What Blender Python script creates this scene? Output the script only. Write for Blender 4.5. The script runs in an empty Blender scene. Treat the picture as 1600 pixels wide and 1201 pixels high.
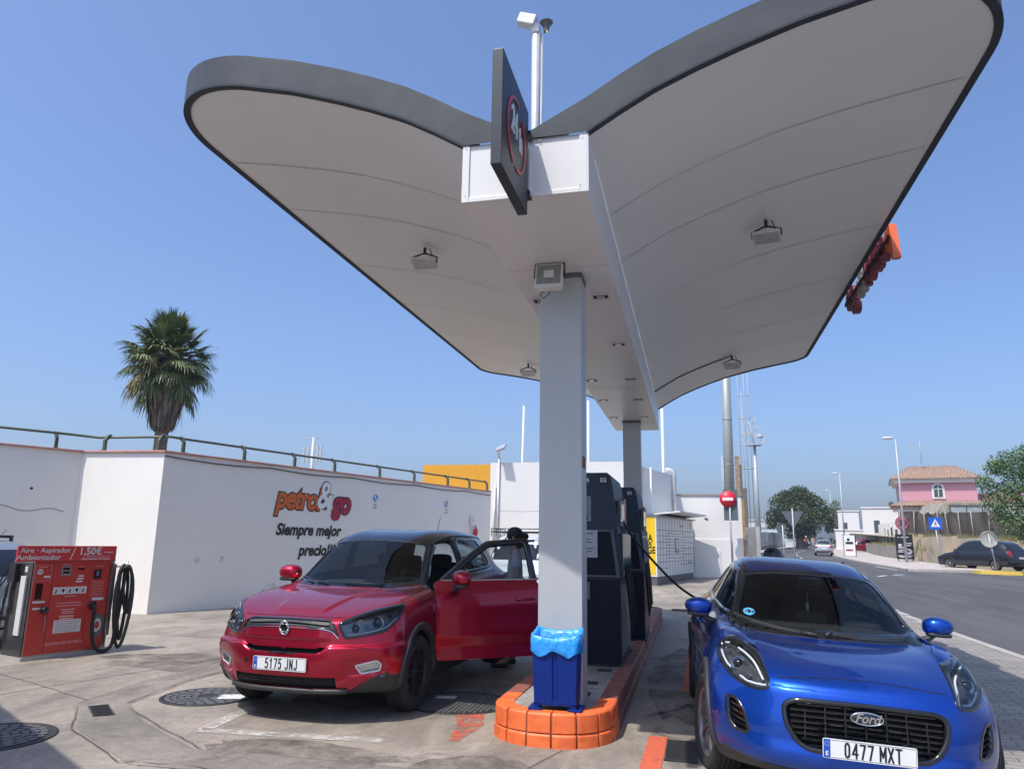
import bpy, bmesh, math, random
from mathutils import Vector, Matrix, noise
from mathutils.bvhtree import BVHTree
R = math.radians
random.seed(7)
SC = bpy.context.scene
COL = SC.collection
# ------------------------------------------------------------------ camera
CAM_LOC = Vector((0, 0, 1.55))
YAW, PITCH, ROLL = R(13.72), R(12.02), R(0.92)
cd = bpy.data.cameras.new('camera'); cam = bpy.data.objects.new('camera', cd); COL.objects.link(cam)
fw = Vector((-math.sin(YAW)*math.cos(PITCH), math.cos(YAW)*math.cos(PITCH), math.sin(PITCH)))
rt = Vector((math.cos(YAW), math.sin(YAW), 0)); up = rt.cross(fw)
cr, sr = math.cos(ROLL), math.sin(ROLL)
rt, up = rt*cr + up*sr, up*cr - rt*sr
M = Matrix((rt, up, -fw)).transposed().to_4x4(); M.translation = CAM_LOC
cam.matrix_world = M
cd.lens = 36*1150/1600; cd.sensor_width = 36; cd.clip_end = 6000; cd.clip_start = 0.05
SC.camera = cam
# ------------------------------------------------------------------ light
SUN_DIR = Vector((0.27, 0.48, -1.0)).normalized()      # the way the light travels
W = bpy.data.worlds.new('World'); SC.world = W; W.use_nodes = True
nt = W.node_tree; nt.nodes.clear()
sky = nt.nodes.new('ShaderNodeTexSky'); sky.sky_type = 'NISHITA'; sky.sun_disc = False
sky.sun_elevation = math.asin(-SUN_DIR.z)
sky.sun_rotation = math.atan2(-SUN_DIR.x, -SUN_DIR.y)
sky.air_density = 1.0; sky.dust_density = 3.6; sky.ozone_density = 8.0; sky.altitude = 50
bg = nt.nodes.new('ShaderNodeBackground'); bg.inputs['Strength'].default_value = 0.15
wo = nt.nodes.new('ShaderNodeOutputWorld')
tn = nt.nodes.new('ShaderNodeMixRGB'); tn.blend_type = 'MULTIPLY'; tn.inputs[0].default_value = 1; tn.inputs[2].default_value = (1.0, 1.03, 1.10, 1)
nt.links.new(sky.outputs[0], tn.inputs[1]); nt.links.new(tn.outputs[0], bg.inputs[0]); nt.links.new(bg.outputs[0], wo.inputs[0])
sd = bpy.data.lights.new('sun', 'SUN'); sd.energy = 3.5; sd.angle = R(0.55); sd.color = (1.0, 0.945, 0.86)
so = bpy.data.objects.new('sun', sd); COL.objects.link(so); so.rotation_euler = SUN_DIR.to_track_quat('-Z', 'Y').to_euler()
so.location = (-8, -14, 30)
SC.view_settings.view_transform = 'Standard'; SC.view_settings.look = 'None'
SC.view_settings.exposure = 0.45; SC.view_settings.gamma = 1.0
SC.render.engine = 'CYCLES'
SC.cycles.max_bounces = 8; SC.cycles.transparent_max_bounces = 12

# ------------------------------------------------------------------ terrain heights
def sstep(a, b, x):
    t = max(0.0, min(1.0, (x-a)/(b-a))); return t*t*(3-2*t)
def tz(x, y):
    rise = 0.0125*max(0.0, min(y, 170)-18)
    dip = -0.036*max(0.0, min(x+0.05, 2.0)) * (1-sstep(14, 26, y))
    return rise + dip
# ------------------------------------------------------------------ helpers
def V(*a): return Vector(a)
class MB:
    def __init__(s): s.v = []; s.f = []; s.m = []; s.sm = []
    def add(s, vs, fs, m=0, smooth=False):
        o = len(s.v); s.v += [tuple(p) for p in vs]
        for f in fs: s.f.append(tuple(i+o for i in f)); s.m.append(m); s.sm.append(smooth)
    def box(s, x0, x1, y0, y1, z0, z1, m=0, mat=None):
        vs = [V(x, y, z) for z in (z0, z1) for y in (y0, y1) for x in (x0, x1)]
        if mat is not None: vs = [mat @ p for p in vs]
        s.add(vs, [(0, 2, 3, 1), (4, 5, 7, 6), (0, 1, 5, 4), (2, 6, 7, 3), (0, 4, 6, 2), (1, 3, 7, 5)], m)
    def obox(s, c, size, rot=None, m=0):
        x, y, z = (q/2 for q in size)
        mt = Matrix.Translation(c) @ (rot.to_4x4() if rot is not None else Matrix())
        s.box(-x, x, -y, y, -z, z, m, mt)
    def tube(s, pts, r, n=8, m=0, cap=True, closed=False, smooth=True, flat=None):
        pts = [Vector(p) for p in pts]; k = len(pts)
        rs = r if isinstance(r, (list, tuple)) else [r]*k
        vs = []; prev = None
        for i, p in enumerate(pts):
            if closed: t = (pts[(i+1) % k]-pts[i-1])
            else: t = pts[min(i+1, k-1)]-pts[max(i-1, 0)]
            if t.length < 1e-9: t = V(0, 0, 1)
            t.normalize()
            if prev is None:
                a = V(0, 0, 1) if abs(t.z) < 0.9 else V(1, 0, 0)
                prev = t.cross(a).normalized()
            nrm = (prev - t*prev.dot(t))
            if nrm.length < 1e-6: nrm = t.orthogonal()
            nrm.normalize(); b = t.cross(nrm); prev = nrm
            for j in range(n):
                an = 2*math.pi*j/n + (math.pi/4 if n == 4 else 0)
                fl = flat if flat else 1
                vs.append(p + nrm*math.cos(an)*rs[i] + b*math.sin(an)*rs[i]*fl)
        fs = []
        for i in range(k if closed else k-1):
            a = i*n; b2 = ((i+1) % k)*n
            for j in range(n): fs.append((a+j, a+(j+1) % n, b2+(j+1) % n, b2+j))
        if cap and not closed: fs += [tuple(reversed(range(n))), tuple(range((k-1)*n, k*n))]
        s.add(vs, fs, m, smooth and n > 4)
    def lathe(s, prof, n=24, m=0, mat=None, smooth=True, close=False):
        vs = []; k = len(prof)
        for r_, z in prof:
            for j in range(n):
                a = 2*math.pi*j/n; vs.append(V(r_*math.cos(a), r_*math.sin(a), z))
        if mat is not None: vs = [mat @ p for p in vs]
        fs = []
        for i in range(k-1):
            for j in range(n): fs.append((i*n+j, i*n+(j+1) % n, (i+1)*n+(j+1) % n, (i+1)*n+j))
        if close:
            fs += [tuple(reversed(range(n))), tuple(range((k-1)*n, k*n))]
        s.add(vs, fs, m, smooth)
    def prism(s, poly, a, b, plane='xy', m=0, mat=None):
        def P3(p, h):
            if plane == 'xy': return V(p[0], p[1], h)
            if plane == 'xz': return V(p[0], h, p[1])
            return V(h, p[0], p[1])
        n = len(poly); vs = [P3(p, a) for p in poly]+[P3(p, b) for p in poly]
        if mat is not None: vs = [mat @ p for p in vs]
        fs = [tuple(reversed(range(n))), tuple(range(n, 2*n))]+[(i, (i+1) % n, n+(i+1) % n, n+i) for i in range(n)]
        s.add(vs, fs, m)
    def quad(s, a, b, c, d, m=0, smooth=False): s.add([a, b, c, d], [(0, 1, 2, 3)], m, smooth)
    def build(s, name, mats, parent=None, bevel=0, seg=2, loc=None, recalc=True):
        me = bpy.data.meshes.new(name); me.from_pydata(s.v, [], s.f)
        if not isinstance(mats, (list, tuple)): mats = [mats]
        for q in mats: me.materials.append(q)
        for p, mi, sm in zip(me.polygons, s.m, s.sm): p.material_index = mi; p.use_smooth = sm
        if recalc or bevel:
            bm = bmesh.new(); bm.from_mesh(me)
            if recalc: bmesh.ops.recalc_face_normals(bm, faces=bm.faces)
            if bevel:
                es = [e for e in bm.edges if len(e.link_faces) == 2 and e.calc_face_angle(0) > R(35)]
                bmesh.ops.bevel(bm, geom=es, offset=bevel, segments=seg, affect='EDGES', profile=0.6, clamp_overlap=True)
            bm.to_mesh(me); bm.free()
        me.update()
        o = bpy.data.objects.new(name, me); COL.objects.link(o)
        if parent is not None: o.parent = parent
        if loc is not None: o.location = loc
        return o
def tag(o, label=None, cat=None, group=None, kind=None):
    if label: o['label'] = label
    if cat: o['category'] = cat
    if group: o['group'] = group
    if kind: o['kind'] = kind
    return o
def thing(name, label, cat, loc=(0, 0, 0), rz=0, group=None, rot=None):
    o = bpy.data.objects.new(name, None); COL.objects.link(o); o.empty_display_size = 0.2
    o.location = loc; o.rotation_euler = rot if rot is not None else (0, 0, rz)
    return tag(o, label, cat, group)
def struct(mb, name, mats, **k):
    o = mb.build(name, mats, **k); o['kind'] = 'structure'; return o
def copy_tree(o, parent=None):
    c = o.copy(); COL.objects.link(c); c.parent = parent
    for ch in list(o.children): copy_tree(ch, c)
    return c
def text_geo(s, size, bold=0.0, shear=0.0, space=1.0, width=1.0, align='CENTER', depth=0.0, res=3):
    """text -> (verts, faces) in the XY plane, origin at its middle"""
    c = bpy.data.curves.new('t', 'FONT'); c.body = s; c.size = size; c.align_x = align; c.align_y = 'CENTER'
    c.offset = bold; c.shear = shear; c.space_character = space; c.extrude = depth; c.resolution_u = res
    o = bpy.data.objects.new('t', c); COL.objects.link(o)
    dg = bpy.context.evaluated_depsgraph_get()
    me = bpy.data.meshes.new_from_object(o.evaluated_get(dg))
    vs = [V(v.co.x*width, v.co.y, v.co.z) for v in me.vertices]; fs = [tuple(p.vertices) for p in me.polygons]
    bpy.data.objects.remove(o); bpy.data.curves.remove(c); bpy.data.meshes.remove(me)
    return vs, fs
def add_text(mb, s, size, mt, m=0, **k):
    vs, fs = text_geo(s, size, **k); mb.add([mt @ p for p in vs], fs, m)
def frame_mat(o, xa, ya):
    """matrix placing local X along xa, Y along ya at o"""
    xa = Vector(xa).normalized(); ya = Vector(ya); ya = (ya-xa*ya.dot(xa)).normalized(); za = xa.cross(ya)
    m = Matrix((xa, ya, za)).transposed().to_4x4(); m.translation = o; return m
def spl(pts, n=6, closed=True):
    """Catmull-Rom through points"""
    k = len(pts); out = []
    P = [Vector(p) for p in pts]
    for i in range(k if closed else k-1):
        if closed: a, b, c, d = P[i-1], P[i], P[(i+1) % k], P[(i+2) % k]
        else: a, b, c, d = P[max(i-1, 0)], P[i], P[i+1], P[min(i+2, k-1)]
        for j in range(n):
            t = j/n
            out.append(0.5*((2*b)+(c-a)*t+(2*a-5*b+4*c-d)*t*t+(3*b-a-3*c+d)*t**3))
    if not closed: out.append(P[-1])
    return out
def rpoly(pts, r, n=4):
    """polygon with rounded corners (2D)"""
    out = []; k = len(pts)
    for i in range(k):
        p = Vector(pts[i][:2]); a = Vector(pts[i-1][:2])-p; b = Vector(pts[(i+1) % k][:2])-p
        rr = min(pts[i][2] if len(pts[i]) > 2 else r, a.length*0.45, b.length*0.45)
        if rr < 1e-5: out.append(p); continue
        A = p+a.normalized()*rr; B = p+b.normalized()*rr
        for j in range(n+1):
            t = j/n; out.append(A*(1-t)**2+p*2*t*(1-t)+B*t*t)
    return out
def in_poly(x, y, poly):
    c = False; n = len(poly); j = n-1
    for i in range(n):
        xi, yi = poly[i][0], poly[i][1]; xj, yj = poly[j][0], poly[j][1]
        if (yi > y) != (yj > y) and x < (xj-xi)*(y-yi)/(yj-yi)+xi: c = not c
        j = i
    return c
def resample(loop, n):
    L = [Vector(p) for p in loop]; L.append(L[0]); ds = [0]
    for i in range(1, len(L)): ds.append(ds[-1]+(L[i]-L[i-1]).length)
    out = []; j = 0
    for k in range(n):
        t = ds[-1]*k/n
        while ds[j+1] < t: j += 1
        out.append(L[j].lerp(L[j+1], (t-ds[j])/max(ds[j+1]-ds[j], 1e-9)))
    return out
def offset_poly(poly, d):
    """inset (d>0) of a CCW polygon by moving vertices along averaged normals"""
    n = len(poly); out = []
    A = sum(poly[i-1][0]*poly[i][1]-poly[i][0]*poly[i-1][1] for i in range(n))
    sg = 1 if A > 0 else -1
    for i in range(n):
        a = Vector(poly[i-1][:2]); b = Vector(poly[i][:2]); c = Vector(poly[(i+1) % n][:2])
        e1 = (b-a); e2 = (c-b)
        if e1.length < 1e-7 or e2.length < 1e-7: out.append(b); continue
        e1.normalize(); e2.normalize()
        n1 = V(-e1.y, e1.x); n2 = V(-e2.y, e2.x); nn = (n1+n2)
        if nn.length < 1e-6: out.append(b); continue
        nn.normalize(); out.append(b+nn*sg*d/max(0.4, nn.dot(n1)))
    return out
# ------------------------------------------------------------------ materials
MATS = {}
def mat(name, color, rough=0.6, metal=0.0, var=0.12, scale=6.0, bump=0.0, bscale=40.0, coat=0.0, spec=0.5,
        color2=None, fac=(0.45, 0.62), emis=None, stretch=None, bdist=0.01):
    if name in MATS: return MATS[name]
    m = bpy.data.materials.new(name); m.use_nodes = True; t = m.node_tree; N = t.nodes; L = t.links
    b = N['Principled BSDF']; b.inputs['Roughness'].default_value = rough; b.inputs['Metallic'].default_value = metal
    b.inputs['Coat Weight'].default_value = coat; b.inputs['Coat Roughness'].default_value = 0.04
    b.inputs['Specular IOR Level'].default_value = spec
    tc = N.new('ShaderNodeTexCoord'); mp = N.new('ShaderNodeMapping'); L.new(tc.outputs['Object'], mp.inputs[0])
    if stretch: mp.inputs['Scale'].default_value = stretch
    ns = N.new('ShaderNodeTexNoise'); ns.inputs['Scale'].default_value = scale; ns.inputs['Detail'].default_value = 8
    ns.inputs['Roughness'].default_value = 0.62; L.new(mp.outputs[0], ns.inputs['Vector'])
    rp = N.new('ShaderNodeValToRGB'); L.new(ns.outputs['Fac'], rp.inputs[0])
    c = Vector(color)
    if color2 is None:
        rp.color_ramp.elements[0].position = 0.3; rp.color_ramp.elements[1].position = 0.7
        rp.color_ramp.elements[0].color = (*[min(1, max(0, q*(1-var))) for q in c], 1)
        rp.color_ramp.elements[1].color = (*[min(1, max(0, q*(1+var))) for q in c], 1)
    else:
        rp.color_ramp.elements[0].position, rp.color_ramp.elements[1].position = fac
        rp.color_ramp.elements[0].color = (*color, 1); rp.color_ramp.elements[1].color = (*color2, 1)
    L.new(rp.outputs[0], b.inputs['Base Color'])
    if emis: b.inputs['Emission Color'].default_value = (*color, 1); b.inputs['Emission Strength'].default_value = emis
    if bump:
        n2 = N.new('ShaderNodeTexNoise'); n2.inputs['Scale'].default_value = bscale; n2.inputs['Detail'].default_value = 6
        L.new(mp.outputs[0], n2.inputs['Vector'])
        bp = N.new('ShaderNodeBump'); bp.inputs['Strength'].default_value = bump; bp.inputs['Distance'].default_value = bdist
        L.new(n2.outputs['Fac'], bp.inputs['Height']); L.new(bp.outputs[0], b.inputs['Normal'])
    MATS[name] = m; return m
def glass(name, tint, rough=0.0, refl=1.0):
    if name in MATS: return MATS[name]
    m = bpy.data.materials.new(name); m.use_nodes = True; t = m.node_tree; N = t.nodes; L = t.links
    N.clear(); o = N.new('ShaderNodeOutputMaterial'); mx = N.new('ShaderNodeMixShader')
    tr = N.new('ShaderNodeBsdfTransparent'); tr.inputs[0].default_value = (*tint, 1)
    gl = N.new('ShaderNodeBsdfGlossy'); gl.inputs['Roughness'].default_value = rough
    fr = N.new('ShaderNodeFresnel'); fr.inputs[0].default_value = 1.52
    nz = N.new('ShaderNodeTexNoise'); nz.inputs['Scale'].default_value = 3.0
    mm = N.new('ShaderNodeMath'); mm.operation = 'MULTIPLY'; mm.inputs[1].default_value = refl
    L.new(fr.outputs[0], mm.inputs[0]); L.new(mm.outputs[0], mx.inputs[0])
    L.new(tr.outputs[0], mx.inputs[1]); L.new(gl.outputs[0], mx.inputs[2]); L.new(mx.outputs[0], o.inputs[0])
    N.remove(nz); MATS[name] = m; return m
def split(o):
    """one object for every loose piece of a mesh"""
    me = o.data; n = len(me.vertices); par = list(range(n))
    def f(a):
        while par[a] != a: par[a] = par[par[a]]; a = par[a]
        return a
    for e in me.edges: par[f(e.vertices[0])] = f(e.vertices[1])
    G = {}
    for p in me.polygons: G.setdefault(f(p.vertices[0]), []).append(p)
    for ps in G.values():
        ids = sorted({i for p in ps for i in p.vertices}); ix = {v: k for k, v in enumerate(ids)}
        m2 = bpy.data.meshes.new(me.name); m2.from_pydata([me.vertices[i].co for i in ids], [], [[ix[i] for i in p.vertices] for p in ps])
        for q in me.materials: m2.materials.append(q)
        for p, q in zip(m2.polygons, ps): p.use_smooth = q.use_smooth; p.material_index = q.material_index
        c = bpy.data.objects.new(o.name.split('.')[0], m2); COL.objects.link(c); c.parent = o.parent
    bpy.data.objects.remove(o)
# ------------------------------------------------------------------ car toolkit
# car space: +X forward with the front bumper at 0, +Y to the driver's side, +Z up. Tables give distance BACK from the bumper.
def car_surface(rings, cap0, cap1, lvl=4, push=0.75):
    """rings: 9 points (back, y, z) each: T0..T4 (centre to shoulder), S1..S4 (down). caps: rows for 4 levels of 4 interior (back, z)"""
    vid = {}; vs = []; fs = []
    def vtx(key, p):
        if key not in vid: vid[key] = len(vs); vs.append(Vector((-p[0], p[1], p[2])))
        return vid[key]
    nr = len(rings)
    def ringv(i, side, j):
        p = rings[i][j]; y = p[1]*side
        return vtx((i, 0 if (j == 0) else side, j), (p[0], 0 if j == 0 else y, p[2]))
    def floorv(i, side, j):          # j 4..0 : columns of the floor
        p = rings[i][8]; t = j/4
        return vtx((i, 'f', 0 if j == 0 else side*j), (p[0], p[1]*side*t, p[2]))
    for i in range(nr-1):
        for sd_ in (1, -1):
            for j in range(8):
                q = [ringv(i, sd_, j), ringv(i, sd_, j+1), ringv(i+1, sd_, j+1), ringv(i+1, sd_, j)]
                fs.append(q if sd_ < 0 else q[::-1])
            for j in range(4):
                a = [ringv(i, sd_, 8) if j+1 == 4 else floorv(i, sd_, j+1), floorv(i, sd_, j), floorv(i+1, sd_, j), ringv(i+1, sd_, 8) if j+1 == 4 else floorv(i+1, sd_, j+1)]
                fs.append(a if sd_ < 0 else a[::-1])
    for ci, cap in ((0, cap0), (nr-1, cap1)):
        def cv(side, lv, j):
            if lv == 0: return ringv(ci, side, j)
            if j == 4: return ringv(ci, side, 4+lv)
            if lv == 4: 
                return floorv(ci, side, j)
            b, z = cap[lv-1][j]; yy = rings[ci][j][1]
            return vtx((ci, 'c', lv, 0 if j == 0 else side*j), (b, yy*side, z))
        for sd_ in (1, -1):
            for lv in range(4):
                for j in range(4):
                    q = [cv(sd_, lv, j), cv(sd_, lv, j+1), cv(sd_, lv+1, j+1), cv(sd_, lv+1, j)]
                    q = q[::-1] if ((sd_ < 0) == (ci == 0)) else q
                    fs.append(q)
    # bottom row of the caps follows the table depth
    for ci, cap in ((0, cap0), (nr-1, cap1)):
        for sd_ in (1, -1):
            for j in range(4):
                k = (ci, 'f', 0 if j == 0 else sd_*j)
                if k in vid: b, z = cap[3][j]; vs[vid[k]] = Vector((-b, rings[ci][j][1]*sd_, z))
    tgt = [v.copy() for v in vs]
    def ev(l):
        me = bpy.data.meshes.new('cage'); me.from_pydata([tuple(v) for v in vs], [], [tuple(f) for f in fs])
        o = bpy.data.objects.new('cage', me); COL.objects.link(o)
        md = o.modifiers.new('s', 'SUBSURF'); md.levels = l; md.render_levels = l
        dg = bpy.context.evaluated_depsgraph_get()
        r_ = bpy.data.meshes.new_from_object(o.evaluated_get(dg))
        bpy.data.objects.remove(o); bpy.data.meshes.remove(me); return r_
    for it in range(2):
        r_ = ev(2); lim = [r_.vertices[i].co.copy() for i in range(len(vs))]; bpy.data.meshes.remove(r_)
        for i in range(len(vs)): vs[i] += (tgt[i]-lim[i])*push*(0.6 if it else 1.0)
    return ev(lvl)

def bump(me, fn):
    """push the dense body surface by fn(back, |y|, z, normal) -> vector: ledges, domes, creases"""
    ns = [v.normal.copy() for v in me.vertices]
    for v, n in zip(me.vertices, ns):
        d = fn(-v.co.x, abs(v.co.y), v.co.z, n)
        if d is not None: v.co += V(d[0], d[1]*(1 if v.co.y > 0 else -1), d[2])
    return me
FR = {}   # projection frames: A axis, B axis, ray direction
def frame(kind, ang=0.0):
    if kind == 'front': return (V(0, 1, 0), V(0, 0, 1), V(-1, 0, 0))
    if kind == 'rear': return (V(0, 1, 0), V(0, 0, 1), V(1, 0, 0))
    if kind == 'left': return (V(-1, 0, 0), V(0, 0, 1), V(0, -1, 0))     # a = distance back
    if kind == 'right': return (V(-1, 0, 0), V(0, 0, 1), V(0, 1, 0))
    if kind == 'top': return (V(-1, 0, 0), V(0, 1, 0), V(0, 0, -1))
class Shell:
    def __init__(s, me):
        s.me = me
        bm = bmesh.new(); bm.from_mesh(me); bmesh.ops.recalc_face_normals(bm, faces=bm.faces)
        if bm.calc_volume(signed=True) < 0: bmesh.ops.reverse_faces(bm, faces=bm.faces)
        bm.to_mesh(me); bm.free()
        s.bvh = BVHTree.FromPolygons([v.co.copy() for v in me.vertices], [tuple(p.vertices) for p in me.polygons])
        s.holes = []
    def hit(s, a, b, fr, off=0.0):
        A, B, D = fr
        o = A*a+B*b-D*6
        h, n, i, d = s.bvh.ray_cast(o, D)
        if h is None:
            h, n, i, d = s.bvh.find_nearest(A*a+B*b-D*0.9)
            q = A*a+B*b; h = q + D*(h.dot(D)-q.dot(D))
        if n.dot(D) > 0: n = -n
        return h+n*off, n
    def cut(s, poly, fr, shrink=0.0, maxd=None):
        s.holes.append((offset_poly(poly, shrink) if shrink else poly, fr, maxd))
    def inhole(s, c, n):
        for poly, (A, B, D), md in s.holes:
            if n.dot(D) < 0.15 and in_poly(c.dot(A), c.dot(B), poly):
                if md is None or md(c): return True
        return False
    def body(s, name, mats, parent, rule=None, flip=0.0):
        bm = bmesh.new(); bm.from_mesh(s.me)
        dead = [f for f in bm.faces if s.inhole(f.calc_center_median(), f.normal)]
        bmesh.ops.delete(bm, geom=dead, context='FACES')
        for f in bm.faces:
            f.smooth = True
            if rule: f.material_index = rule(f.calc_center_median(), f.normal)
        me = bpy.data.meshes.new(name); bm.to_mesh(me); bm.free()
        for q in mats: me.materials.append(q)
        o = bpy.data.objects.new(name, me); COL.objects.link(o); o.parent = parent; return o
    def liner(s, name, m, parent, dist=0.03, keep=None):
        bm = bmesh.new(); bm.from_mesh(s.me)
        dead = [f for f in bm.faces if s.inhole(f.calc_center_median(), f.normal) or (keep and not keep(f.calc_center_median()))]
        bmesh.ops.delete(bm, geom=dead, context='FACES')
        bm.normal_update()
        ns = [v.normal.copy() for v in bm.verts]
        for v, n in zip(bm.verts, ns): v.co -= n*dist
        for f in bm.faces: f.smooth = True
        me = bpy.data.meshes.new(name); bm.to_mesh(me); bm.free(); me.materials.append(m)
        o = bpy.data.objects.new(name, me); COL.objects.link(o); o.parent = parent; return o
    def panel(s, name, m, parent, poly, fr, off=0.003, thick=0.01, h=0.04, dome=0.0):
        bm = bmesh.new(); vs = [bm.verts.new((p[0], p[1], 0)) for p in poly]; bm.faces.new(vs)
        xs = [p[0] for p in poly]; ys = [p[1] for p in poly]
        for k, (lo, hi) in enumerate(((min(xs), max(xs)), (min(ys), max(ys)))):
            c = lo+h
            while c < hi-h*0.2:
                n = (1, 0, 0) if k == 0 else (0, 1, 0); co = (c, 0, 0) if k == 0 else (0, c, 0)
                bmesh.ops.bisect_plane(bm, geom=bm.verts[:]+bm.edges[:]+bm.faces[:], plane_co=co, plane_no=n, dist=1e-5); c += h
        nrm = {}
        for v in bm.verts:
            p, n = s.hit(v.co.x, v.co.y, fr, off); v.co = p; nrm[v] = n
        bd = [e for e in bm.edges if e.is_boundary]
        if thick:
            r_ = bmesh.ops.extrude_edge_only(bm, edges=bd)
            bvs = set(v for e in bd for v in e.verts)
            nv = [v for v in r_['geom'] if isinstance(v, bmesh.types.BMVert)]
            ke = {}
            for v in nv:
                for e in v.link_edges:
                    o2 = e.other_vert(v)
                    if o2 in bvs: ke[v] = o2
            for v in nv:
                if v in ke: v.co = ke[v].co - nrm[ke[v]]*thick
        for f in bm.faces: f.smooth = True
        for e in bd: e.smooth = False
        bmesh.ops.recalc_face_normals(bm, faces=bm.faces)
        if sum(f.normal.dot(fr[2])*f.calc_area() for f in bm.faces) > 0: bmesh.ops.reverse_faces(bm, faces=bm.faces)
        me = bpy.data.meshes.new(name); bm.to_mesh(me); bm.free(); me.materials.append(m)
        o = bpy.data.objects.new(name, me); COL.objects.link(o); o.parent = parent; return o
    def ring(s, name, m, parent, outer, inner, fr, off=0.004, n=96, k=3, prof=None, mb=None, closed=True, skirt=0.02, pre=False):
        """band between two loops, laid on the surface; prof(t) gives extra height across the band"""
        O = outer if pre else resample(outer, n); I = inner if pre else resample(inner, n); n = len(O)
        B = mb or MB(); vs = []
        for i in range(n):
            for j in range(k+1):
                t = j/k; q = O[i].lerp(I[i], t)
                p, nn = s.hit(q.x, q.y, fr, off+(prof(t) if prof else 0))
                if j == 0: vs.append(p-nn*skirt)
                vs.append(p)
                if j == k: vs.append(p-nn*skirt)
        w = k+3; fs = []
        for i in range(n if closed else n-1):
            for j in range(w-1):
                a = i*w+j; b = ((i+1) % n)*w+j; fs.append((a, a+1, b+1, b))
        B.add(vs, fs, 0, True)
        if mb is None: return B.build(name, m, parent)
    def line(s, mb, pts, fr, w=0.005, off=0.0015, step=0.03, h=None, m=0):
        """thin ribbon along a polyline laid on the surface"""
        P = [Vector(p) for p in pts]; Q = [P[0]]
        for a, b in zip(P, P[1:]):
            c = max(1, int((b-a).length/step))
            for i in range(1, c+1): Q.append(a.lerp(b, i/c))
        hs = [s.hit(q.x, q.y, fr, off) for q in Q]; vs = []
        for i, (p, n) in enumerate(hs):
            t = hs[min(i+1, len(hs)-1)][0]-hs[max(i-1, 0)][0]
            if t.length < 1e-9: t = V(1, 0, 0)
            sd_ = n.cross(t).normalized()
            vs += [p-sd_*w/2-n*0.004, p-sd_*w/2, p+sd_*w/2, p+sd_*w/2-n*0.004]
        fs = []
        for i in range(len(hs)-1):
            for j in range(3): fs.append((i*4+j, i*4+j+1, i*4+5+j, i*4+4+j))
        mb.add(vs, fs, m, False)
def mir(p): return [(-q[0],)+tuple(q[1:]) for q in p][::-1]

M_tyre = mat('tyre_rubber', (0.022, 0.021, 0.02), 0.85, bump=0.3, bscale=60)
M_blackplastic = mat('black_plastic', (0.03, 0.031, 0.033), 0.55, bump=0.2, bscale=250, bdist=0.002)
M_glossblack = mat('gloss_black', (0.008, 0.009, 0.011), 0.12, coat=0.6)
M_darkgap = mat('dark_gap', (0.004, 0.004, 0.005), 0.9)
M_interior = mat('car_interior', (0.016, 0.017, 0.019), 0.85)
M_headliner = mat('car_headliner', (0.12, 0.12, 0.125), 0.9)
M_seat = mat('seat_fabric', (0.02, 0.021, 0.024), 0.8, bump=0.2, bscale=80)
M_chrome = mat('chrome', (0.75, 0.76, 0.78), 0.12, 1.0, var=0.03)
M_alloy = mat('alloy_silver', (0.33, 0.33, 0.35), 0.32, 0.85, var=0.05)
M_alloyd = mat('alloy_dark', (0.16, 0.16, 0.17), 0.35, 0.6, var=0.05)
M_lens = glass('lamp_lens', (0.86, 0.88, 0.9), 0.0, 1.0)
M_wglass = glass('windscreen_glass', (0.70, 0.76, 0.74), 0.0, 0.9)
M_sglass = glass('side_glass', (0.55, 0.61, 0.60), 0.0, 0.9)
M_pglass = glass('privacy_glass', (0.16, 0.18, 0.19), 0.0, 1.0)
M_lampin = mat('lamp_inner', (0.16, 0.17, 0.18), 0.25, 0.7, var=0.5, scale=16)
M_lampchrome = mat('lamp_reflector', (0.62, 0.65, 0.70), 0.15, 1.0, var=0.2, scale=40)
M_drl = mat('lamp_light_guide', (0.78, 0.80, 0.84), 0.25, var=0.03)
M_plate = mat('plate_white', (0.72, 0.73, 0.72), 0.35, var=0.05)
M_platebk = mat('plate_black', (0.012, 0.012, 0.012), 0.4)
M_euro = mat('plate_blue', (0.01, 0.07, 0.42), 0.4)
mat('lamp_body_white', (0.62, 0.62, 0.60), 0.45); mat('lamp_glass', (.42, .44, .44), .1, coat=.5, var=.2, scale=20); mat('tail_red', (0.35, 0.01, 0.01), 0.15, coat=1.0)
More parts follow.
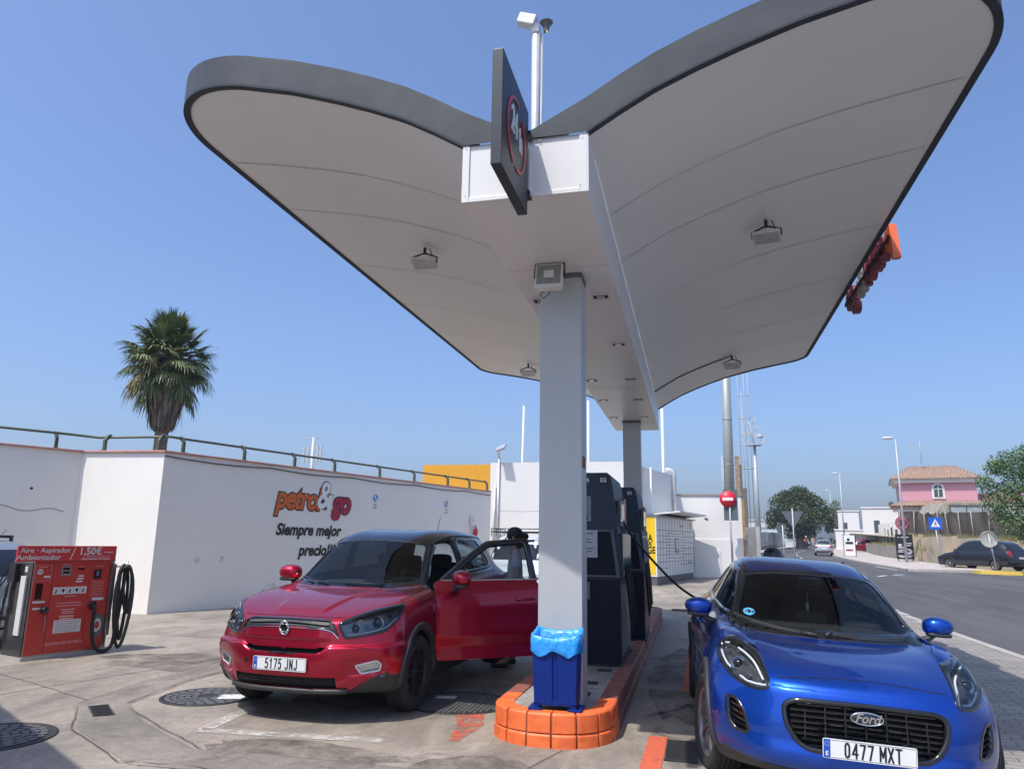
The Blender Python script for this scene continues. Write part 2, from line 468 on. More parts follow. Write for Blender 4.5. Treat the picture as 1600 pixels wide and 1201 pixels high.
def paint(name, c, c2, rough=0.3, metal=0.55, dirt=0.0):
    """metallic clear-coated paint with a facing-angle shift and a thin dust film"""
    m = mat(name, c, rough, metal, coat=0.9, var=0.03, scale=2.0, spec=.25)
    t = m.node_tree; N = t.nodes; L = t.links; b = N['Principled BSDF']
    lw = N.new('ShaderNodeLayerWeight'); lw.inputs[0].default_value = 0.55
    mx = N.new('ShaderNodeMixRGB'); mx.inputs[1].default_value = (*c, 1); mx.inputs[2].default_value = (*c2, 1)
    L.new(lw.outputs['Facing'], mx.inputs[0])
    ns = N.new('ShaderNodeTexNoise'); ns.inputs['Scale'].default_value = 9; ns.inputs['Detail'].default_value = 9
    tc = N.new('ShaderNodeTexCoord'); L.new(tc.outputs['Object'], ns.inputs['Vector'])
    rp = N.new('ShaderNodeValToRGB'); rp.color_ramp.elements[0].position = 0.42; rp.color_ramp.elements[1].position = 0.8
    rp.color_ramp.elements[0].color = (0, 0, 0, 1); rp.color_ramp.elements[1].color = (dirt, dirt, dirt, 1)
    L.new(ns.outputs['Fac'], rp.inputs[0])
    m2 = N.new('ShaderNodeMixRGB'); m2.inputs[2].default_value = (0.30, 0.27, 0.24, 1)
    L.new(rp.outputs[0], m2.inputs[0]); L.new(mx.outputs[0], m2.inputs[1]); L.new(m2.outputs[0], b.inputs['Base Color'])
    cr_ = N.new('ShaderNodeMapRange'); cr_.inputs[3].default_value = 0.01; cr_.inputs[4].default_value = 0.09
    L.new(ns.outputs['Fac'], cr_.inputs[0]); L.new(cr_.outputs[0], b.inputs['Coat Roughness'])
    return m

def wheel(parent, x, y, r=0.335, w=0.215, rim=0.24, spokes=5, mr=None, side=1, name='wheel', split=True, detail=True, steer=0.0):
    """wheel whose outer face looks along +Y*side"""
    mr = mr or M_alloy
    T = MB(); rr = Matrix.Translation((x, y, r)) @ Matrix.Rotation(steer, 4, 'Z') @ (Matrix.Rotation(-math.pi/2*side, 4, 'X'))
    h = w/2
    prof = [(rim, -h*0.9), (rim+0.02, -h), (r-0.03, -h), (r-0.008, -h*0.86), (r, -h*0.6)]
    if detail:
        for g in (-0.45, -0.15, 0.15, 0.45):
            prof += [(r, h*(g-0.06)), (r-0.008, h*(g-0.05)), (r-0.008, h*(g+0.05)), (r, h*(g+0.06))]
    prof += [(r, h*0.6), (r-0.008, h*0.86), (r-0.03, h), (rim+0.045, h*1.0), (rim+0.02, h*0.97), (rim, h*0.82)]
    T.lathe(prof, 56 if detail else 20, mat=rr)
    ty = T.build('tyre' if split else name, M_tyre, parent if not split else None)
    if not split: return ty
    wv = bpy.data.objects.new(name, None)
    # wheel part = rim mesh; tyre is its sub-part
    A = MB()
    A.lathe([(rim, -h*0.8), (rim, h*0.8), (rim+0.012, h*0.84), (rim+0.008, h*0.9), (rim-0.012, h*0.86), (rim-0.02, h*0.6), (rim-0.025, -h*0.8)], 56, mat=rr)
    A.lathe([(0.001, h*0.72), (0.03, h*0.72), (0.034, h*0.66), (0.055, h*0.6), (0.062, h*0.3), (0.062, -0.02)], 24, mat=rr)
    for k in range(spokes):
        for dd in ((-0.13, 0.13) if detail else (0,)):
            a = 2*math.pi*k/spokes+0.3
            m2 = rr @ Matrix.Rotation(a, 4, 'Z')
            wd = 0.016 if detail else 0.035
            pts = []
            r0, r1 = 0.045, rim-0.008
            y0, y1 = dd*0.12, dd*0.42*rim/0.24
            vs = []
            for t in (0, 0.35, 0.7, 1):
                rad = r0+(r1-r0)*t; yy = y0+(y1-y0)*t; zz = h*(0.62+0.16*math.sin(t*2.6)); ww = wd*(1.0+0.5*t)
                vs += [V(rad, yy-ww, zz-0.035), V(rad, yy-ww*0.7, zz), V(rad, yy+ww*0.7, zz), V(rad, yy+ww, zz-0.035)]
            fs = []
            for i in range(3):
                for j in range(4): fs.append((i*4+j, i*4+(j+1) % 4, i*4+4+(j+1) % 4, i*4+4+j))
            A.add([m2 @ p for p in vs], fs, 0)
    for k in range(5):
        a = 2*math.pi*k/5
        A.lathe([(0.0, h*0.56), (0.009, h*0.56), (0.009, h*0.4)], 8, mat=rr @ Matrix.Translation((0.04*math.cos(a), 0.04*math.sin(a), 0)))
    D = MB(); D.lathe([(0.0, 0.0), (0.15, 0.0), (0.155, -0.01), (0.155, -0.03)], 32, mat=rr)
    D.lathe([(0.0, -h*0.7), (rim-0.004, -h*0.7)], 32, mat=rr)
    ro = A.build(name, mr, parent)
    ty.parent = ro
    D.build('brake_disc', M_blackplastic if not detail else MATS.get('brake_disc') or mat('brake_disc', (0.07, 0.065, 0.06), 0.6, 0.3), ro)
    return ro

GLY = {'0': [[(.12,.2),(.12,.8),(.2,.95),(.3,1),(.4,.95),(.48,.8),(.48,.2),(.4,.05),(.3,0),(.2,.05),(.12,.2)]], '4': [[(.42,0),(.42,1),(.08,.28),(.54,.28)]],
 '7': [[(.08,.98),(.5,.98),(.24,0)]], '5': [[(.47,.98),(.15,.98),(.13,.55),(.28,.62),(.42,.56),(.48,.4),(.48,.2),(.4,.05),(.28,0),(.16,.04),(.1,.14)]], '1': [[(.16,.78),(.32,1),(.32,0)]],
 'M': [[(.06,0),(.06,1),(.30,.3),(.54,1),(.54,0)]], 'X': [[(.08,0),(.5,1)],[(.08,1),(.5,0)]], 'T': [[(.06,.98),(.54,.98)],[(.3,.98),(.3,0)]], 'J': [[(.46,1),(.46,.2),(.38,.05),(.26,0),(.14,.05),(.1,.18)]], 'N': [[(.1,0),(.1,1),(.48,0),(.48,1)]]}
def stroke_text(B, txt, h, mt, w=.011, adv=.72):
    n = len(txt); tot = sum(adv if c != ' ' else adv*.55 for c in txt); x = -tot*h*.5*.78
    for c in txt:
        for pl in GLY.get(c, []):
            P = [V(x+p[0]*h*.78, (p[1]-.5)*h) for p in pl]
            for i in range(len(P)-1):
                d = (P[i+1]-P[i]).normalized(); q = V(-d.y, d.x)*w/2; a, b = P[i]-d*w*.42, P[i+1]+d*w*.42
                B.add([mt @ V(p_.x, p_.y, .00002*i) for p_ in (a-q, b-q, b+q, a+q)], [(0, 1, 2, 3)], 0)
        x += (adv if c != ' ' else adv*.55)*h*.78
def number_plate(parent, x, y, z, txt, tilt=0.0, w=0.52, h=0.11, rear=False):
    """plate lying in the YZ plane at x, facing +X"""
    P = MB(); P.prism(rpoly([(-w/2, -h/2), (w/2, -h/2), (w/2, h/2), (-w/2, h/2)], 0.012), 0, 0.006)
    mt = Matrix.Translation((x, y, z)) @ Matrix.Rotation(tilt, 4, 'Y') @ (frame_mat(V(0, 0, 0), (0, 1, 0), (0, 0, 1)) if not rear else frame_mat(V(0, 0, 0), (0, -1, 0), (0, 0, 1)))
    P.v = [tuple(mt @ Vector(p)) for p in P.v]; pl = P.build('number_plate', M_plate, parent)
    B = MB(); B.prism(rpoly([(-w/2+0.004, -h/2+0.004), (-w/2+0.042, -h/2+0.004), (-w/2+0.042, h/2-0.004), (-w/2+0.004, h/2-0.004)], 0.004), 0.0065, 0.0075)
    B.v = [tuple(mt @ Vector(p)) for p in B.v]; B.build('euro_band', M_euro, pl)
    if txt:
        T = MB()
        stroke_text(T, txt, 0.077, mt @ Matrix.Translation((0.022, 0.0, 0.0072)))
        # thin black border line
        for a, b, c, d in ((-w/2+0.045, w/2-0.005, h/2-0.008, h/2-0.006), (-w/2+0.045, w/2-0.005, -h/2+0.006, -h/2+0.008), (w/2-0.007, w/2-0.005, -h/2+0.006, h/2-0.006)):
            T.box(a, b, c, d, 0.0062, 0.0068, 0, mt)
        T.build('plate_characters', M_platebk, pl)
        E = MB(); add_text(E, 'E', 0.034, mt @ Matrix.Translation((-w/2+0.023, -h/2+0.026, 0.0078)), bold=0.001)
        for k in range(12):
            a = k*math.pi/6
            E.lathe([(0.0, 0.0), (0.0018, 0.0)], 5, mat=mt @ Matrix.Translation((-w/2+0.023+0.0115*math.cos(a), h/2-0.030+0.0115*math.sin(a), 0.0079)))
        E.build('country_letter', M_plate, pl)
    return pl
def seat(parent, x, y, mt=None):
    S = MB()
    S.add(*soft_box(0.50, 0.50, 0.16, V(x, y, 0.52)), 0, True)
    S.add(*soft_box(0.14, 0.50, 0.62, V(x-0.28, y, 0.86), Matrix.Rotation(R(-14), 3, 'Y')), 0, True)
    S.add(*soft_box(0.10, 0.26, 0.18, V(x-0.38, y, 1.26), Matrix.Rotation(R(-10), 3, 'Y')), 0, True)
    S.tube([V(x-0.35, y-0.06, 1.12), V(x-0.38, y-0.06, 1.24)], 0.008, 6); S.tube([V(x-0.35, y+0.06, 1.12), V(x-0.38, y+0.06, 1.24)], 0.008, 6)
    return S.build('seat', M_seat, parent)
def soft_box(a, b, c, o, rot=None, n=6, p=4.0):
    """rounded (superellipsoid) block"""
    vs = []; fs = []; U, Vn = 16, 10
    def sg(w, m): return math.copysign(abs(w)**m, w)
    e = 2.0/p
    for i in range(Vn+1):
        ph = -math.pi/2+math.pi*i/Vn
        for j in range(U):
            th = 2*math.pi*j/U
            q = V(a/2*sg(math.cos(ph), e)*sg(math.cos(th), e), b/2*sg(math.cos(ph), e)*sg(math.sin(th), e), c/2*sg(math.sin(ph), e))
            vs.append(o+(rot @ q if rot is not None else q))
    for i in range(Vn):
        for j in range(U): fs.append((i*U+j, i*U+(j+1) % U, (i+1)*U+(j+1) % U, (i+1)*U+j))
    return vs, fs
def steering(parent, x, y, z):
    S = MB(); m = Matrix.Translation((x, y, z)) @ Matrix.Rotation(R(-65), 4, 'Y')
    S.tube([m @ V(0.18*math.cos(a*math.pi/12), 0.18*math.sin(a*math.pi/12), 0) for a in range(24)], 0.014, 8, closed=True)
    S.lathe([(0.0, 0.02), (0.05, 0.015), (0.06, -0.03), (0.03, -0.12)], 12, mat=m)
    for a in (0, 90, 180): S.tube([m @ V(0, 0, 0), m @ V(0.17*math.cos(R(a+90)), 0.17*math.sin(R(a+90)), 0)], 0.013, 6)
    return S.build('steering_wheel', M_interior, parent)
def circ(cx, cz, r, n=72, a0=0, a1=360, sx=1.0):
    return [V(cx+r*sx*math.cos(R(a0+(a1-a0)*i/n)), cz+r*math.sin(R(a0+(a1-a0)*i/n))) for i in range(n + (0 if a1-a0 == 360 else 1))]
def arch(S, parent, side, cx, cz, r, wd, mt, name='wheel_arch_trim', a0=-8, a1=188, off=0.012):
    fr = frame('left' if side > 0 else 'right')
    n = 44
    O = circ(cx, cz, r+wd, n, a0, a1); I = circ(cx, cz, r-0.012, n, a0, a1)
    o = S.ring(name, mt, parent, O, I, fr, off=off, k=3, pre=True, closed=False, skirt=0.05, prof=lambda t: 0.006*math.sin(math.pi*t))
    # dark inner well
    Wl = MB(); sy = side
    vs = []; k = 28
    for i in range(k+1):
        a = R(a0+(a1-a0)*i/k)
        for yy in (0.90, 0.55): vs.append(V(-(cx+(r+0.012)*math.cos(a)), sy*(yy if yy < 0.8 else 0.86), cz+(r+0.012)*math.sin(a)))
    fs = [(2*i, 2*i+1, 2*i+3, 2*i+2) for i in range(k)]
    Wl.add(vs, fs, 0, True)
    Wl.add([V(-cx, sy*0.56, cz)]+[vs[2*i+1]*1.0 for i in range(k+1)], [(0, i+1, i+2) for i in range(k)], 0)
    Wl.build('wheel_well', M_darkgap, parent)
    return o
def mirror(parent, x, y, z, side, mbody, m2, sc=1.0):
    """door mirror: painted shell over a black foot"""
    cage = []
    sec = [(-0.0, 0.62), (0.05, 1.0), (0.10, 1.0), (0.135, 0.92)]
    vs = []; fs = []; n = 16
    prof = [(0.085, 0.25), (0.075, 0.62), (0.045, 0.9), (0.0, 1.0), (-0.04, 0.98), (-0.058, 0.93)]
    for (bx, s_) in prof:
        for j in range(n):
            a = 2*math.pi*j/n; c_, s2 = math.cos(a), math.sin(a)
            yy = 0.125*s_*math.copysign(abs(c_)**0.75, c_); zz = 0.082*s_*math.copysign(abs(s2)**0.75, s2)
            if yy*side > 0: zz *= 1-0.25*abs(yy)/0.125
            vs.append(V(x+bx*sc-0.10*abs(yy*sc)*0.5, y+yy*sc, z+zz*sc+0.02*yy*side))
    for i in range(len(prof)-1):
        for j in range(n): fs.append((i*n+j, i*n+(j+1) % n, (i+1)*n+(j+1) % n, (i+1)*n+j))
    fs.append(tuple(range(n)))
    A = MB(); A.add(vs, fs, 0, True); sh = A.build('mirror', mbody, parent)
    G = MB(); G.add([v-V(0.002, 0, 0) for v in vs[-n:]], [tuple(range(n))], 0); G.build('mirror_glass', M_chrome, sh)
    F = MB(); F.tube([V(x+0.0, y-side*0.04, z-0.06*sc), V(x+0.01, y-side*0.07, z-0.10*sc), V(x+0.03, y-side*0.16, z-0.13*sc)], [0.045, 0.032, 0.028], 10, flat=0.7)
    F.add(*soft_box(0.13*sc, 0.20*sc, 0.04*sc, V(x+0.005, y, z-0.068*sc)), 0, True)
    F.build('mirror_foot', m2, sh)
    return sh
# ------------------------------------------------------------------ ground, road and other setting
def node_mat(name):
    m = bpy.data.materials.new(name); m.use_nodes = True; MATS[name] = m
    return m, m.node_tree.nodes, m.node_tree.links, m.node_tree.nodes['Principled BSDF']
def ramp(N, L, src, stops):
    r = N.new('ShaderNodeValToRGB'); L.new(src, r.inputs[0]); e = r.color_ramp.elements
    while len(e) < len(stops): e.new(0.5)
    for el, (p, c) in zip(e, stops): el.position = p; el.color = (*c, 1) if len(c) == 3 else c
    return r.outputs[0]
def noise_n(N, L, vec, sc, det=8, rough=0.6, dist=0.0, mp=None):
    if mp is not None:
        q = N.new('ShaderNodeMapping'); q.inputs['Scale'].default_value = mp; L.new(vec, q.inputs[0]); vec = q.outputs[0]
    n = N.new('ShaderNodeTexNoise'); n.inputs['Scale'].default_value = sc; n.inputs['Detail'].default_value = det
    n.inputs['Roughness'].default_value = rough; n.inputs['Distortion'].default_value = dist; L.new(vec, n.inputs['Vector']); return n.outputs['Fac']
def mixc(N, L, f, a, b, mode='MIX'):
    m = N.new('ShaderNodeMixRGB'); m.blend_type = mode
    if isinstance(f, float): m.inputs[0].default_value = f
    else: L.new(f, m.inputs[0])
    for i, q in ((1, a), (2, b)):
        if isinstance(q, tuple): m.inputs[i].default_value = (*q, 1)
        else: L.new(q, m.inputs[i])
    return m.outputs[0]
def concrete_mat(name, light, dark, stain, rough=0.75):
    m, N, L, b = node_mat(name); tc = N.new('ShaderNodeTexCoord').outputs['Object']
    big = noise_n(N, L, tc, 0.35, 6, 0.6, 0.6); mid = noise_n(N, L, tc, 1.6, 9, 0.68, 0.4, (1, .55, 1)); fine = noise_n(N, L, tc, 14, 8, 0.7)
    speck = noise_n(N, L, tc, 90, 4, 0.6)
    c = mixc(N, L, ramp(N, L, mid, [(0.36, (0, 0, 0)), (0.64, (1, 1, 1))]), dark, light)
    c = mixc(N, L, ramp(N, L, big, [(0.50, (0, 0, 0)), (0.66, (.75, .75, .75))]), c, stain)
    streak = noise_n(N, L, tc, 2.2, 7, 0.7, 0.8, (1.0, .18, 1))
    c = mixc(N, L, ramp(N, L, streak, [(0.52, (0, 0, 0)), (0.70, (.55, .55, .55))]), c, tuple(q*0.55 for q in dark))
    pt = noise_n(N, L, tc, .9, 10, .72, 1.4, (1.2, .8, 1)); c = mixc(N, L, ramp(N, L, pt, [(.54, (0, 0, 0)), (.64, (.40, .40, .40))]), c, tuple(min(1, q*1.28) for q in light))
    st2 = noise_n(N, L, tc, 1.1, 9, .75, 2.0, (.5, 1.6, 1)); c = mixc(N, L, ramp(N, L, st2, [(.55, (0, 0, 0)), (.68, (.42, .42, .42))]), c, tuple(q*.62 for q in dark))
    ck = N.new('ShaderNodeTexVoronoi'); ck.feature = 'DISTANCE_TO_EDGE'; ck.inputs['Scale'].default_value = .42; qq = N.new('ShaderNodeMapping'); L.new(tc, qq.inputs[0]); wv = N.new('ShaderNodeTexNoise'); wv.inputs['Scale'].default_value = 3; L.new(tc, wv.inputs['Vector']); L.new(wv.outputs['Color'], qq.inputs['Location']); L.new(qq.outputs[0], ck.inputs['Vector'])
    c = mixc(N, L, ramp(N, L, ck.outputs['Distance'], [(.0, (.5, .5, .5)), (.006, (0, 0, 0))]), c, (.06, .055, .05))
    c = mixc(N, L, 0.30, c, ramp(N, L, fine, [(0.3, (.12, .11, .10)), (0.7, (.62, .59, .55))]), 'OVERLAY')
    c = mixc(N, L, 0.28, c, ramp(N, L, speck, [(0.35, (.1, .1, .1)), (0.65, (.8, .8, .8))]), 'OVERLAY')
    # small dark oil spots
    v = N.new('ShaderNodeTexVoronoi'); v.inputs['Scale'].default_value = 1.1; L.new(tc, v.inputs['Vector'])
    c = mixc(N, L, ramp(N, L, v.outputs['Distance'], [(0.0, (.6, .6, .6)), (0.07, (0, 0, 0))]), c, (.06, .055, .05))
    L.new(c, b.inputs['Base Color']); L.new(ramp(N, L, mid, [(0.3, (rough-.2,)*3), (0.7, (rough+.1,)*3)]), b.inputs['Roughness'])
    bp = N.new('ShaderNodeBump'); bp.inputs['Strength'].default_value = 0.35; bp.inputs['Distance'].default_value = 0.01
    L.new(fine, bp.inputs['Height']); L.new(bp.outputs[0], b.inputs['Normal'])
    return m
M_conc = concrete_mat('forecourt_concrete', (.355, .315, .262), (.225, .20, .17), (.125, .112, .098))
M_conc2 = concrete_mat('channel_concrete', (.27, .243, .21), (.17, .152, .132), (.10, .09, .08))
M_conc3 = concrete_mat('island_concrete', (.38, .365, .335), (.24, .225, .21), (.15, .142, .13))
def asphalt():
    m, N, L, b = node_mat('asphalt'); tc = N.new('ShaderNodeTexCoord').outputs['Object']
    big = noise_n(N, L, tc, 0.12, 6, 0.6, 0.5, (1.5, .35, 1)); f = noise_n(N, L, tc, 60, 6, 0.7); md = noise_n(N, L, tc, 1.0, 8, .65, .5, (1.6, .25, 1))
    c = mixc(N, L, ramp(N, L, md, [(.35, (0, 0, 0)), (.65, (1, 1, 1))]), (.052, .052, .055), (.085, .084, .086))
    c = mixc(N, L, ramp(N, L, big, [(.5, (0, 0, 0)), (.6, (.6, .6, .6))]), c, (.10, .098, .097))
    c = mixc(N, L, 0.5, c, ramp(N, L, f, [(.35, (.2, .2, .2)), (.65, (.75, .75, .75))]), 'OVERLAY')
    L.new(c, b.inputs['Base Color']); b.inputs['Roughness'].default_value = .85
    bp = N.new('ShaderNodeBump'); bp.inputs['Strength'].default_value = .4; bp.inputs['Distance'].default_value = .008; L.new(f, bp.inputs['Height']); L.new(bp.outputs[0], b.inputs['Normal'])
    return m
M_asph = asphalt()
def paver():
    m, N, L, b = node_mat('brick_pavers'); tc = N.new('ShaderNodeTexCoord').outputs['Object']
    q = N.new('ShaderNodeMapping'); q.inputs['Rotation'].default_value = (0, 0, R(8)); L.new(tc, q.inputs[0])
    br = N.new('ShaderNodeTexBrick'); br.inputs['Scale'].default_value = 1.0; br.offset = 0.5
    br.inputs['Brick Width'].default_value = .22; br.inputs['Row Height'].default_value = .11; br.inputs['Mortar Size'].default_value = .007
    br.inputs['Mortar Smooth'].default_value = .3; br.inputs['Bias'].default_value = 0
    br.inputs['Color1'].default_value = (.30, .28, .255, 1); br.inputs['Color2'].default_value = (.225, .21, .195, 1); br.inputs['Mortar'].default_value = (.10, .095, .085, 1)
    L.new(q.outputs[0], br.inputs['Vector'])
    n = noise_n(N, L, tc, .8, 8, .65); c = mixc(N, L, .45, br.outputs['Color'], ramp(N, L, n, [(.3, (.25, .24, .23)), (.7, (.72, .7, .68))]), 'OVERLAY')
    L.new(c, b.inputs['Base Color']); b.inputs['Roughness'].default_value = .85
    bp = N.new('ShaderNodeBump'); bp.inputs['Strength'].default_value = .6; bp.inputs['Distance'].default_value = .006; bp.invert = True
    L.new(br.outputs['Fac'], bp.inputs['Height']); L.new(bp.outputs[0], b.inputs['Normal']); return m
M_paver = paver()
M_side = mat('sidewalk_tiles', (.40, .355, .32), .85, var=.2, scale=1.5, bump=.2)
M_soil = mat('dry_soil', (.30, .25, .18), .95, scale=.2, color2=(.16, .15, .08), fac=(.35, .65), bump=.4, bscale=4)
def cY(y):
    if y < 50: return 8.0
    if y < 95: return 8+0.0022*(y-50)**2
    return 12.455+0.2*(y-95)
def sheet(name, m, xs, ys, dz, edge=None):
    """grid that follows the terrain; xs may be functions of y"""
    B = MB(); vs = []; k = len(xs)
    for y in ys:
        for x in xs:
            xx = x(y) if callable(x) else x; vs.append(V(xx, y, tz(xx, y)+dz))
    B.add(vs, [(i*k+j, i*k+j+1, (i+1)*k+j+1, (i+1)*k+j) for i in range(len(ys)-1) for j in range(k-1)], 0, True)
    return struct(B, name, m, recalc=False)
def lin(a, b, n): return [a+(b-a)*i/n for i in range(n+1)]
YB = lin(-30, 40, 35)+lin(44, 180, 34)+[220, 300, 500, 790]
sheet('ground', M_soil, [-790, -400, -200, -80, -30, -10, -4, -.6, 0, .7, 1.4, 2.2, 5, 11, 30, 80, 200, 400, 790], YB, -0.16)
sheet('forecourt', M_conc, lin(-32, -2, 10)+lin(-.6, 1.9, 5), lin(-14, 36, 50), 0.0)
sheet('brick_pavement', M_paver, [1.9, 2.2, 3.2, 4.78], lin(-14, 36, 50), 0.002)
KB = MB()
for i in range(52):
    y = -14+i*.97
    if y > 36: break
    KB.box(4.785, 4.945, y, y+.962, tz(4.9, y)-.1, tz(4.9, y)+.012)
struct(KB, 'pavement_kerb', mat('kerb_stone', (.36, .335, .30), .8, var=.15, scale=3), bevel=.006)
RD = lambda o: (lambda y: cY(y)+o)
sheet('road', M_asph, [RD(-3.05), RD(-1), RD(1), RD(3.0)], lin(-14, 40, 27)+lin(44, 180, 34), -0.006)
sheet('road_junction', M_asph, [11.004, 14, 20, 40, 70], lin(-14, 44, 29), -0.006)
sheet('sidewalk', M_side, [RD(3.15), RD(5.0), RD(7.4)], lin(44, 180, 34), 0.11)
K2 = MB()
for i in range(68):
    y = 44.2+i*2
    K2.add([V(cY(y)+3.0, y, tz(cY(y), y)-.1), V(cY(y+2)+3.0, y+1.98, tz(cY(y), y+2)-.1), V(cY(y+2)+3.0, y+1.98, tz(cY(y), y+2)+.12), V(cY(y)+3.0, y, tz(cY(y), y)+.12), V(cY(y)+3.16, y, tz(cY(y), y)+.12), V(cY(y+2)+3.16, y+1.98, tz(cY(y), y+2)+.12)], [(0, 1, 2, 3), (3, 2, 5, 4)], 0)
K2.add([V(11.0, 44.0, .1), V(18.4, 44.0, .1), V(18.4, 44.0, tz(12, 44)+.12), V(11.0, 44.0, tz(12, 44)+.12)], [(0, 1, 2, 3)], 0)
struct(K2, 'sidewalk_kerb', MATS['kerb_stone'], recalc=False)
sheet('far_footpath', M_side, [RD(-4.6), RD(-3.2)], lin(36, 150, 38), 0.06)
# painted markings on the road and the forecourt
def decal(pts, dz=.004):
    return [V(x, y, tz(x, y)+dz) for x, y in pts]
def worn(name, col, amt=.5, sc=9, soft=.055, mx=1.0):
    m, N, L, b = node_mat(name); tc = N.new('ShaderNodeTexCoord').outputs['Object']
    n = noise_n(N, L, tc, sc, 9, .72, .3); a = ramp(N, L, n, [(amt-soft, (0, 0, 0)), (amt+soft, (mx, mx, mx))])
    n2 = noise_n(N, L, tc, 20, 8); c = mixc(N, L, ramp(N, L, n2, [(.3, (0, 0, 0)), (.7, (1, 1, 1))]), col, tuple(q*.75 for q in col))
    L.new(c, b.inputs['Base Color']); L.new(a, b.inputs['Alpha']); b.inputs['Roughness'].default_value = .8; return m
M_wornw = worn('worn_white_paint', (.56, .54, .50), .49, 6, .10, .9); M_wornr = worn('worn_red_paint', (.56, .12, .07), .50, 5, .07, .9); M_wornr2 = worn('red_paint', (.60, .12, .06), .36, 7)
M_wornw2 = worn('road_white_paint', (.66, .65, .63), .40, 4)
B = MB()
def strip_(B, x0, y0, x1, y1, w, dz=.005, n=6):
    d = V(x1-x0, y1-y0).normalized(); q = V(-d.y, d.x)*w/2
    for i in range(n):
        a = V(x0, y0).lerp(V(x1, y1), i/n); b_ = V(x0, y0).lerp(V(x1, y1), (i+1)/n)
        B.add(decal([tuple(a-q), tuple(b_-q), tuple(b_+q), tuple(a+q)], dz), [(0, 1, 2, 3)], 0)
strip_(B, -3.98, 5.70, -2.42, 5.83, .13); strip_(B, -3.95, 5.72, -4.05, 6.6, .13)
struct(B, 'bay_marking', M_wornw, recalc=False)
B = MB(); B.add(decal([(-2.22, 7.02), (-1.93, 7.02), (-1.80, 6.55), (-1.86, 6.0), (-1.95, 6.0), (-2.02, 6.5)]), [(0, 1, 2, 3, 4, 5)], 0); struct(B, 'red_mark', M_wornr, recalc=False)
B = MB(); strip_(B, -.36, 5.2, -.33, 6.62, .15, n=8); strip_(B, -.12, 8.6, -.02, 16.0, .10, n=16); struct(B, 'red_lane_line', M_wornr2, recalc=False)
B = MB(); strip_(B, 8.15, 37.7, 8.8, 38.9, .16, .0); strip_(B, 9.2, 39.3, 9.85, 40.2, .16, .0)
strip_(B, 10.75, 45, 10.75, 50, .1, .0)
for i in range(9): strip_(B, cY(48+i*8), 48+i*8, cY(51+i*8), 51+i*8, .12, .0)
strip_(B, 5.15, -10, 5.15, 13, .10, .0, 20)
struct(B, 'road_marking', M_wornw2, recalc=False)
# shallow drainage channel with its inlet, and slab joints
def ribbon(name, m, pts, prof, dz=.003, closed=False):
    """prof: (offset, height) pairs swept along pts on the ground"""
    B = MB(); P = [V(*p) for p in pts]; vs = []; k = len(prof)
    for i, p in enumerate(P):
        t = (P[min(i+1, len(P)-1)]-P[max(i-1, 0)]).normalized(); q = V(-t.y, t.x)
        if 0 < i < len(P)-1:
            a = (P[i]-P[i-1]).normalized(); q = q/max(.5, q.dot(V(-a.y, a.x)))
        for o_, h_ in prof:
            c = p+q*o_; vs.append(V(c.x, c.y, tz(c.x, c.y)+dz+h_))
    B.add(vs, [(i*k+j, i*k+j+1, (i+1)*k+j+1, (i+1)*k+j) for i in range(len(P)-1) for j in range(k-1)], 0, True)
    return struct(B, name, m, recalc=False)
gut = [(-.24, 0), (-.19, .012), (-.10, .004), (0, .001), (.10, .004), (.19, .012), (.24, 0)]
ribbon('gutter', M_conc2, [(-5.55, 10.5), (-5.62, 8.6), (-5.62, 7.4), (-5.42, 6.25), (-4.75, 5.62), (-3.75, 4.98), (-3.3, 5.02), (-2.0, 4.98), (-.9, 5.0)], gut)
M_joint = mat('joint_dark', (.07, .062, .055), .9)
def jagged(pts, amp=.02, step=.25):
    out = []
    for a, b in zip(pts, pts[1:]):
        a, b = V(*a), V(*b); n = max(1, int((b-a).length/step)); d = (b-a).normalized(); q = V(-d.y, d.x)
        for i in range(n): out.append(tuple(a.lerp(b, i/n)+q*random.uniform(-amp, amp)))
    out.append(tuple(pts[-1])); return out
for i, (pts, w) in enumerate([([(-5.55, 6.3), (-6.9, 6.9), (-9.5, 7.9)], .012), ([(-5.4, 5.95), (-4.75, 5.38), (-3.75, 4.75)], .014), ([(-1.02, 5.98), (-1.25, 5.2), (-1.5, 4.4)], .010),
      ([(-4.3, 9.9), (-2.0, 9.9)], .01), ([(-11.5, 10.7), (-2, 10.7)], .01), ([(-7.5, 3), (-6.2, 8.2), (-5.0, 13), (-3.5, 20)], .01), ([(-10, 15), (1.9, 15.0)], .01), ([(-.6, 9.0), (1.9, 9.0)], .008), ([(-.6, 13.2), (1.9, 13.2)], .008), ([(.7, -5), (.7, 30)], .008), ([(-5.5, 5.2), (-6.3, 3.2)], .01), ([(-8, 20), (-1, 20.0)], .012), ([(-2.6, 4.9), (-2.35, 3.4)], .01)]):
    ribbon('slab_joint', M_joint, jagged(pts, .012 if w > .01 else .006), [(-w/2, 0), (w/2, 0)], .0022)
for q_ in (-.215, .215):
    gp2 = [(-5.55, 10.5), (-5.62, 8.6), (-5.62, 7.4), (-5.42, 6.25), (-4.75, 5.62), (-3.75, 4.98), (-3.3, 5.02), (-2.0, 4.98)]
    ribbon('gutter_edge', mat('gutter_grit', (.12, .11, .095), .9, scale=30, var=.5), jagged([(x+q_*.95, y+q_*(.95 if x > -5.3 else .15)) for x, y in gp2], .014, .12), [(-.005, 0), (.005, 0)], .0135)
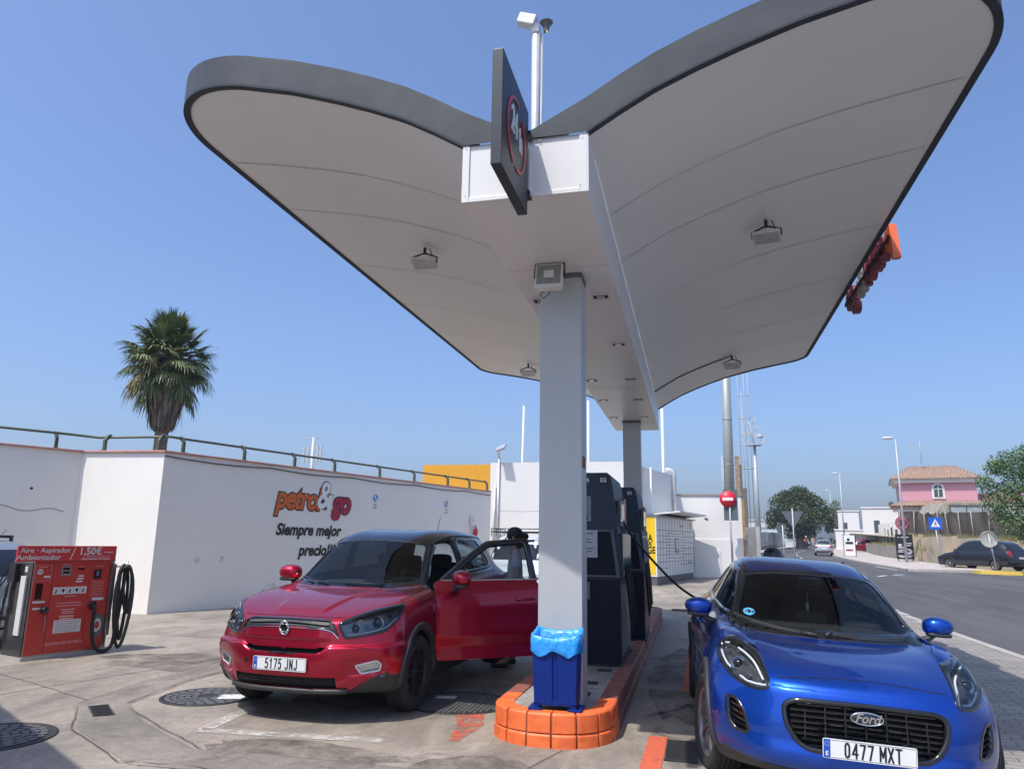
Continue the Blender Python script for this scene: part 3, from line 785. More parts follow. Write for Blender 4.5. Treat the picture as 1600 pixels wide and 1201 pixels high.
# damp and tyre stains as worn thin films
M_stain = worn('oil_stain', (.06, .053, .047), .54, 2.2, .16, .62)
B = MB()
for (cx, cy, rx, ry) in ((-2.9, 5.35, .8, .32), (-3.2, 4.9, .5, .2), (.3, 7.2, .8, .9), (-1.5, 5.2, .5, .5), (1.2, 11.5, .9, 2.6), (-3.4, 8.4, .9, 1.6), (-5.9, 8.6, 1.6, .7), (-.1, 9.5, .5, 2.5)):
    vs = [V(cx, cy)]+[V(cx+rx*math.cos(R(a*15))*random.uniform(.85, 1.1), cy+ry*math.sin(R(a*15))*random.uniform(.85, 1.1)) for a in range(24)]
    B.add([V(p.x, p.y, tz(p.x, p.y)+.0012) for p in vs], [(0, i+1, (i+1) % 24+1) for i in range(24)], 0)
struct(B, 'stains', M_stain, recalc=False)

def manhole(x, y, r, label, sq=None, kind='fan'):
    t = thing('manhole_cover', label, 'manhole cover', (x, y, tz(x, y)+.001), group='manhole covers over the fuel tanks')
    m = MATS.get('cast_iron') or mat('cast_iron', (.040, .040, .040), .62, .3, var=.3, scale=12, bump=.2)
    A = MB(); A.lathe([(r, 0), (r, .008), (r-.03, .009), (r-.03, .004), (0, .004)], 56); A.build('cover_plate', m, t)
    P = MB()
    if kind == 'fan':
        k = 0; rr = .10
        while rr < r-.06:
            n = max(6, int(2*math.pi*rr/.085))
            for i in range(n):
                a0 = 2*math.pi*(i+.08+.5*(k % 2))/n; a1 = 2*math.pi*(i+.92+.5*(k % 2))/n
                mid = (a0+a1)/2; ri, ro = rr, rr+.056
                P.add([V(ri*math.cos(a0), ri*math.sin(a0), .010), V(ri*math.cos(a1), ri*math.sin(a1), .010), V((ro-.012)*math.cos(a1), (ro-.012)*math.sin(a1), .010), V(ro*math.cos(mid), ro*math.sin(mid), .010), V((ro-.012)*math.cos(a0), (ro-.012)*math.sin(a0), .010)], [(0, 1, 2, 3, 4)], 0)
            rr += .062; k += 1
    else:
        n = int(r*2/.045)
        for i in range(n):
            for j in range(n):
                cx, cy = -r+.045*(i+.5), -r+.045*(j+.5)
                if math.hypot(cx, cy) < r-.06: P.box(cx-.015, cx+.015, cy-.015, cy+.015, .003, .010)
    P.build('cover_pattern', MATS.get('cast_iron_worn') or mat('cast_iron_worn', (.13, .128, .125), .55, .3, var=.25, scale=10), t)
    if sq:
        Q = MB(); (qx, qy, s_, a) = sq; mt = Matrix.Translation((qx, qy, .0125)) @ Matrix.Rotation(R(a), 4, 'Z')
        Q.add([mt @ V(-s_, -s_*.7, 0), mt @ V(s_, -s_*.7, 0), mt @ V(s_, s_*.7, 0), mt @ V(-s_, s_*.7, 0)], [(0, 1, 2, 3)], 0); Q.build('painted_square', M_wornw2, t)
    return t
manhole(-4.72, 6.85, .44, 'round iron manhole cover with a white square in front of the red car', (.28, .04, .15, 20))
manhole(-5.35, 5.02, .47, 'round iron manhole cover at the lower left corner, half in shade', (-.12, -.02, .13, 25))
manhole(-2.28, 7.35, .52, 'round gridded manhole cover in shade between the red car and the orange kerb', (-.18, .16, .10, 8), 'grid')
def drain(x, y, w, l, rz, label):
    t = thing('drain_grate', label, 'drain', (x, y, tz(x, y)+.002), R(rz), group='drain grates in the concrete')
    A = MB()
    A.box(-w, w, -l, l, 0, .003, 0); A.build('drain_pit', M_darkgap, t)
    A = MB()
    for q in (-1, 1): A.box(-w-.012, w+.012, q*l-.008, q*l+.008, 0, .012); A.box(q*w-.008, q*w+.008, -l+.009, l-.009, 0, .0118)
    n = int(2*l/.034)
    for i in range(1, n): A.box(-w+.01, w-.01, -l+2*l*i/n-.007, -l+2*l*i/n+.007, .002, .010)
    A.build('grate_bars', MATS['cast_iron'], t)
drain(-5.22, 6.02, .075, .22, 48, 'small rusty drain grate in the corner of the gutter')
drain(-.14, 6.22, .11, .28, 0, 'drain grate beside the red line next to the blue car')
drain(-.32, 18.7, .22, .22, 0, 'square drain grate far down the lane beyond the pumps')

# ------------------------------------------------------------------ walls and buildings of the station
def plaster(name, base, dirt, amt=.62, bump=.35):
    m, N, L, b = node_mat(name); tc = N.new('ShaderNodeTexCoord').outputs['Object']
    n1 = noise_n(N, L, tc, .5, 8, .6, .5); n2 = noise_n(N, L, tc, 5, 8, .65, .2, (1, 1, .35)); f = noise_n(N, L, tc, 25, 7, .7)
    c = mixc(N, L, ramp(N, L, n1, [(.35, (0, 0, 0)), (.7, (.6, .6, .6))]), base, tuple(q*.9 for q in base))
    c = mixc(N, L, ramp(N, L, n2, [(amt, (0, 0, 0)), (amt+.16, (.5, .5, .5))]), c, dirt)
    L.new(c, b.inputs['Base Color']); b.inputs['Roughness'].default_value = .9
    bp = N.new('ShaderNodeBump'); bp.inputs['Strength'].default_value = bump; bp.inputs['Distance'].default_value = .012
    mm = N.new('ShaderNodeMath'); mm.operation = 'ADD'; L.new(n2, mm.inputs[0]); L.new(f, mm.inputs[1]); L.new(mm.outputs[0], bp.inputs['Height']); L.new(bp.outputs[0], b.inputs['Normal'])
    return m
M_white = plaster('white_plaster', (.70, .69, .665), (.52, .50, .46))
M_wall = plaster('station_plaster', (.82, .79, .72), (.66, .63, .57), .62)
M_yellow = plaster('yellow_plaster', (.66, .32, .03), (.40, .20, .05), .58)
M_cap = mat('coping_tile', (.50, .25, .20), .8, var=.2, scale=5)
M_green = mat('painted_green_steel', (.075, .09, .06), .45, .2, var=.25, scale=20, coat=.2)
def U2(a): return V(math.cos(a), math.sin(a))
P0 = V(-10.73, 13.29); PU = V(.289, .957).normalized(); PN = V(.957, -.289).normalized()
P1 = V(-12.62, 13.12); PE = P0+PU*12.95; P2 = V(-15.1, 8.3)
H1 = 3.26
def wall_seg(B, a, b, h, th=.22, z0=-.2, m=0, out=None):
    d = (b-a).normalized(); q = V(d.y, -d.x) if out is None else out; c = [a, b, b-q*th, a-q*th]
    B.prism([(p.x, p.y) for p in c], z0, h, 'xy', m)
def wallplane(P, U, N_, off=.004):
    """matrix: local x along the wall, y up, origin at the wall foot"""
    mt = Matrix((V(U.x, U.y, 0), V(0, 0, 1), V(N_.x, N_.y, 0))).transposed().to_4x4(); mt.translation = V(P.x+N_.x*off, P.y+N_.y*off, 0); return mt
t = thing('station_wall', 'high white wall with orange and red petrol&go lettering, railing on top', 'wall', (P0.x, P0.y, 0))
def inv(o): return Matrix.Translation(-V(*o.location))
B = MB(); 
poly = [P2, P1, P0, PE, PE-PN*.25, P0+V(-.25, .25), P1+V(-.25, .3), P2+V(-.25, 0)]
B.prism([(p.x, p.y) for p in poly], -.2, H1, 'xy', 0, inv(t)); B.build('wall_face', M_wall, t)
B = MB(); cp = [P2+V(.04, 0), P1+V(.03, -.05), P0+V(.03, -.05), PE+PN*.04, PE-PN*.30, P0+V(-.3, .3), P1+V(-.3, .35), P2+V(-.3, 0)]
B.prism([(p.x, p.y) for p in cp], H1+.001, H1+.045, 'xy', 0, inv(t)); B.build('coping', M_cap, t, bevel=.01)
# cable sagging under the coping
B = MB(); pts = []
for i in range(60):
    s_ = 12.9*i/59; p = P0+PU*s_+PN*.02; pts.append(V(p.x, p.y, H1-.07-.045*abs(math.sin(s_*1.1))))
B.tube([inv(t) @ p for p in pts], .012, 5); B.build('cable', M_blackplastic, t)
# lettering
def logo(t):
    W_ = inv(t) @ wallplane(P0, PU, PN, .012)
    def put(name, s_, x, y, size, m, **k):
        B = MB(); add_text(B, s_, size, W_ @ Matrix.Translation((x, y, k.pop('z', 0))), **k); return B.build(name, m, t)
    M_or = mat('logo_orange', (.60, .12, .015), .6, var=.05); M_rd = mat('logo_red', (.36, .008, .04), .6, var=.05)
    M_bk = mat('logo_black', (.012, .012, .014), .6); M_wl = mat('logo_white', (.78, .78, .76), .6, var=.03)
    for off, zz, mm in ((.055, 0, None), (.0245, .006, 1)):
        put('logo_orange_word' if mm else 'logo_outline', 'petrol', 3.83, 2.50, .76, M_or if mm else M_bk, bold=off, shear=.22, width=.86, space=.92, z=zz, res=6)
        put('logo_red_word' if mm else 'logo_outline', 'go', 5.36, 2.47, .80, M_rd if mm else M_bk, bold=off+.01, shear=.18, width=.88, space=.93, z=zz+.001, res=6)
        put('logo_ampersand' if mm else 'logo_outline', '&', 4.70, 2.62, .98, M_wl if mm else M_bk, bold=off*.75, shear=.18, width=.85, z=zz+.003, res=6)
    put('slogan', 'Siempre mejor', 4.27, 1.74, .385, M_bk, bold=.015, shear=.22, width=.96, res=5)
    put('slogan', 'precio!!!!', 4.62, 1.24, .385, M_bk, bold=.015, shear=.22, width=.96, res=5)
    for s_ in (6.73, 10.22):
        B = MB(); o = Matrix.Translation((s_, 2.70, .002))
        B.lathe([(0, 0), (.10, 0)], 24, mat=W_ @ o); B.build('round_mark', mat('mark_blue', (.03, .22, .55), .5), t)
        B = MB(); B.obox(V(0, 0, 0), (.05, .17, .002), Matrix.Rotation(R(35), 3, 'Z')); B.v = [tuple(W_ @ (o @ Vector(p)+V(0, 0, .002))) for p in B.v]; B.build('mark_slash', M_wl, t)
        B = MB()
        for a_, b_, c_2 in ((-.05, .05, 2.50), (-.09, -.02, 2.42), (.0, .07, 2.42)): B.box(s_+a_, s_+b_, c_2, c_2+.022, .001, .003, 0, W_)
        B.build('mark_text', M_bk, t)
logo(t)
# dirt spots and cracks on the wall
M_wd = worn('wall_dirt', (.42, .40, .37), .52, 7, .16, .4)
B = MB(); W_ = inv(t) @ wallplane(P0, PU, PN, .004)
for x, y, r1 in ((1.05, 1.05, .08), (1.68, 1.06, .07), (3.1, .22, .3), (5.5, .2, .35)):
    B.add([W_ @ V(x, y, 0)]+[W_ @ V(x+r1*math.cos(R(a*20))*random.uniform(.7, 1.2), y+1.1*r1*math.sin(R(a*20))*random.uniform(.6, 1.1), 0) for a in range(18)], [(0, i+1, (i+1) % 18+1) for i in range(18)], 0)
B.build('dirt', M_wd, t)
B = MB(); dW = (P1-P2).normalized(); nW = V(dW.y, -dW.x); W2 = inv(t) @ wallplane(P2, dW, nW, .004)
pts = [(5.2-.2*i, 2.0+.05*math.sin(i*1.3)+.01*i) for i in range(26)]
for a, b in zip(pts, pts[1:]):
    B.add([W2 @ V(a[0], a[1], 0), W2 @ V(b[0], b[1], 0), W2 @ V(b[0], b[1]+.012, 0), W2 @ V(a[0], a[1]+.012, 0)], [(0, 1, 2, 3)], 0)
B.lathe([(0, 0), (.03, 0)], 12, mat=W2 @ Matrix.Translation((4.55, 2.45, 0)))
B.build('crack', MATS['joint_dark'], t)
# railing
rt_ = thing('railing', 'dark green tubular railing on cranked posts along the top of the white wall', 'railing', (P0.x, P0.y, H1+.045))
path = []
def railpt(p, n): q = p-n*.16; return V(q.x, q.y, H1+.36)
B = MB()
rp = [railpt(P2+V(0, .2), nW), railpt(P1+V(-.05, -.45), nW), V(P1.x+.22, P1.y-.02+.16, H1+.34), railpt(P0+V(-.55, 0), V(-.09, -1).normalized()), V(P0.x-.05, P0.y+.2, H1+.36)]
rp += [railpt(P0+PU*s_, PN) for s_ in (.5, 4, 8, 12.8)]
B.tube([inv(rt_) @ p for p in rp], .028, 8); B.build('rail', M_green, rt_)
def post(p, n):
    B = MB(); a = V(p.x-n.x*.07, p.y-n.y*.07, H1+.045); b_ = V(a.x, a.y, H1+.27); c = V(p.x-n.x*.14, p.y-n.y*.14, H1+.385)
    d = V(-n.y, n.x, 0)
    prof = [(-.0, 0), (.045, 0)]
    q = V(n.x, n.y, 0)
    sec = [a-q*.028, a+q*.028, b_+q*.028, V(c.x, c.y, c.z)+q*.03+V(0, 0, -.01), V(c.x, c.y, c.z)+V(0, 0, .03)-q*.05, V(c.x, c.y, c.z)-q*.07-V(0, 0, .02), b_-q*.028]
    vs = [inv(rt_) @ (s_-d*.03) for s_ in sec]+[inv(rt_) @ (s_+d*.03) for s_ in sec]; k = len(sec)
    B.add(vs, [tuple(range(k))[::-1], tuple(range(k, 2*k))]+[(i, (i+1) % k, k+(i+1) % k, k+i) for i in range(k)], 0)
    B.obox(inv(rt_) @ V(a.x, a.y, H1+.05), (.14, .14, .012), Matrix.Rotation(math.atan2(n.y, n.x), 3, 'Z'))
    return B.build('post', M_green, rt_)
for s_ in (.47, 2.1, 3.67, 5.1, 6.95, 8.58, 10.37, 11.66, 12.8): post(P0+PU*s_, PN)
nF = V(-.09, -1).normalized(); post(P1+V(.45, 0), nF); post(P0+V(-.22, -.02), nF)
for s_ in (4.9, 3.3, 1.7): post(P2+dW*s_, nW)
# extinguisher and its sign
M_fire = mat('extinguisher_red', (.45, .01, .015), .35, coat=.4)
ex = thing('fire_extinguisher', 'red fire extinguisher hanging near the far end of the white wall', 'extinguisher', (-7.20, 24.6, 1.45))
B = MB(); B.lathe([(0, 0), (.075, .01), (.08, .05), (.08, .42), (.06, .48), (.025, .50), (.025, .54)], 20); B.build('cylinder', M_fire, ex)
B = MB(); B.obox(V(0, -.01, .56), (.03, .10, .03)); B.obox(V(0, -.05, .60), (.02, .12, .015), Matrix.Rotation(R(18), 3, 'X')); B.tube([V(0, .03, .55), V(.02, .10, .5), V(.03, .11, .3), V(.03, .09, .12)], .012, 6); B.build('valve_and_hose', M_blackplastic, ex)
B = MB(); B.box(.078, .084, -.04, .04, .16, .34); B.build('instruction_label', M_plate, ex)
sg = thing('wall_sign', 'small white sign above the fire extinguisher', 'sign', (-7.28, 24.5, 2.22)); W3 = Matrix.Rotation(math.atan2(PU.y, PU.x), 4, 'Z')
B = MB(); B.box(-.13, .13, -.012, 0.0, -.16, .16, 0, W3); B.build('sign_plate', M_plate, sg)
B = MB()
for z_ in (.06, -.02): B.box(-.07, .07, -.014, -.0122, z_, z_+.03, 0, W3)
B.build('sign_text', MATS['crack_grey'] if 'crack_grey' in MATS else mat('sign_text_grey', (.35, .35, .35), .8), sg)

# white building behind: yellow part, white part, bent side
bd = thing('white_building', 'flat roofed white station building behind the pumps with a yellow left end', 'building', (-5, 26.6, 0))
def part_prism(par, name, m, poly, z0, z1, bevel=0):
    B = MB(); B.prism(poly, z0, z1, 'xy', 0, inv(par)); return B.build(name, m, par, bevel=bevel)
part_prism(bd, 'yellow_wall', M_yellow, [(-9.9, 26.5), (-7.24, 26.5), (-7.24, 33), (-9.9, 33)], -.1, 4.34)
part_prism(bd, 'wall', M_white, [(-7.235, 26.48), (-2.0, 26.48), (-1.75, 28.42), (-1.55, 29.4), (-1.15, 30.6), (-.78, 31.9), (-.66, 32.8), (-.66, 34), (-7.235, 34)], -.1, 4.40)
B = MB(); B.tube([inv(bd) @ V(-1.52, 28.9, .2), inv(bd) @ V(-1.50, 28.9, 4.42)], .035, 8); B.build('downpipe', M_white, bd)
B = MB(); B.tube([inv(bd) @ p for p in (V(-.72, 31.8, .2), V(-.68, 31.8, 4.35), V(-.66, 31.8, 4.52), V(-.85, 31.8, 4.60), V(-1.1, 31.8, 4.60))], .085, 10); B.build('vent_pipe', mat('galvanised', (.55, .56, .57), .4, .6, var=.1), bd)
B = MB(); B.tube([inv(bd) @ V(-6.93, 26.44, -.1), inv(bd) @ V(-6.90, 26.44, 4.6)], .045, 8); B.tube([inv(bd) @ V(-7.12, 26.40, -.1), inv(bd) @ V(-7.02, 26.40, 3.6)], .03, 8); B.build('service_pipe', MATS['galvanised'], bd)
B = MB()
for i in range(24):
    x = -7.1+.22*i; B.add([inv(bd) @ V(x, 26.476, 2.62+.01*math.sin(i)), inv(bd) @ V(x+.22, 26.476, 2.62+.01*math.sin(i+1)), inv(bd) @ V(x+.22, 26.476, 2.64+.01*math.sin(i+1)), inv(bd) @ V(x, 26.476, 2.64+.01*math.sin(i))], [(0, 1, 2, 3)], 0)
B.build('wall_crack', mat('crack_grey', (.52, .50, .47), .9), bd)
def floodlight(x, y, z, rz, tilt, label, sc=1.0, group=None, par=None, bracket=.12, cat='floodlight'):
    t = thing('floodlight', label, cat, (x, y, z), rz, group)
    rot = Matrix.Rotation(tilt, 4, 'X')
    B = MB(); B.prism(rpoly([(-.15*sc, -.10*sc), (.15*sc, -.10*sc), (.15*sc, .10*sc), (-.15*sc, .10*sc)], .012), 0, .035, 'xy', 0, rot)
    for i in range(7): B.box((-.12+.04*i-.004)*sc, (-.12+.04*i+.004)*sc, -.08*sc, .08*sc, .035, .055, 0, rot)
    B.build('lamp_body', mat('lamp_body_white', (.62, .62, .60), .45), t)
    B = MB(); B.prism(rpoly([(-.135*sc, -.085*sc), (.135*sc, -.085*sc), (.135*sc, .085*sc), (-.135*sc, .085*sc)], .008), -.004, -.001, 'xy', 0, rot); B.build('glass', mat('lamp_glass', (.42, .44, .44), .1, coat=.5, var=.2, scale=20), t)
    B = MB(); q = rot @ V(0, 0, .02)
    B.tube([q+V(-.155*sc, 0, 0), q+V(-.16*sc, 0, bracket*.6), q+V(-.03*sc, 0, bracket), q+V(.03*sc, 0, bracket), q+V(.16*sc, 0, bracket*.6), q+V(.155*sc, 0, 0)], .011, 6)
    B.tube([q+V(0, 0, bracket), q+V(0, 0, bracket+.08)], .02, 8); B.tube([q+V(.05, 0, .02), q+V(.10, 0, .09), q+V(.06, 0, bracket+.07)], .006, 5)
    B.build('bracket', M_blackplastic, t); return t
fl = thing('floodlight', 'floodlight on a bent pole at the left end of the white building', 'floodlight', (-6.9, 26.4, 4.6))
B = MB(); B.tube([V(0, 0, 0), V(.02, -.1, .16), V(.08, -.22, .22)], .035, 8); B.build('pole_arm', MATS['galvanised'], fl)
B = MB(); B.obox(V(.16, -.32, .30), (.36, .30, .08), Matrix.Rotation(R(35), 3, 'X') @ Matrix.Rotation(R(-20), 3, 'Y')); B.build('lamp_body', MATS['galvanised'] , fl, bevel=.012)
B = MB(); B.obox(V(.16, -.345, .262), (.28, .22, .012), Matrix.Rotation(R(35), 3, 'X') @ Matrix.Rotation(R(-20), 3, 'Y')); B.build('glass', mat('warm_glass', (.62, .52, .40), .3), fl)

lw = thing('low_building', 'low cream white block with a brown side edge behind the no entry sign', 'building', (.7, 33, 0))
part_prism(lw, 'wall', M_white, [(-.64, 33.0), (2.05, 33.0), (2.05, 52), (-.64, 52)], 0, 3.60)
part_prism(lw, 'roof_edge', mat('roof_edge', (.28, .24, .2), .8), [(-.70, 32.95), (2.1, 32.95), (2.1, 52.05), (-.70, 52.05)], 3.605, 3.67)
part_prism(lw, 'side_wall', mat('ochre_plaster', (.36, .21, .07), .9, scale=2, var=.3), [(2.055, 33.02), (2.16, 33.02), (2.16, 34), (2.055, 34)], 0, 3.45)
part_prism(lw, 'plinth', M_white, [(-.58, 32.94), (1.6, 32.94), (1.6, 32.99), (-.58, 32.99)], 0, 1.75)
B = MB(); 
for (x0, x1, z0, z1, yy) in ((.05, 1.1, .2, 1.32, 32.90), (-.55, -.1, .2, 1.25, 32.55)): B.box(x0, x1, yy, 32.935, z0, z1, 0, inv(lw))
B.build('meter_cupboard', M_white, lw)
cb = thing('electric_cabinet', 'white electric cabinet with a warning sticker beside the no entry sign', 'cabinet', (2.05, 36, tz(2, 36)))
B = MB(); B.box(-.62, -.02, -.02, .4, 0, 1.75); B.build('masonry_side', M_white, cb); B = MB(); B.box(0, .42, -.06, .4, 0, 1.72); B.box(-.02, .44, -.09, .42, 1.722, 1.80); B.build('cabinet_body', mat('cabinet_grey', (.55, .55, .54), .5), cb, bevel=.008)
B = MB(); B.box(.04, .38, -.066, -.062, .1, 1.6); B.build('cabinet_door', mat('cabinet_door_grey', (.48, .49, .48), .5), cb)
B = MB()
for x_, w_, z_ in ((.10, .22, 1.46), (.09, .06, 1.36), (.18, .04, 1.36), (.25, .08, 1.35), (.14, .12, 1.28)): B.box(x_, x_+w_, -.070, -.0665, z_, z_+.05)
B.build('sticker_text', M_platebk, cb)
# panel wall receding along the road
pw = thing('concrete_wall', 'long grey precast panel wall receding along the left side of the road', 'wall', (4, 60, 0))
B = MB(); ys = lin(40, 150, 44)
for a, b in zip(ys, ys[1:]):
    xa, xb = cY(a)-4.75, cY(b)-4.75; za = tz(xa, a)
    B.prism([(xa, a), (xb, b-.04), (xb-.12, b-.04), (xa-.12, a)], za-.2, za+2.2, 'xy', 0, inv(pw))
B.build('panel_wall', mat('precast_grey', (.42, .42, .41), .85, scale=1.5, var=.2), pw)
B = MB()
for a in ys: xa = cY(a)-4.72; B.box(xa-.05, xa+.03, a-.06, a+.02, tz(xa, a)-.1, tz(xa, a)+2.25, 0, inv(pw))
B.build('wall_posts', mat('precast_post', (.36, .36, .35), .85), pw)['kind'] = 'stuff'
# building added out of view behind us; its roof edge throws the shade at the lower left
sh = thing('unseen_building', 'unseen white building added beside the camera, its roof shading the lower left corner', 'building', (-8, 2, 0))
e0 = V(-11.4, 6.565); e1 = V(-3.9, 1.89); ed = (e1-e0).normalized(); eo = V(ed.y, -ed.x)
c_ = [e0, e1, e1+eo*6, e0+eo*6]; part_prism(sh, 'wall', M_white, [(p.x, p.y) for p in [e0+eo*.5, e1+eo*.5-ed*.3, e1+eo*6-ed*.3, e0+eo*6]], 0, 3.65)
part_prism(sh, 'roof', mat('roof_slab', (.5, .48, .45), .8), [(p.x, p.y) for p in c_], 3.652, 4.0)
# ------------------------------------------------------------------ canopy
M_soffit = plaster('canopy_panel', (.70, .695, .665), (.60, .585, .56), .70, .05)
M_soffit.node_tree.nodes['Principled BSDF'].inputs['Roughness'].default_value = .42
M_fascia = mat('fascia_grey', (.040, .047, .056), .6, scale=1.6, spec=.3, color2=(.068, .074, .082), fac=(.40, .70))
M_lip = mat('fascia_dark', (.035, .042, .052), .7, spec=.2)
M_bwhite = plaster('beam_white_panel', (.70, .69, .67), (.58, .57, .55), .68, .05)
M_bwhite.node_tree.nodes['Principled BSDF'].inputs['Roughness'].default_value = .38
M_column = mat('column_paint', (.42, .435, .43), .45, var=.05, scale=2.0, bump=.05, stretch=(1.5, 1.5, .5))
BX0, BX1, BY0, BY1, BZ0, BZ1 = -1.59, -.65, 4.84, 16.4, 4.0, 4.46
def zprof(s):
    T = [(0, 4.47), (.25, 4.625), (.5, 4.765), (.8, 4.895), (1.1, 5.01), (1.5, 5.145), (2.0, 5.27), (2.5, 5.37), (3.0, 5.46), (3.25, 5.50)]
    for (a, za), (b, zb) in zip(T, T[1:]):
        if s <= b: return za+(zb-za)*(s-a)/(b-a)
    return T[-1][1]
SW = 3.12; RF = 1.16; RR = .36
def wing_outline():
    """plan outline (s, Y) from the beam at the front round to the beam at the rear"""
    o = [(.0+.08*i, BY0) for i in range(int((SW-RF)/.08)+1)]
    o = [(s, y) for s, y in o if s < SW-RF]
    o += [(SW-RF+RF*math.sin(R(a)), BY0+RF-RF*math.cos(R(a))) for a in range(0, 91, 5)]
    o += [(SW, BY0+RF+(BY1-RR-BY0-RF)*i/30) for i in range(1, 30)]
    o += [(SW-RR+RR*math.cos(R(a)), BY1-RR+RR*math.sin(R(a))) for a in range(0, 91, 9)]
    o += [(s, BY1) for s in [SW-RR-.08*i for i in range(1, int((SW-RR)/.08))]]+[(0.0, BY1)]
    return o
cn = thing('canopy', 'butterfly petrol station canopy with grey rim and white underside over the pumps', 'canopy', (-1.12, 4.84, 4.0))
IV = inv(cn)
def wx(side, s): return (BX1+s) if side > 0 else (BX0-s)
for side in (1, -1):
    # soffit and roof skins
    ss = lin(0, SW, 40)
    def yf(s): return BY0 if s <= SW-RF else BY0+RF-math.sqrt(max(0, RF*RF-(s-(SW-RF))**2))
    def yr(s): return BY1 if s <= SW-RR else BY1-RR+math.sqrt(max(0, RR*RR-(s-(SW-RR))**2))
    for nm, dz, m in (('soffit', 0, M_soffit), ('roof_skin', .255, M_fascia)):
        B = MB(); vs = []; ny = 48
        for s in ss:
            a, b = yf(s), yr(s)
            for j in range(ny+1): vs.append(IV @ V(wx(side, s), a+(b-a)*j/ny, zprof(s)+dz+(.012*math.sin(j*.9)*math.sin(s*2)*.3 if dz == 0 else 0)))
        B.add(vs, [(i*(ny+1)+j, (i+1)*(ny+1)+j, (i+1)*(ny+1)+j+1, i*(ny+1)+j+1) for i in range(40) for j in range(ny)], 0, True)
        B.build(nm, m, cn, recalc=False)
    O = wing_outline(); B = MB(); D = MB(); k = 4
    vs = []; dv = []
    for i, (s, y) in enumerate(O):
        a = O[max(i-1, 0)]; b = O[min(i+1, len(O)-1)]; t = V(b[0]-a[0], b[1]-a[1]).normalized(); n = V(t.y, -t.x)   # outward in (s,Y)
        z = zprof(s)
        for o_, h in ((.02, -.012), (.02, .272), (-.05, .276), (-.05, .256)): vs.append(IV @ V(wx(side, s+n.x*o_), y+n.y*o_, z+h))
        for o_, h in ((-.042, .001), (-.042, -.016), (.0215, -.016), (.0215, .004), (.0203, .004)): dv.append(IV @ V(wx(side, s+n.x*o_), y+n.y*o_, z+h))
    B.add(vs, [(i*4+j, i*4+j+1, i*4+5+j, i*4+4+j) for i in range(len(O)-1) for j in range(3)], 0, False)
    for ye, yo in ((BY0, -.02), (BY1, .02)):
        x0 = wx(side, 0); xm = (BX0+BX1)/2
        q = [IV @ V(x0, ye+yo, 4.461), IV @ V(xm, ye+yo, 4.461), IV @ V(xm, ye+yo, 4.495), IV @ V(x0, ye+yo, 4.742)]
        B.add(q, [(0, 1, 2, 3)], 0)
        q2 = [IV @ V(x0, ye, 4.742), IV @ V(xm, ye, 4.495), IV @ V(xm, ye+(.3 if yo < 0 else -.3), 4.495), IV @ V(x0, ye+(.3 if yo < 0 else -.3), 4.742)]
        B.add([q[3], q[2], q2[2], q2[3]], [(0, 1, 2, 3)], 0)
    B.build('fascia', M_fascia, cn, recalc=False)
    D.add(dv, [(i*5+j, i*5+j+1, i*5+6+j, i*5+5+j) for i in range(len(O)-1) for j in range(4)], 0, False)
    D.build('rim_edge', M_lip, cn, recalc=False)
    # panel seams across the wing and screw dots
    S_ = MB()
    for yy in (6.3, 7.45, 9.33, 11.13, 12.9, 14.44):
        for a, b in zip(ss, ss[1:]):
            if yf(b) > yy-.05 or b > SW-.04: continue
            w = .006
            S_.add([IV @ V(wx(side, a), yy-w, zprof(a)-.004), IV @ V(wx(side, b), yy-w, zprof(b)-.004), IV @ V(wx(side, b), yy+w, zprof(b)-.004), IV @ V(wx(side, a), yy+w, zprof(a)-.004)], [(0, 1, 2, 3)], 0)
    for i in range(26):
        s = random.uniform(.15, SW-.3); y = random.uniform(BY0+1, BY1-.5); r_ = .009
        S_.add([IV @ V(wx(side, s)+r_*math.cos(a), y+r_*math.sin(a), zprof(s)-.0065) for a in (0, 1.05, 2.1, 3.14, 4.2, 5.2)], [(0, 1, 2, 3, 4, 5)], 0)
    S_.build('panel_seams', mat('seam_grey', (.46, .45, .43), .9), cn, recalc=False)
# central beam
B = MB(); B.box(BX0, BX1, BY0, BY1, BZ0, BZ1, 0, IV); B.build('beam', M_bwhite, cn)
B = MB()
for x0, x1, z0, z1 in ((BX0, BX0+.055, BZ0, BZ1), (BX1-.055, BX1, BZ0, BZ1), (BX0+.056, BX1-.056, BZ0, BZ0+.035)): B.box(x0, x1, BY0-.012, BY0-.0005, z0, z1, 0, IV)
B.box(BX1, BX1+.012, BY0-.012, BY0+.02, BZ0, BZ1, 0, IV); B.build('beam_trim', M_bwhite, cn, bevel=.003)
B = MB()
for x, z in ((-1.56, 4.05), (-1.56, 4.43), (-.70, 4.05), (-.68, 4.42), (-1.0, 4.44), (-1.2, 4.04)): B.lathe([(0, 0), (.007, 0)], 8, mat=IV @ frame_mat(V(x, BY0-.0135, z), (1, 0, 0), (0, 0, 1)))
for y in (6.28, 11.62, 11.80, 15.4): B.box(BX0+.002, BX1-.002, y, y+.007, BZ0-.002, BZ0-.0006, 0, IV)
for y in (7.45, 9.33, 11.13, 12.9, 14.44): B.box(BX1+.0006, BX1+.002, y, y+.006, BZ0+.01, BZ1-.01, 0, IV)
B.build('beam_seams', MATS['seam_grey'], cn, recalc=False)
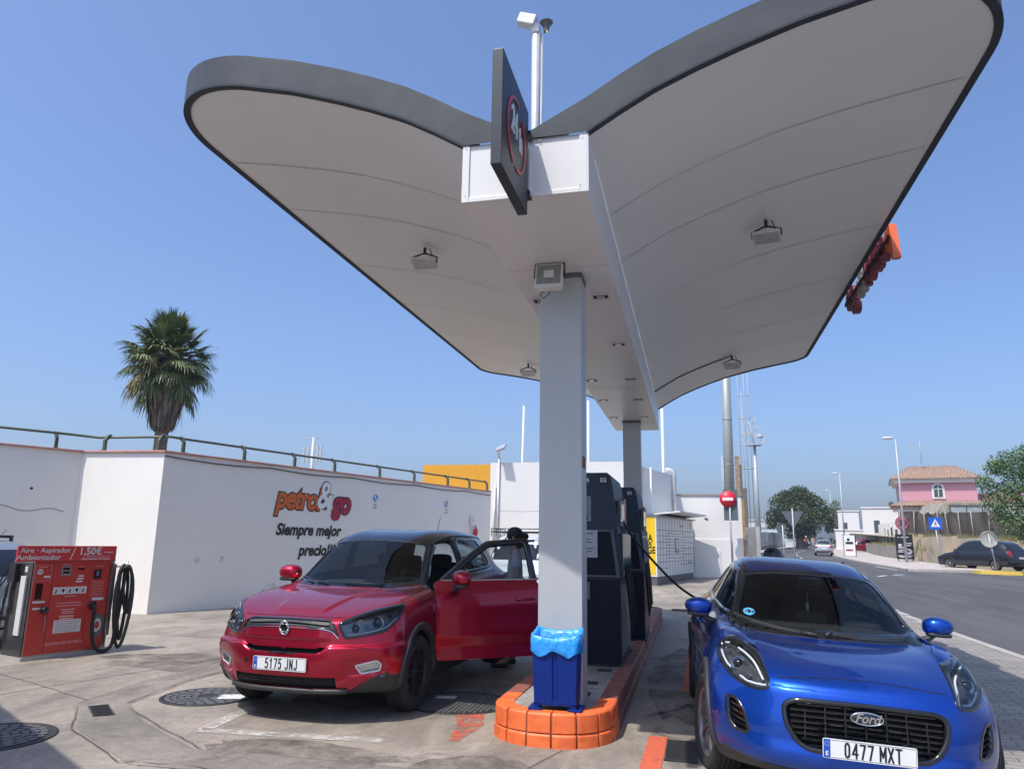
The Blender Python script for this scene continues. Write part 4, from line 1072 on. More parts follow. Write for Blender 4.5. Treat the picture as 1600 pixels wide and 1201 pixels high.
for i, y in enumerate((6.42, 15.0)):
    w = .19 if i == 0 else .175
    cx = -1.117 if i == 0 else -1.145
    c = thing('canopy_column', ['square grey steel column in front, standing behind the blue bin', 'square grey steel column farther back behind the second pump'][i], 'column', (cx, y, .25), group='canopy columns')
    B = MB(); B.box(-w, w, 0, .30, -.02, 3.748); B.build('shaft', M_column, c, bevel=.006)
    B = MB(); B.box(-w-.004, w+.004, -.004, .304, 3.70, 3.7485); B.build('collar', mat('column_collar', (.12, .12, .12), .6), c)
    if i == 0:
        B = MB(); B.box(w+.001, w+.006, .05, .2, 1.95, 2.05); B.build('rust_patch', mat('rust', (.25, .1, .05), .9), c)
# lights
for k, (x, y) in enumerate([(-.83, 7.14), (-1.45, 7.16), (-.83, 9.02), (-1.45, 9.02), (-.84, 11.08), (-1.44, 11.08), (-.84, 12.74), (-1.45, 12.74), (-.86, 14.59), (-1.46, 14.59)]):
    row = ['nearest', 'second', 'third', 'fourth', 'fifth'][k//2]; sd_ = 'right' if k % 2 == 0 else 'left'
    t = thing('recessed_light', '%s recessed downlight on the %s side of the canopy beam underside' % (row, sd_), 'ceiling light', (x, y, BZ0), group='downlights in the canopy beam')
    B = MB()
    for a, b, c, d in ((-.085, .085, -.067, -.055), (-.085, .085, .055, .067), (-.085, -.074, -.0548, .0548), (.074, .085, -.0548, .0548)): B.box(a, b, c, d, -.010, -.0005)
    B.build('frame', MATS['lamp_body_white'], t)
    B = MB(); B.box(-.0735, .0735, -.0545, .0545, -.006, -.001); B.build('recess', M_darkgap, t)
    B = MB(); B.box(-.040, .040, -.026, .040, -.0085, -.0062); B.build('diffuser', MATS['lamp_glass'], t)
for k, (x, y, lb) in enumerate([(-3.16, 8.2, 'floodlight under the middle of the left canopy wing'), (.92, 8.2, 'floodlight under the middle of the right canopy wing'), (-3.2, 14.5, 'small far floodlight under the rear of the left wing'), (.85, 14.42, 'small far floodlight under the rear of the right wing, fed by a conduit')]):
    s = (BX0-x) if x < BX0 else x-BX1
    floodlight(x, y, zprof(s)-.235, R(-12 if x > 0 else 8), R(-18), lb, 1.0, 'floodlights under the canopy wings')
M_soot = worn('soot', (.17, .16, .155), .5, 2.5)
cd_ = thing('conduit', 'thin grey conduit crossing the right canopy wing to the far floodlight', 'conduit', (BX1, 14.44, 4.46))
B = MB(); B.tube([V(s, 0, zprof(s)-.018-4.46) for s in lin(.01, 1.5, 20)], .012, 6); B.build('pipe', mat('conduit_grey', (.16, .16, .16), .6), cd_)
# square floodlight at the head of the front column
t = thing('floodlight', 'square floodlight under the beam in front of the near column head', 'floodlight', (-1.17, 6.13, 3.86), 0, None)
rot = Matrix.Rotation(R(76), 4, 'X')
B = MB(); B.prism(rpoly([(-.125, -.125), (.125, -.125), (.125, .125), (-.125, .125)], .012), -.03, .03, 'xy', 0, rot); B.build('lamp_body', MATS['lamp_body_white'], t, bevel=.004)
B = MB(); B.prism([(-.108, -.085), (.108, -.085), (.108, .110), (-.108, .110)], .0305, .033, 'xy', 0, rot); B.build('glass', mat('flood_glass', (.22, .24, .235), .15, coat=.4), t)
B = MB(); B.prism([(-.045, -.02), (.045, -.02), (.045, .055), (-.045, .055)], .0333, .034, 'xy', 0, rot); B.build('led_panel', MATS['lamp_body_white'], t)
B = MB(); B.tube([V(-.135, 0, 0), V(-.135, .03, .13), V(.135, .03, .13), V(.135, 0, 0)], .01, 6); B.tube([V(-.04, .02, -.1), V(-.09, .03, -.15), V(-.06, .04, -.18), V(-.01, .05, -.14), V(0, .1, .1)], .005, 5); B.build('bracket', M_blackplastic, t)
# 24h sign
sg = thing('projecting_sign', 'dark square 24h sign with a red ring bracketed to the canopy front', 'sign', (-1.10, 4.84, 4.2))
B = MB(); B.box(-.035, .035, -.85, -.10, -.385, .415); B.build('sign_box', mat('sign_anthracite', (.018, .024, .034), .42, spec=.4), sg, bevel=.004)
B = MB()
B.box(.0, .05, -.100, -.012, .235, .275, 0); B.box(.0, .05, -.100, -.012, -.235, -.195, 0); B.box(.02, .028, -.10, -.012, -.16, .16)
B.build('bracket', M_glossblack, sg)
B = MB()
for z in (.255, -.215): B.lathe([(0, 0), (.012, 0)], 10, mat=frame_mat(V(.052, -.04, z), (0, 1, 0), (0, 0, 1)))
B.build('bolts', M_chrome, sg)
mt = frame_mat(V(.037, -.475, .015), (0, 1, 0), (0, 0, 1))
B = MB()
for a0, a1, r0, r1 in ((75, 250, .235, .255), (-95, 50, .235, .255)):
    n = 30; vs = []
    for i in range(n+1):
        a = R(a0+(a1-a0)*i/n); w = 1+.9*(i/n if a0 == 75 else (i/n)) * (0.6)
        vs += [V(r0*math.cos(a)-.0*w, r0*math.sin(a), 0), V((r0+.018*w)*math.cos(a), (r0+.018*w)*math.sin(a), 0)]
    B.add([mt @ (v+V(0, 0, .006)) for v in vs]+[mt @ v for v in vs], [(2*i, 2*i+1, 2*i+3, 2*i+2) for i in range(n)]+[(2*i, 2*i+2, 2*(n+1)+2*i+2, 2*(n+1)+2*i) for i in range(n)]+[(2*i+1, 2*i+3, 2*(n+1)+2*i+3, 2*(n+1)+2*i+1) for i in range(n)], 0)
B.build('red_ring', mat('sign_red', (.52, .03, .05), .4), sg)
B = MB(); add_text(B, '24', .27, mt @ Matrix.Translation((-.062, .055, .001)), bold=.001, width=.68, space=.95, depth=.006); add_text(B, 'h', .25, mt @ Matrix.Translation((.118, .01, .001)), bold=.001, width=.68, depth=.006)
B.build('sign_text', M_plate, sg)
# mast with camera and horn on the roof
t = thing('camera_mast', 'white pole with a camera and horn rising above the canopy', 'pole', (-1.50, 7.0, 4.45))
B = MB(); B.tube([V(0, 0, 0), V(0, 0, 2.62)], .045, 14); B.tube([V(.055, .03, 0), V(.055, .03, 2.58)], .02, 10); B.build('pole', mat('mast_grey', (.55, .57, .58), .4, .3, var=.06), t)
B = MB(); B.obox(V(-.09, -.03, 2.74), (.20, .12, .12), Matrix.Rotation(R(20), 3, 'Y')); B.tube([V(0, 0, 2.58), V(.0, 0, 2.66), V(-.05, 0, 2.72)], .055, 12); B.build('camera', MATS['lamp_body_white'], t, bevel=.01)
B = MB(); B.lathe([(.03, -.06), (.035, 0), (.07, .05), (.075, .055), (.04, .03)], 16, mat=Matrix.Translation((.11, .03, 2.68))); B.build('horn', mat('horn_grey', (.12, .12, .12), .5), t)
# letters along the right wing edge; all but the p have shade in their colour
lt = thing('canopy_lettering', 'orange and shade-darkened red channel letters reading petrol&go on the outer right canopy edge', 'sign', (2.54, 9.6, 5.46))
x = 0.0
for ch_, w, c in [('p', .30, 0), ('etrol', 1.25, 2), ('&', .55, 1), ('go', .9, 2)]:
    B = MB(); m4 = frame_mat(V(.075, x+w/2, .02), (0, 1, 0), (0, 0, 1)); add_text(B, ch_, .66, m4, bold=.02, shear=.2, depth=.045, width=1.0, space=.95)
    B.build({'p': 'orange_letter', 'etrol': 'letters', '&': 'ampersand', 'go': 'shaded_red_letters'}[ch_], [mat('letter_orange', (.72, .13, .03), .45), mat('letter_grey', (.34, .33, .31), .5), mat('letter_red_shaded', (.20, .03, .04), .5)][c], lt); x += w
B = MB(); B.box(.02, .055, .1, 2.95, -.05, .0); B.build('letter_rail', M_lip, lt)

# ------------------------------------------------------------------ pump island
KH = .25; IX0, IX1, IYF, IYR = -1.66, -.67, 6.02, 16.6
il = thing('pump_island', 'raised concrete pump island with an orange painted block kerb', 'island', (-1.165, 6.0, 0))
def rr_outline(x0, x1, y0, y1, r, n=9):
    return [(x0+r-r*math.cos(R(a)), y0+r-r*math.sin(R(a))) for a in lin(0, 90, n)]+[(x1-r+r*math.sin(R(a)), y0+r-r*math.cos(R(a))) for a in lin(0, 90, n)]+[(x1-r+r*math.cos(R(a)), y1-r+r*math.sin(R(a))) for a in lin(0, 90, n)]+[(x0+r-r*math.sin(R(a)), y1-r+r*math.cos(R(a))) for a in lin(0, 90, n)]
inn = rr_outline(IX0+.155, IX1-.155, IYF+.19, IYR-.15, .26)
B = MB(); B.prism([(a, b) for a, b in inn], -.1, KH-.012, 'xy', 0, inv(il)); B.build('island_floor', M_conc3, il)
M_orange = mat('orange_paint', (.82, .165, .04), .55, var=.14, scale=7, bump=.35, bscale=30, color2=(.66, .12, .03), fac=(.4, .6))
M_orange2 = mat('orange_paint_faded', (.24, .085, .06), .65, var=.2, scale=7, bump=.3, bscale=30)
def kerb_blocks():
    # blocks around the nose (orange) and along the sides (dusty red)
    r = .44; path = []
    L_ = resample([V(*p) for p in rr_outline(IX0, IX1, IYF, IYR, r, 16)], 900)
    Li = resample([V(*p) for p in rr_outline(IX0+.155, IX1-.155, IYF+.155, IYR-.155, r-.155, 16)], 900)
    # match inner points to outer by nearest
    def inner(p): return min(Li, key=lambda q: (q-p).length_squared)
    tot = sum((L_[i]-L_[i-1]).length for i in range(len(L_))); 
    # split where
    segs = []; acc = 0; cur = [L_[0]]
    for i in range(1, len(L_)):
        d = (L_[i]-L_[i-1]).length; acc += d; cur.append(L_[i])
        nose = L_[i].y < IYF+.75
        if acc > (.178 if nose else .42): segs.append(cur); cur = [L_[i]]; acc = 0
    segs.append(cur+[L_[0]])
    A = MB(); Bf = MB(); G = MB()
    for sg_ in segs:
        mid = sg_[len(sg_)//2]; nose = mid.y < IYF+.80
        dst = A if nose else Bf
        k = len(sg_); g = .008
        a = sg_[0].lerp(sg_[-1], g/max((sg_[0]-sg_[-1]).length, .01)); 
        pts = [a]+sg_[1:-1:max(1, k//5)]+[sg_[-1].lerp(sg_[0], g/max((sg_[0]-sg_[-1]).length, .01))]
        for z0, z1, o_ in ((-.14, .098, .012), (.106, KH, .0)):
            vs = []; jit = random.uniform(-.004, .004)
            for p in pts:
                q = inner(p); n = (p-q).normalized()
                P_ = p+n*(o_+jit); 
                vs += [V(P_.x, P_.y, z0), V(P_.x-n.x*.004, P_.y-n.y*.004, z1-.014), V(P_.x-n.x*.016, P_.y-n.y*.016, z1), V(q.x, q.y, z1), V(q.x, q.y, z0)]
            m_ = len(pts); fs = [(i*5+j, i*5+(j+1) % 5, i*5+5+(j+1) % 5, i*5+5+j) for i in range(m_-1) for j in range(5)]+[(0, 1, 2, 3, 4), tuple(range((m_-1)*5, m_*5))[::-1]]
            dst.add([inv(il) @ v for v in vs], fs, 0)
    A.build('orange_kerb', M_orange, il, bevel=.004); Bf.build('faded_kerb', M_orange2, il, bevel=.004)
    G.prism([(p.x, p.y) for p in [q+(inner(q)-q).normalized()*.012 for q in L_[::6]]], -.1, KH-.018, 'xy', 0, inv(il)); G.build('kerb_mortar', mat('orange_mortar', (.30, .10, .05), .9, bump=.3), il)
kerb_blocks()
B = MB()
for x, y in ((-1.0, 7.45), (-.95, 8.2), (-1.0, 6.9)): B.box(x-.07, x+.07, y-.07, y+.07, KH-.013, KH-.004, 0, inv(il))
B.build('floor_cover', MATS['cast_iron'], il)
# bin with bag
bn = thing('waste_bin', 'dark blue plastic bin with a bright blue bag at the foot of the near column', 'bin', (-1.105, 6.235, KH))
M_bin = mat('bin_blue', (.001, .020, .17), .5, var=.08, spec=.25)
B = MB(); w0, w1, d0, d1, h = .168, .185, .115, .13, .52
vs = []
for z, w, d in ((.045, w0, d0), (h, w1, d1)):
    vs += [V(-w, -d, z), V(-.022, -d, z), V(-.014, -d+.014, z), (V(.014, -d+.014, z)), V(.022, -d, z), V(w, -d, z), V(w, d, z), V(-w, d, z)]
B.add(vs, [(i, (i+1) % 8, 8+(i+1) % 8, 8+i) for i in range(8)]+[tuple(range(8))[::-1]], 0)
B.build('bin_body', M_bin, bn, bevel=.006)
B = MB()
for sx in (-1, 1):
    B.prism(rpoly([(sx*.10, -.13), (sx*.215, -.135), (sx*.215, .10), (sx*.15, .10)][::sx], .015), .0, .018, 'xy')
    B.box(min(sx*.13, sx*.165), max(sx*.13, sx*.165), -.112, .10, .016, .06)
B.box(-.165, .165, -.112, -.10, .035, .075); B.build('bin_foot', M_bin, bn, bevel=.004)
# bag: crumpled film folded over the rim
def bag():
    B = MB(); n = 96; rows = []
    prof = [(-.045, .34, .0), (-.034, .44, .003), (-.012, .525, .002), (.002, .548, .002), (.010, .545, .003), (.013, .51, .005), (.014, .475, .006), (.013, .445, .007), (.008, .425, .005)]
    loop = resample([V(*p) for p in rr_outline(-w1-.004, w1+.004, -d1-.004, d1+.004, .03, 4)], n)
    vs = []
    for j, (o_, z, amp) in enumerate(prof):
        for i, p in enumerate(loop):
            a = loop[i-1]; b = loop[(i+1) % n]; t = (b-a).normalized(); nn = V(t.y, -t.x)
            if nn.dot(p) < 0: nn = -nn
            q = noise.noise(V(p.x*22, p.y*22, z*18)); q2 = noise.noise(V(p.x*60+3, p.y*60, z*40))
            zz = z+(.022*math.sin(i*.37+2)+.012*q if j > 5 else (.008*q if j > 1 else 0))
            if j in (2, 3, 4): zz += .035*max(0, (p.y/d1))*1.0+.03*abs(p.x/w1)**3
            P_ = p+nn*(o_+amp*(q*1.9+q2*.6)); vs.append(V(P_.x, P_.y, zz))
    k = len(prof)
    B.add(vs, [(j*n+i, j*n+(i+1) % n, (j+1)*n+(i+1) % n, (j+1)*n+i) for j in range(k-1) for i in range(n)], 0, True)
    return B
M_bag = mat('bag_blue', (.02, .30, .78), .28, var=.15, scale=14, bump=.8, bscale=26, coat=.35, bdist=.016)
bag().build('bag', M_bag, bn)

# ------------------------------------------------------------------ fuel pumps
M_pdark = mat('pump_navy', (.0025, .0075, .016), .5, var=.12, spec=.2)
M_pgrey = mat('pump_blue_grey', (.028, .043, .064), .5, var=.12, scale=3, spec=.3)
M_pblack = mat('pump_black', (.008, .010, .014), .35, coat=.2)
M_pedge = mat('pump_edge_grey', (.07, .085, .10), .45)
M_paper = mat('paper', (.42, .43, .44), .7, var=.08)
M_hose = mat('hose_black', (.012, .012, .013), .55)
def nozzle(par, mt, lab=None):
    B = MB(); B.tube([mt @ V(*p) for p in ((0, 0, 0), (.02, 0, .10), (.06, 0, .16), (.16, 0, .20), (.24, 0, .16))], [.022, .028, .03, .014, .011], 10)
    B.tube([mt @ V(*p) for p in ((.0, 0, .02), (.09, 0, .0), (.12, 0, .08), (.08, 0, .14))], .006, 6); return B
def pump(x, y, la, lb, label, first):
    t = thing('fuel_pump', label, 'fuel pump', (x, y, KH-.012), group='fuel pumps on the island')
    D = 1.25; kx = 1.0 if first else .88
    # lower cabinet, upper cabinet as stretched cross sections (x, z)
    def body(name, pts, y0, y1, m, bevel=.012):
        B = MB(); B.prism(pts, y0, y1, 'xz'); return B.build(name, m, t, bevel=bevel)
    lo = body('lower_cabinet', [(-.30, .0), (.28, .0), (.30, .05), (.30, .90), (-.30, .90)], 0, D, M_pdark)
    B = MB(); B.box(.301, .306, .05, .6, .1, .85); B.box(.301, .306, .64, 1.2, .1, .85); B.build('side_door', M_pedge if first else mat('pump_crimson', (.22, .01, .03), .4), lo)
    B = MB(); B.box(-.32, .32, -.02, D+.02, -.03, .025); B.build('pump_plinth', M_pblack, t)
    up = body('head', [(-.30, .902), (.30, .902), (.315, 1.15), (.28, 1.50), (.225, 1.98), (.20, 2.07), (.17, 2.10), (-.17, 2.10), (-.20, 2.07), (-.225, 1.98), (-.28, 1.5), (-.315, 1.15)], .01, D-.01, M_pgrey)
    # framed recess on the end face
    B = MB(); o = [(-.29, .94), (.30, .94), (.285, 1.10), (.235, 1.46), (-.235, 1.46), (-.285, 1.10)]; i_ = [(-.27, .96), (.262, .96), (.245, 1.10), (.20, 1.435), (-.20, 1.435), (-.245, 1.10)]
    vs = [V(a, -.022, b) for a, b in o]+[V(a, -.022, b) for a, b in i_]+[V(a, .012, b) for a, b in o]+[V(a, .004, b) for a, b in i_]; k = 6
    B.add(vs, [(i, (i+1) % k, k+(i+1) % k, k+i) for i in range(k)]+[(i, (i+1) % k, 2*k+(i+1) % k, 2*k+i) for i in range(k)]+[(k+i, k+(i+1) % k, 3*k+(i+1) % k, 3*k+i) for i in range(k)], 0)
    B.build('end_frame', M_pedge, up); B = MB(); B.prism(i_, .0, .008, 'xz'); B.build('end_panel', M_pdark, up)
    for xx, s in ((-.075, lb), (.125, la)):
        B = MB(); B.box(xx-.055, xx+.055, .004, .008, 1.96, 2.065); n_ = B.build('number_tile', M_pblack, up)
        B = MB(); add_text(B, s, .075, frame_mat(V(xx, .003, 2.012), (1, 0, 0), (0, 0, 1)), bold=.0012); B.build('pump_number', M_plate, up)
    if first:
        B = MB(); B.box(-.13, -.02, .002, .007, 1.55, 1.83); B.build('safety_sticker', mat('sticker_grey', (.24, .26, .27), .5), up)
        B = MB()
        for i in range(9): B.box(-.118, -.032-.012*(i % 3), .0, .0018, 1.80-.027*i, 1.806-.027*i)
        B.box(-.095, -.055, -.0, .0018, 1.565, 1.60); B.build('sticker_lines', M_pdark, up)
        B = MB(); B.add([V(-.22, -.024, 1.15), V(.055, -.024, 1.15), V(.055, -.026, 1.45), V(-.22, -.026, 1.45)], [(0, 1, 2, 3)], 0); B.build('notice', M_paper, up, recalc=False)
        B = MB()
        for i, w_ in enumerate((.10, .0, .07, .09, .0, .10, .08)): 
            if w_: B.box(-.09-w_/2*1.0, -.09+w_, -.0275, -.0268, 1.41-.033*i, 1.418-.033*i)
        B.build('notice_text', M_pdark, up)
        B = MB(); B.box(-.29, -.03, -.045, -.0225, .70, .885); B.build('sign_case', mat('case_grey', (.12, .12, .12), .5), up, bevel=.004)
        B = MB(); B.lathe([(0, 0), (.062, 0)], 28, mat=frame_mat(V(-.14, -.0465, .80), (1, 0, 0), (0, 0, 1))); B.build('blue_disc', mat('disc_blue', (.01, .07, .40), .4), up)
        B = MB(); B.tube([V(-.14+.055*math.cos(a*math.pi/12), -.048, .80+.055*math.sin(a*math.pi/12)) for a in range(24)], .003, 5, closed=True); B.box(-.165, -.115, -.049, -.0475, .775, .785); B.box(-.146, -.134, -.049, -.0475, .79, .84); B.build('disc_symbol', M_plate, up)
    # dispensing side: displays, boots, nozzles and hoses, on both lanes
    for sx in (1, -1):
        B = MB(); B.box(min(sx*.27, sx*.33*kx), max(sx*.27, sx*.33*kx), .06, 1.18, .93, 1.42); B.build('nozzle_bay', M_pblack, t, bevel=.01)
        B = MB(); mt2 = Matrix.Rotation(sx*R(-7), 4, 'Y') ; B.box(sx*.285-.02, sx*.285+.02, .12, .62, 1.50, 1.80, 0); B.build('display', M_pedge, t, bevel=.006)
        B = MB(); B.box(sx*.306-.001, sx*.306+.001, .16, .58, 1.56, 1.76, 0); B.build('display_glass', M_glossblack, t)
        B = MB(); B.box(sx*.27-.015, sx*.27+.015, .78, 1.1, 1.5, 1.85); B.build('brand_panel', mat('pump_brand_red', (.40, .02, .05), .4), t)
        for q in range(4):
            yy = .20+.26*q
            mt = Matrix.Translation((sx*.34*kx, yy, 1.02)) @ Matrix.Diagonal((kx*kx, 1, 1, 1)) @ (Matrix.Rotation(0 if sx > 0 else math.pi, 4, 'Z')) @ Matrix.Rotation(R(90), 4, 'Z') @ Matrix.Rotation(R(-15), 4, 'X') 
            nozzle(t, mt).build('nozzle', M_pblack if q % 2 else mat('nozzle_green', (.01, .05, .03), .5), t)
            if first and sx > 0 and q == 3: continue
            B = MB(); x0 = sx*.355*kx
            pts = spl([V(x0, yy, 1.03), V(x0+sx*.03*kx, yy+.01, .75), V(x0+sx*.08*(kx*2-1)*.6, yy+.05, .38+.03*q), V(x0+sx*.07*(kx*2-1)*.6, yy+.12, .36+.03*q), V(x0+sx*.0, yy+.13, .8), V(x0-sx*.10, yy+.10, 1.75)], 7, False)
            B.tube(pts, .013, 8); B.build('hose', M_hose, t)
    return t
pump(-1.10, 8.47, '03', '04', 'near dark blue fuel pump marked 03 with a paper notice', True)
pump(-.985, 10.75, '01', '02', 'far dark blue fuel pump marked 01 and 02 with a crimson side', False)
h = thing('fuel_hose', 'black fuel hose stretched from the near pump across the lane to the blue car', 'hose', (-.80, 8.75, 1.9))
pts = spl([V(-.84, 8.9, 1.98), V(-.76, 8.98, 1.72), V(-.48, 9.15, 1.36), V(-.2, 9.0, 1.09), V(.02, 8.75, .96), V(.16, 8.62, .93)], 10, False)
B = MB(); B.tube([p-V(*h.location) for p in pts], .014, 10); B.build('hose_run', M_hose, h)
B = MB(); B.tube([p-V(*h.location) for p in (V(.12, 8.64, .935), V(.19, 8.60, .94))], .024, 10); B.build('nozzle', M_pblack, h)

# ------------------------------------------------------------------ air and vacuum machine
ks = thing('air_machine', 'red Aire Aspirador Ambientador machine with coiled black hoses', 'vending machine', (-8.14, 7.94, 0), math.atan2(PU.y, PU.x))
# local x along the front, local -y outwards
M_kred = mat('kiosk_red', (.50, .038, .025), .45, var=.06, scale=2, coat=.2)
M_kred2 = mat('kiosk_red_light', (.60, .035, .03), .45, var=.05)
M_steel = mat('brushed_steel', (.38, .37, .35), .28, .9, var=.12, scale=8, stretch=(1, 1, 12))
M_dsteel = mat('dark_steel', (.06, .062, .065), .22, .6, var=.2, scale=3, coat=.3)
M_kwhite = mat('kiosk_white', (.66, .66, .64), .5, var=.04)
B = MB(); B.box(0, 1.06, 0, .5, .04, 1.20); B.build('cabinet', M_steel, ks, bevel=.005)
B = MB(); B.box(-.02, 1.1, -.02, .52, -.01, .045); B.build('base', mat('kiosk_base', (.4, .38, .34), .8), ks)
B = MB()
for a, b in ((.004, .235), (.241, .72), (.726, .995)): B.box(a, b, -.008, -.001, .06, 1.195)
B.build('front_panel', M_kred, ks)
hd = MB(); hd.box(-.24, 1.04, -.035, .0, 1.205, 1.40); hdr = hd.build('header', M_kred2, ks, bevel=.004)
B = MB(); B.box(-.0, 1.07, -.0005, .5, 1.201, 1.213); B.build('header_trim', M_steel, hdr)
W4 = frame_mat(V(-.07, -.0375, 1.3), (1, 0, 0), (0, 0, 1))
B = MB(); add_text(B, 'Aire · Aspirador', .088, W4 @ Matrix.Translation((.165, .042, 0)), bold=.0014, width=1.06); add_text(B, 'Ambientador', .092, W4 @ Matrix.Translation((.09, -.045, 0)), bold=.0014, width=1.10)
add_text(B, '1,50€', .135, W4 @ Matrix.Translation((.745, .028, 0)), bold=.0028, width=.98); add_text(B, '5 minutos', .034, W4 @ Matrix.Translation((1.0, .018, 0)), bold=.0006)
add_text(B, 'Importe exacto, no devuelve cambio', .022, W4 @ Matrix.Translation((.86, -.036, 0)), bold=.0003); add_text(B, 'Ahora también con tarjeta', .036, W4 @ Matrix.Translation((.83, -.068, 0)), bold=.0008)
B.add([W4 @ V(*p, 0) for p in ((.475, -.08), (.487, -.08), (.545, .08), (.533, .08))], [(0, 1, 2, 3)], 0); B.build('header_text', M_kwhite, hdr, recalc=False)
F4 = frame_mat(V(0, -.0095, 0), (1, 0, 0), (0, 0, 1))
def F_(x, z): return F4 @ Matrix.Translation((x, z, 0))
B = MB(); 
B.box(.335, .455, -.022, -.0085, 1.02, 1.14); B.build('display_unit', mat('unit_grey', (.25, .25, .25), .45), ks, bevel=.004)
B = MB(); B.box(.35, .44, -.024, -.0223, 1.09, 1.125); B.box(.35, .44, -.024, -.0223, 1.045, 1.075); B.box(.55, .64, -.012, -.0085, 1.09, 1.115); B.box(.045, .125, -.018, -.0085, .74, .93); B.box(.775, .87, -.022, -.0085, .97, 1.09); split(B.build('dark_window', M_glossblack, ks))
B = MB(); B.box(.80, .84, -.0245, -.0223, 1.0, 1.07); B.build('card_screen', mat('screen_blue', (.10, .16, .28), .2), ks)
B = MB()
for i in range(5): B.box(.265+.088*i, .347+.088*i, -.0105, -.0085, .785, .875)
B.box(.33, .68, -.0105, -.0085, .30, .46)
for x0, x1, z0, z1 in ((.03, .18, .69, .715), (.04, .14, .61, .635), (.79, .95, .685, .72), (.57, .64, 1.0, 1.02), (.555, .64, .965, .985), (.54, .63, .93, .95), (.125, .205, 1.0, 1.025)): B.box(x0, x1, -.0105, -.0085, z0, z1)
B.lathe([(0, 0), (.035, 0)], 20, mat=F_(.075, 1.075)); split(B.build('white_label', M_kwhite, ks))
B = MB()
for i in range(5):
    cx = .306+.088*i
    B.lathe([(0, 0), (.020 if i in (1, 3) else .012, 0)], 14, mat=F_(cx, .835) @ Matrix.Translation((0, 0, .0018)))
    B.box(cx-.016+.01*(i % 2), cx+.006, -.0122, -.0108, .80, .822)
for i in range(6): B.box(.345, .665-.02*(i % 3), -.0118, -.0108, .435-.024*i, .439-.024*i)
add_text(B, '15', .04, F_(.075, 1.075) @ Matrix.Translation((0, 0, .0015)), bold=.001); B.build('label_symbols', M_platebk, ks)
B = MB()
for s, sz, x, z in (('¿Por qué quieres limpieza', .030, .49, .675), ('en el estado de carreteras?', .030, .49, .64), ('GRACIAS POR SU VISITA', .044, .49, .175)):
    add_text(B, s, sz, F_(x, z) @ Matrix.Translation((0, 0, .001)), bold=.0006, shear=.1 if 'GRACIAS' in s else 0)
for x0, x1, z0, h_ in ((.40, .58, .585, .010), (.42, .56, .562, .010), (.41, .57, .539, .010), (.39, .57, .497, .016), (.39, .57, .468, .016), (.42, .57, .753, .008), (.05, .16, 1.128, .008), (.35, .45, 1.156, .007), (.79, .83, 1.128, .006), (.85, .90, 1.128, .006), (.56, .63, 1.125, .005)):
    B.box(x0, x1, -.0098, -.0086, z0, z0+h_)
for z in lin(.76, .92, 8): B.box(.76, .93, -.0098, -.0086, z, z+.003)
for x0, x1, z0, z1 in ((.745, .965, .935, .938), (.745, .965, .745, .748), (.02, .215, .96, .963), (.02, .215, 1.155, 1.158), (.02, .023, .96, 1.155), (.213, .216, .96, 1.155)): B.box(x0, x1, -.0098, -.0086, z0, z1)
B.build('panel_text', mat('kiosk_pink', (.72, .42, .40), .6), ks)
# printed tyre on the right panel
B = MB(); B.lathe([(.155, 0), (.09, 0)], 36, mat=F_(.905, .36) @ Matrix.Translation((0, 0, .001)) @ Matrix.Diagonal((.62, 1, 1, 1))); B.build('printed_tyre', mat('tyre_print', (.13, .13, .14), .5), ks)
B = MB(); B.lathe([(.088, 0), (.05, 0)], 30, mat=F_(.905, .36) @ Matrix.Translation((0, 0, .001)) @ Matrix.Diagonal((.62, 1, 1, 1))); B.build('printed_rim', M_kwhite, ks)
# vacuum hose with inlet, holder and coils
B = MB(); B.lathe([(.055, 0), (.055, .03), (.035, .034), (.035, 0)], 20, mat=F_(.80, .62)); B.lathe([(.045, 0), (.05, .05), (.03, .08), (.0, .08)], 8, mat=F_(.175, .60)); B.build('hose_inlet', M_pblack, ks)
B = MB(); B.tube([V(.185, -.05, .57), V(.20, -.05, .4), V(.195, -.04, .32)], .006, 6); B.build('air_line', M_steel, ks)
B = MB(); B.box(1.0, 1.055, -.06, -.012, .22, 1.16); B.build('hose_holder', M_steel, ks, bevel=.004)
B = MB(); B.tube([V(1.03, -.04, 1.12), V(1.17, -.10, 1.13), V(1.18, -.11, 1.20)], .012, 8); B.build('hose_hook', M_steel, ks)
B = MB()
B.tube(spl([V(.80, -.04, .62), V(.80, -.09, .57), V(.79, -.10, .40), V(.80, -.11, .22), V(.86, -.13, .07), V(.97, -.14, .03), V(1.07, -.13, .10), V(1.10, -.12, .3), V(1.12, -.12, .6), V(1.16, -.11, 1.0), V(1.12, -.12, 1.13), V(1.06, -.13, 1.0), V(1.06, -.13, .5), V(1.10, -.12, .35)], 8, False), .024, 10)
for k, (dx, dy, zt, zb, w) in enumerate(((0, 0, 1.14, .42, .07), (.045, .02, 1.14, .16, .10), (.08, -.02, 1.13, .50, .06), (.02, -.05, 1.12, .06, .12))):
    c = V(1.13+dx, -.10+dy, 0); pts = []
    for i in range(28):
        a = 2*math.pi*i/28; pts.append(V(c.x+w*math.sin(a)*(.8+.3*math.cos(a)), c.y+.04*math.sin(a+k), (zt+zb)/2+(zt-zb)/2*math.cos(a)))
    B.tube(pts, .022, 9, closed=True)
B.build('vacuum_hose', M_hose, ks)
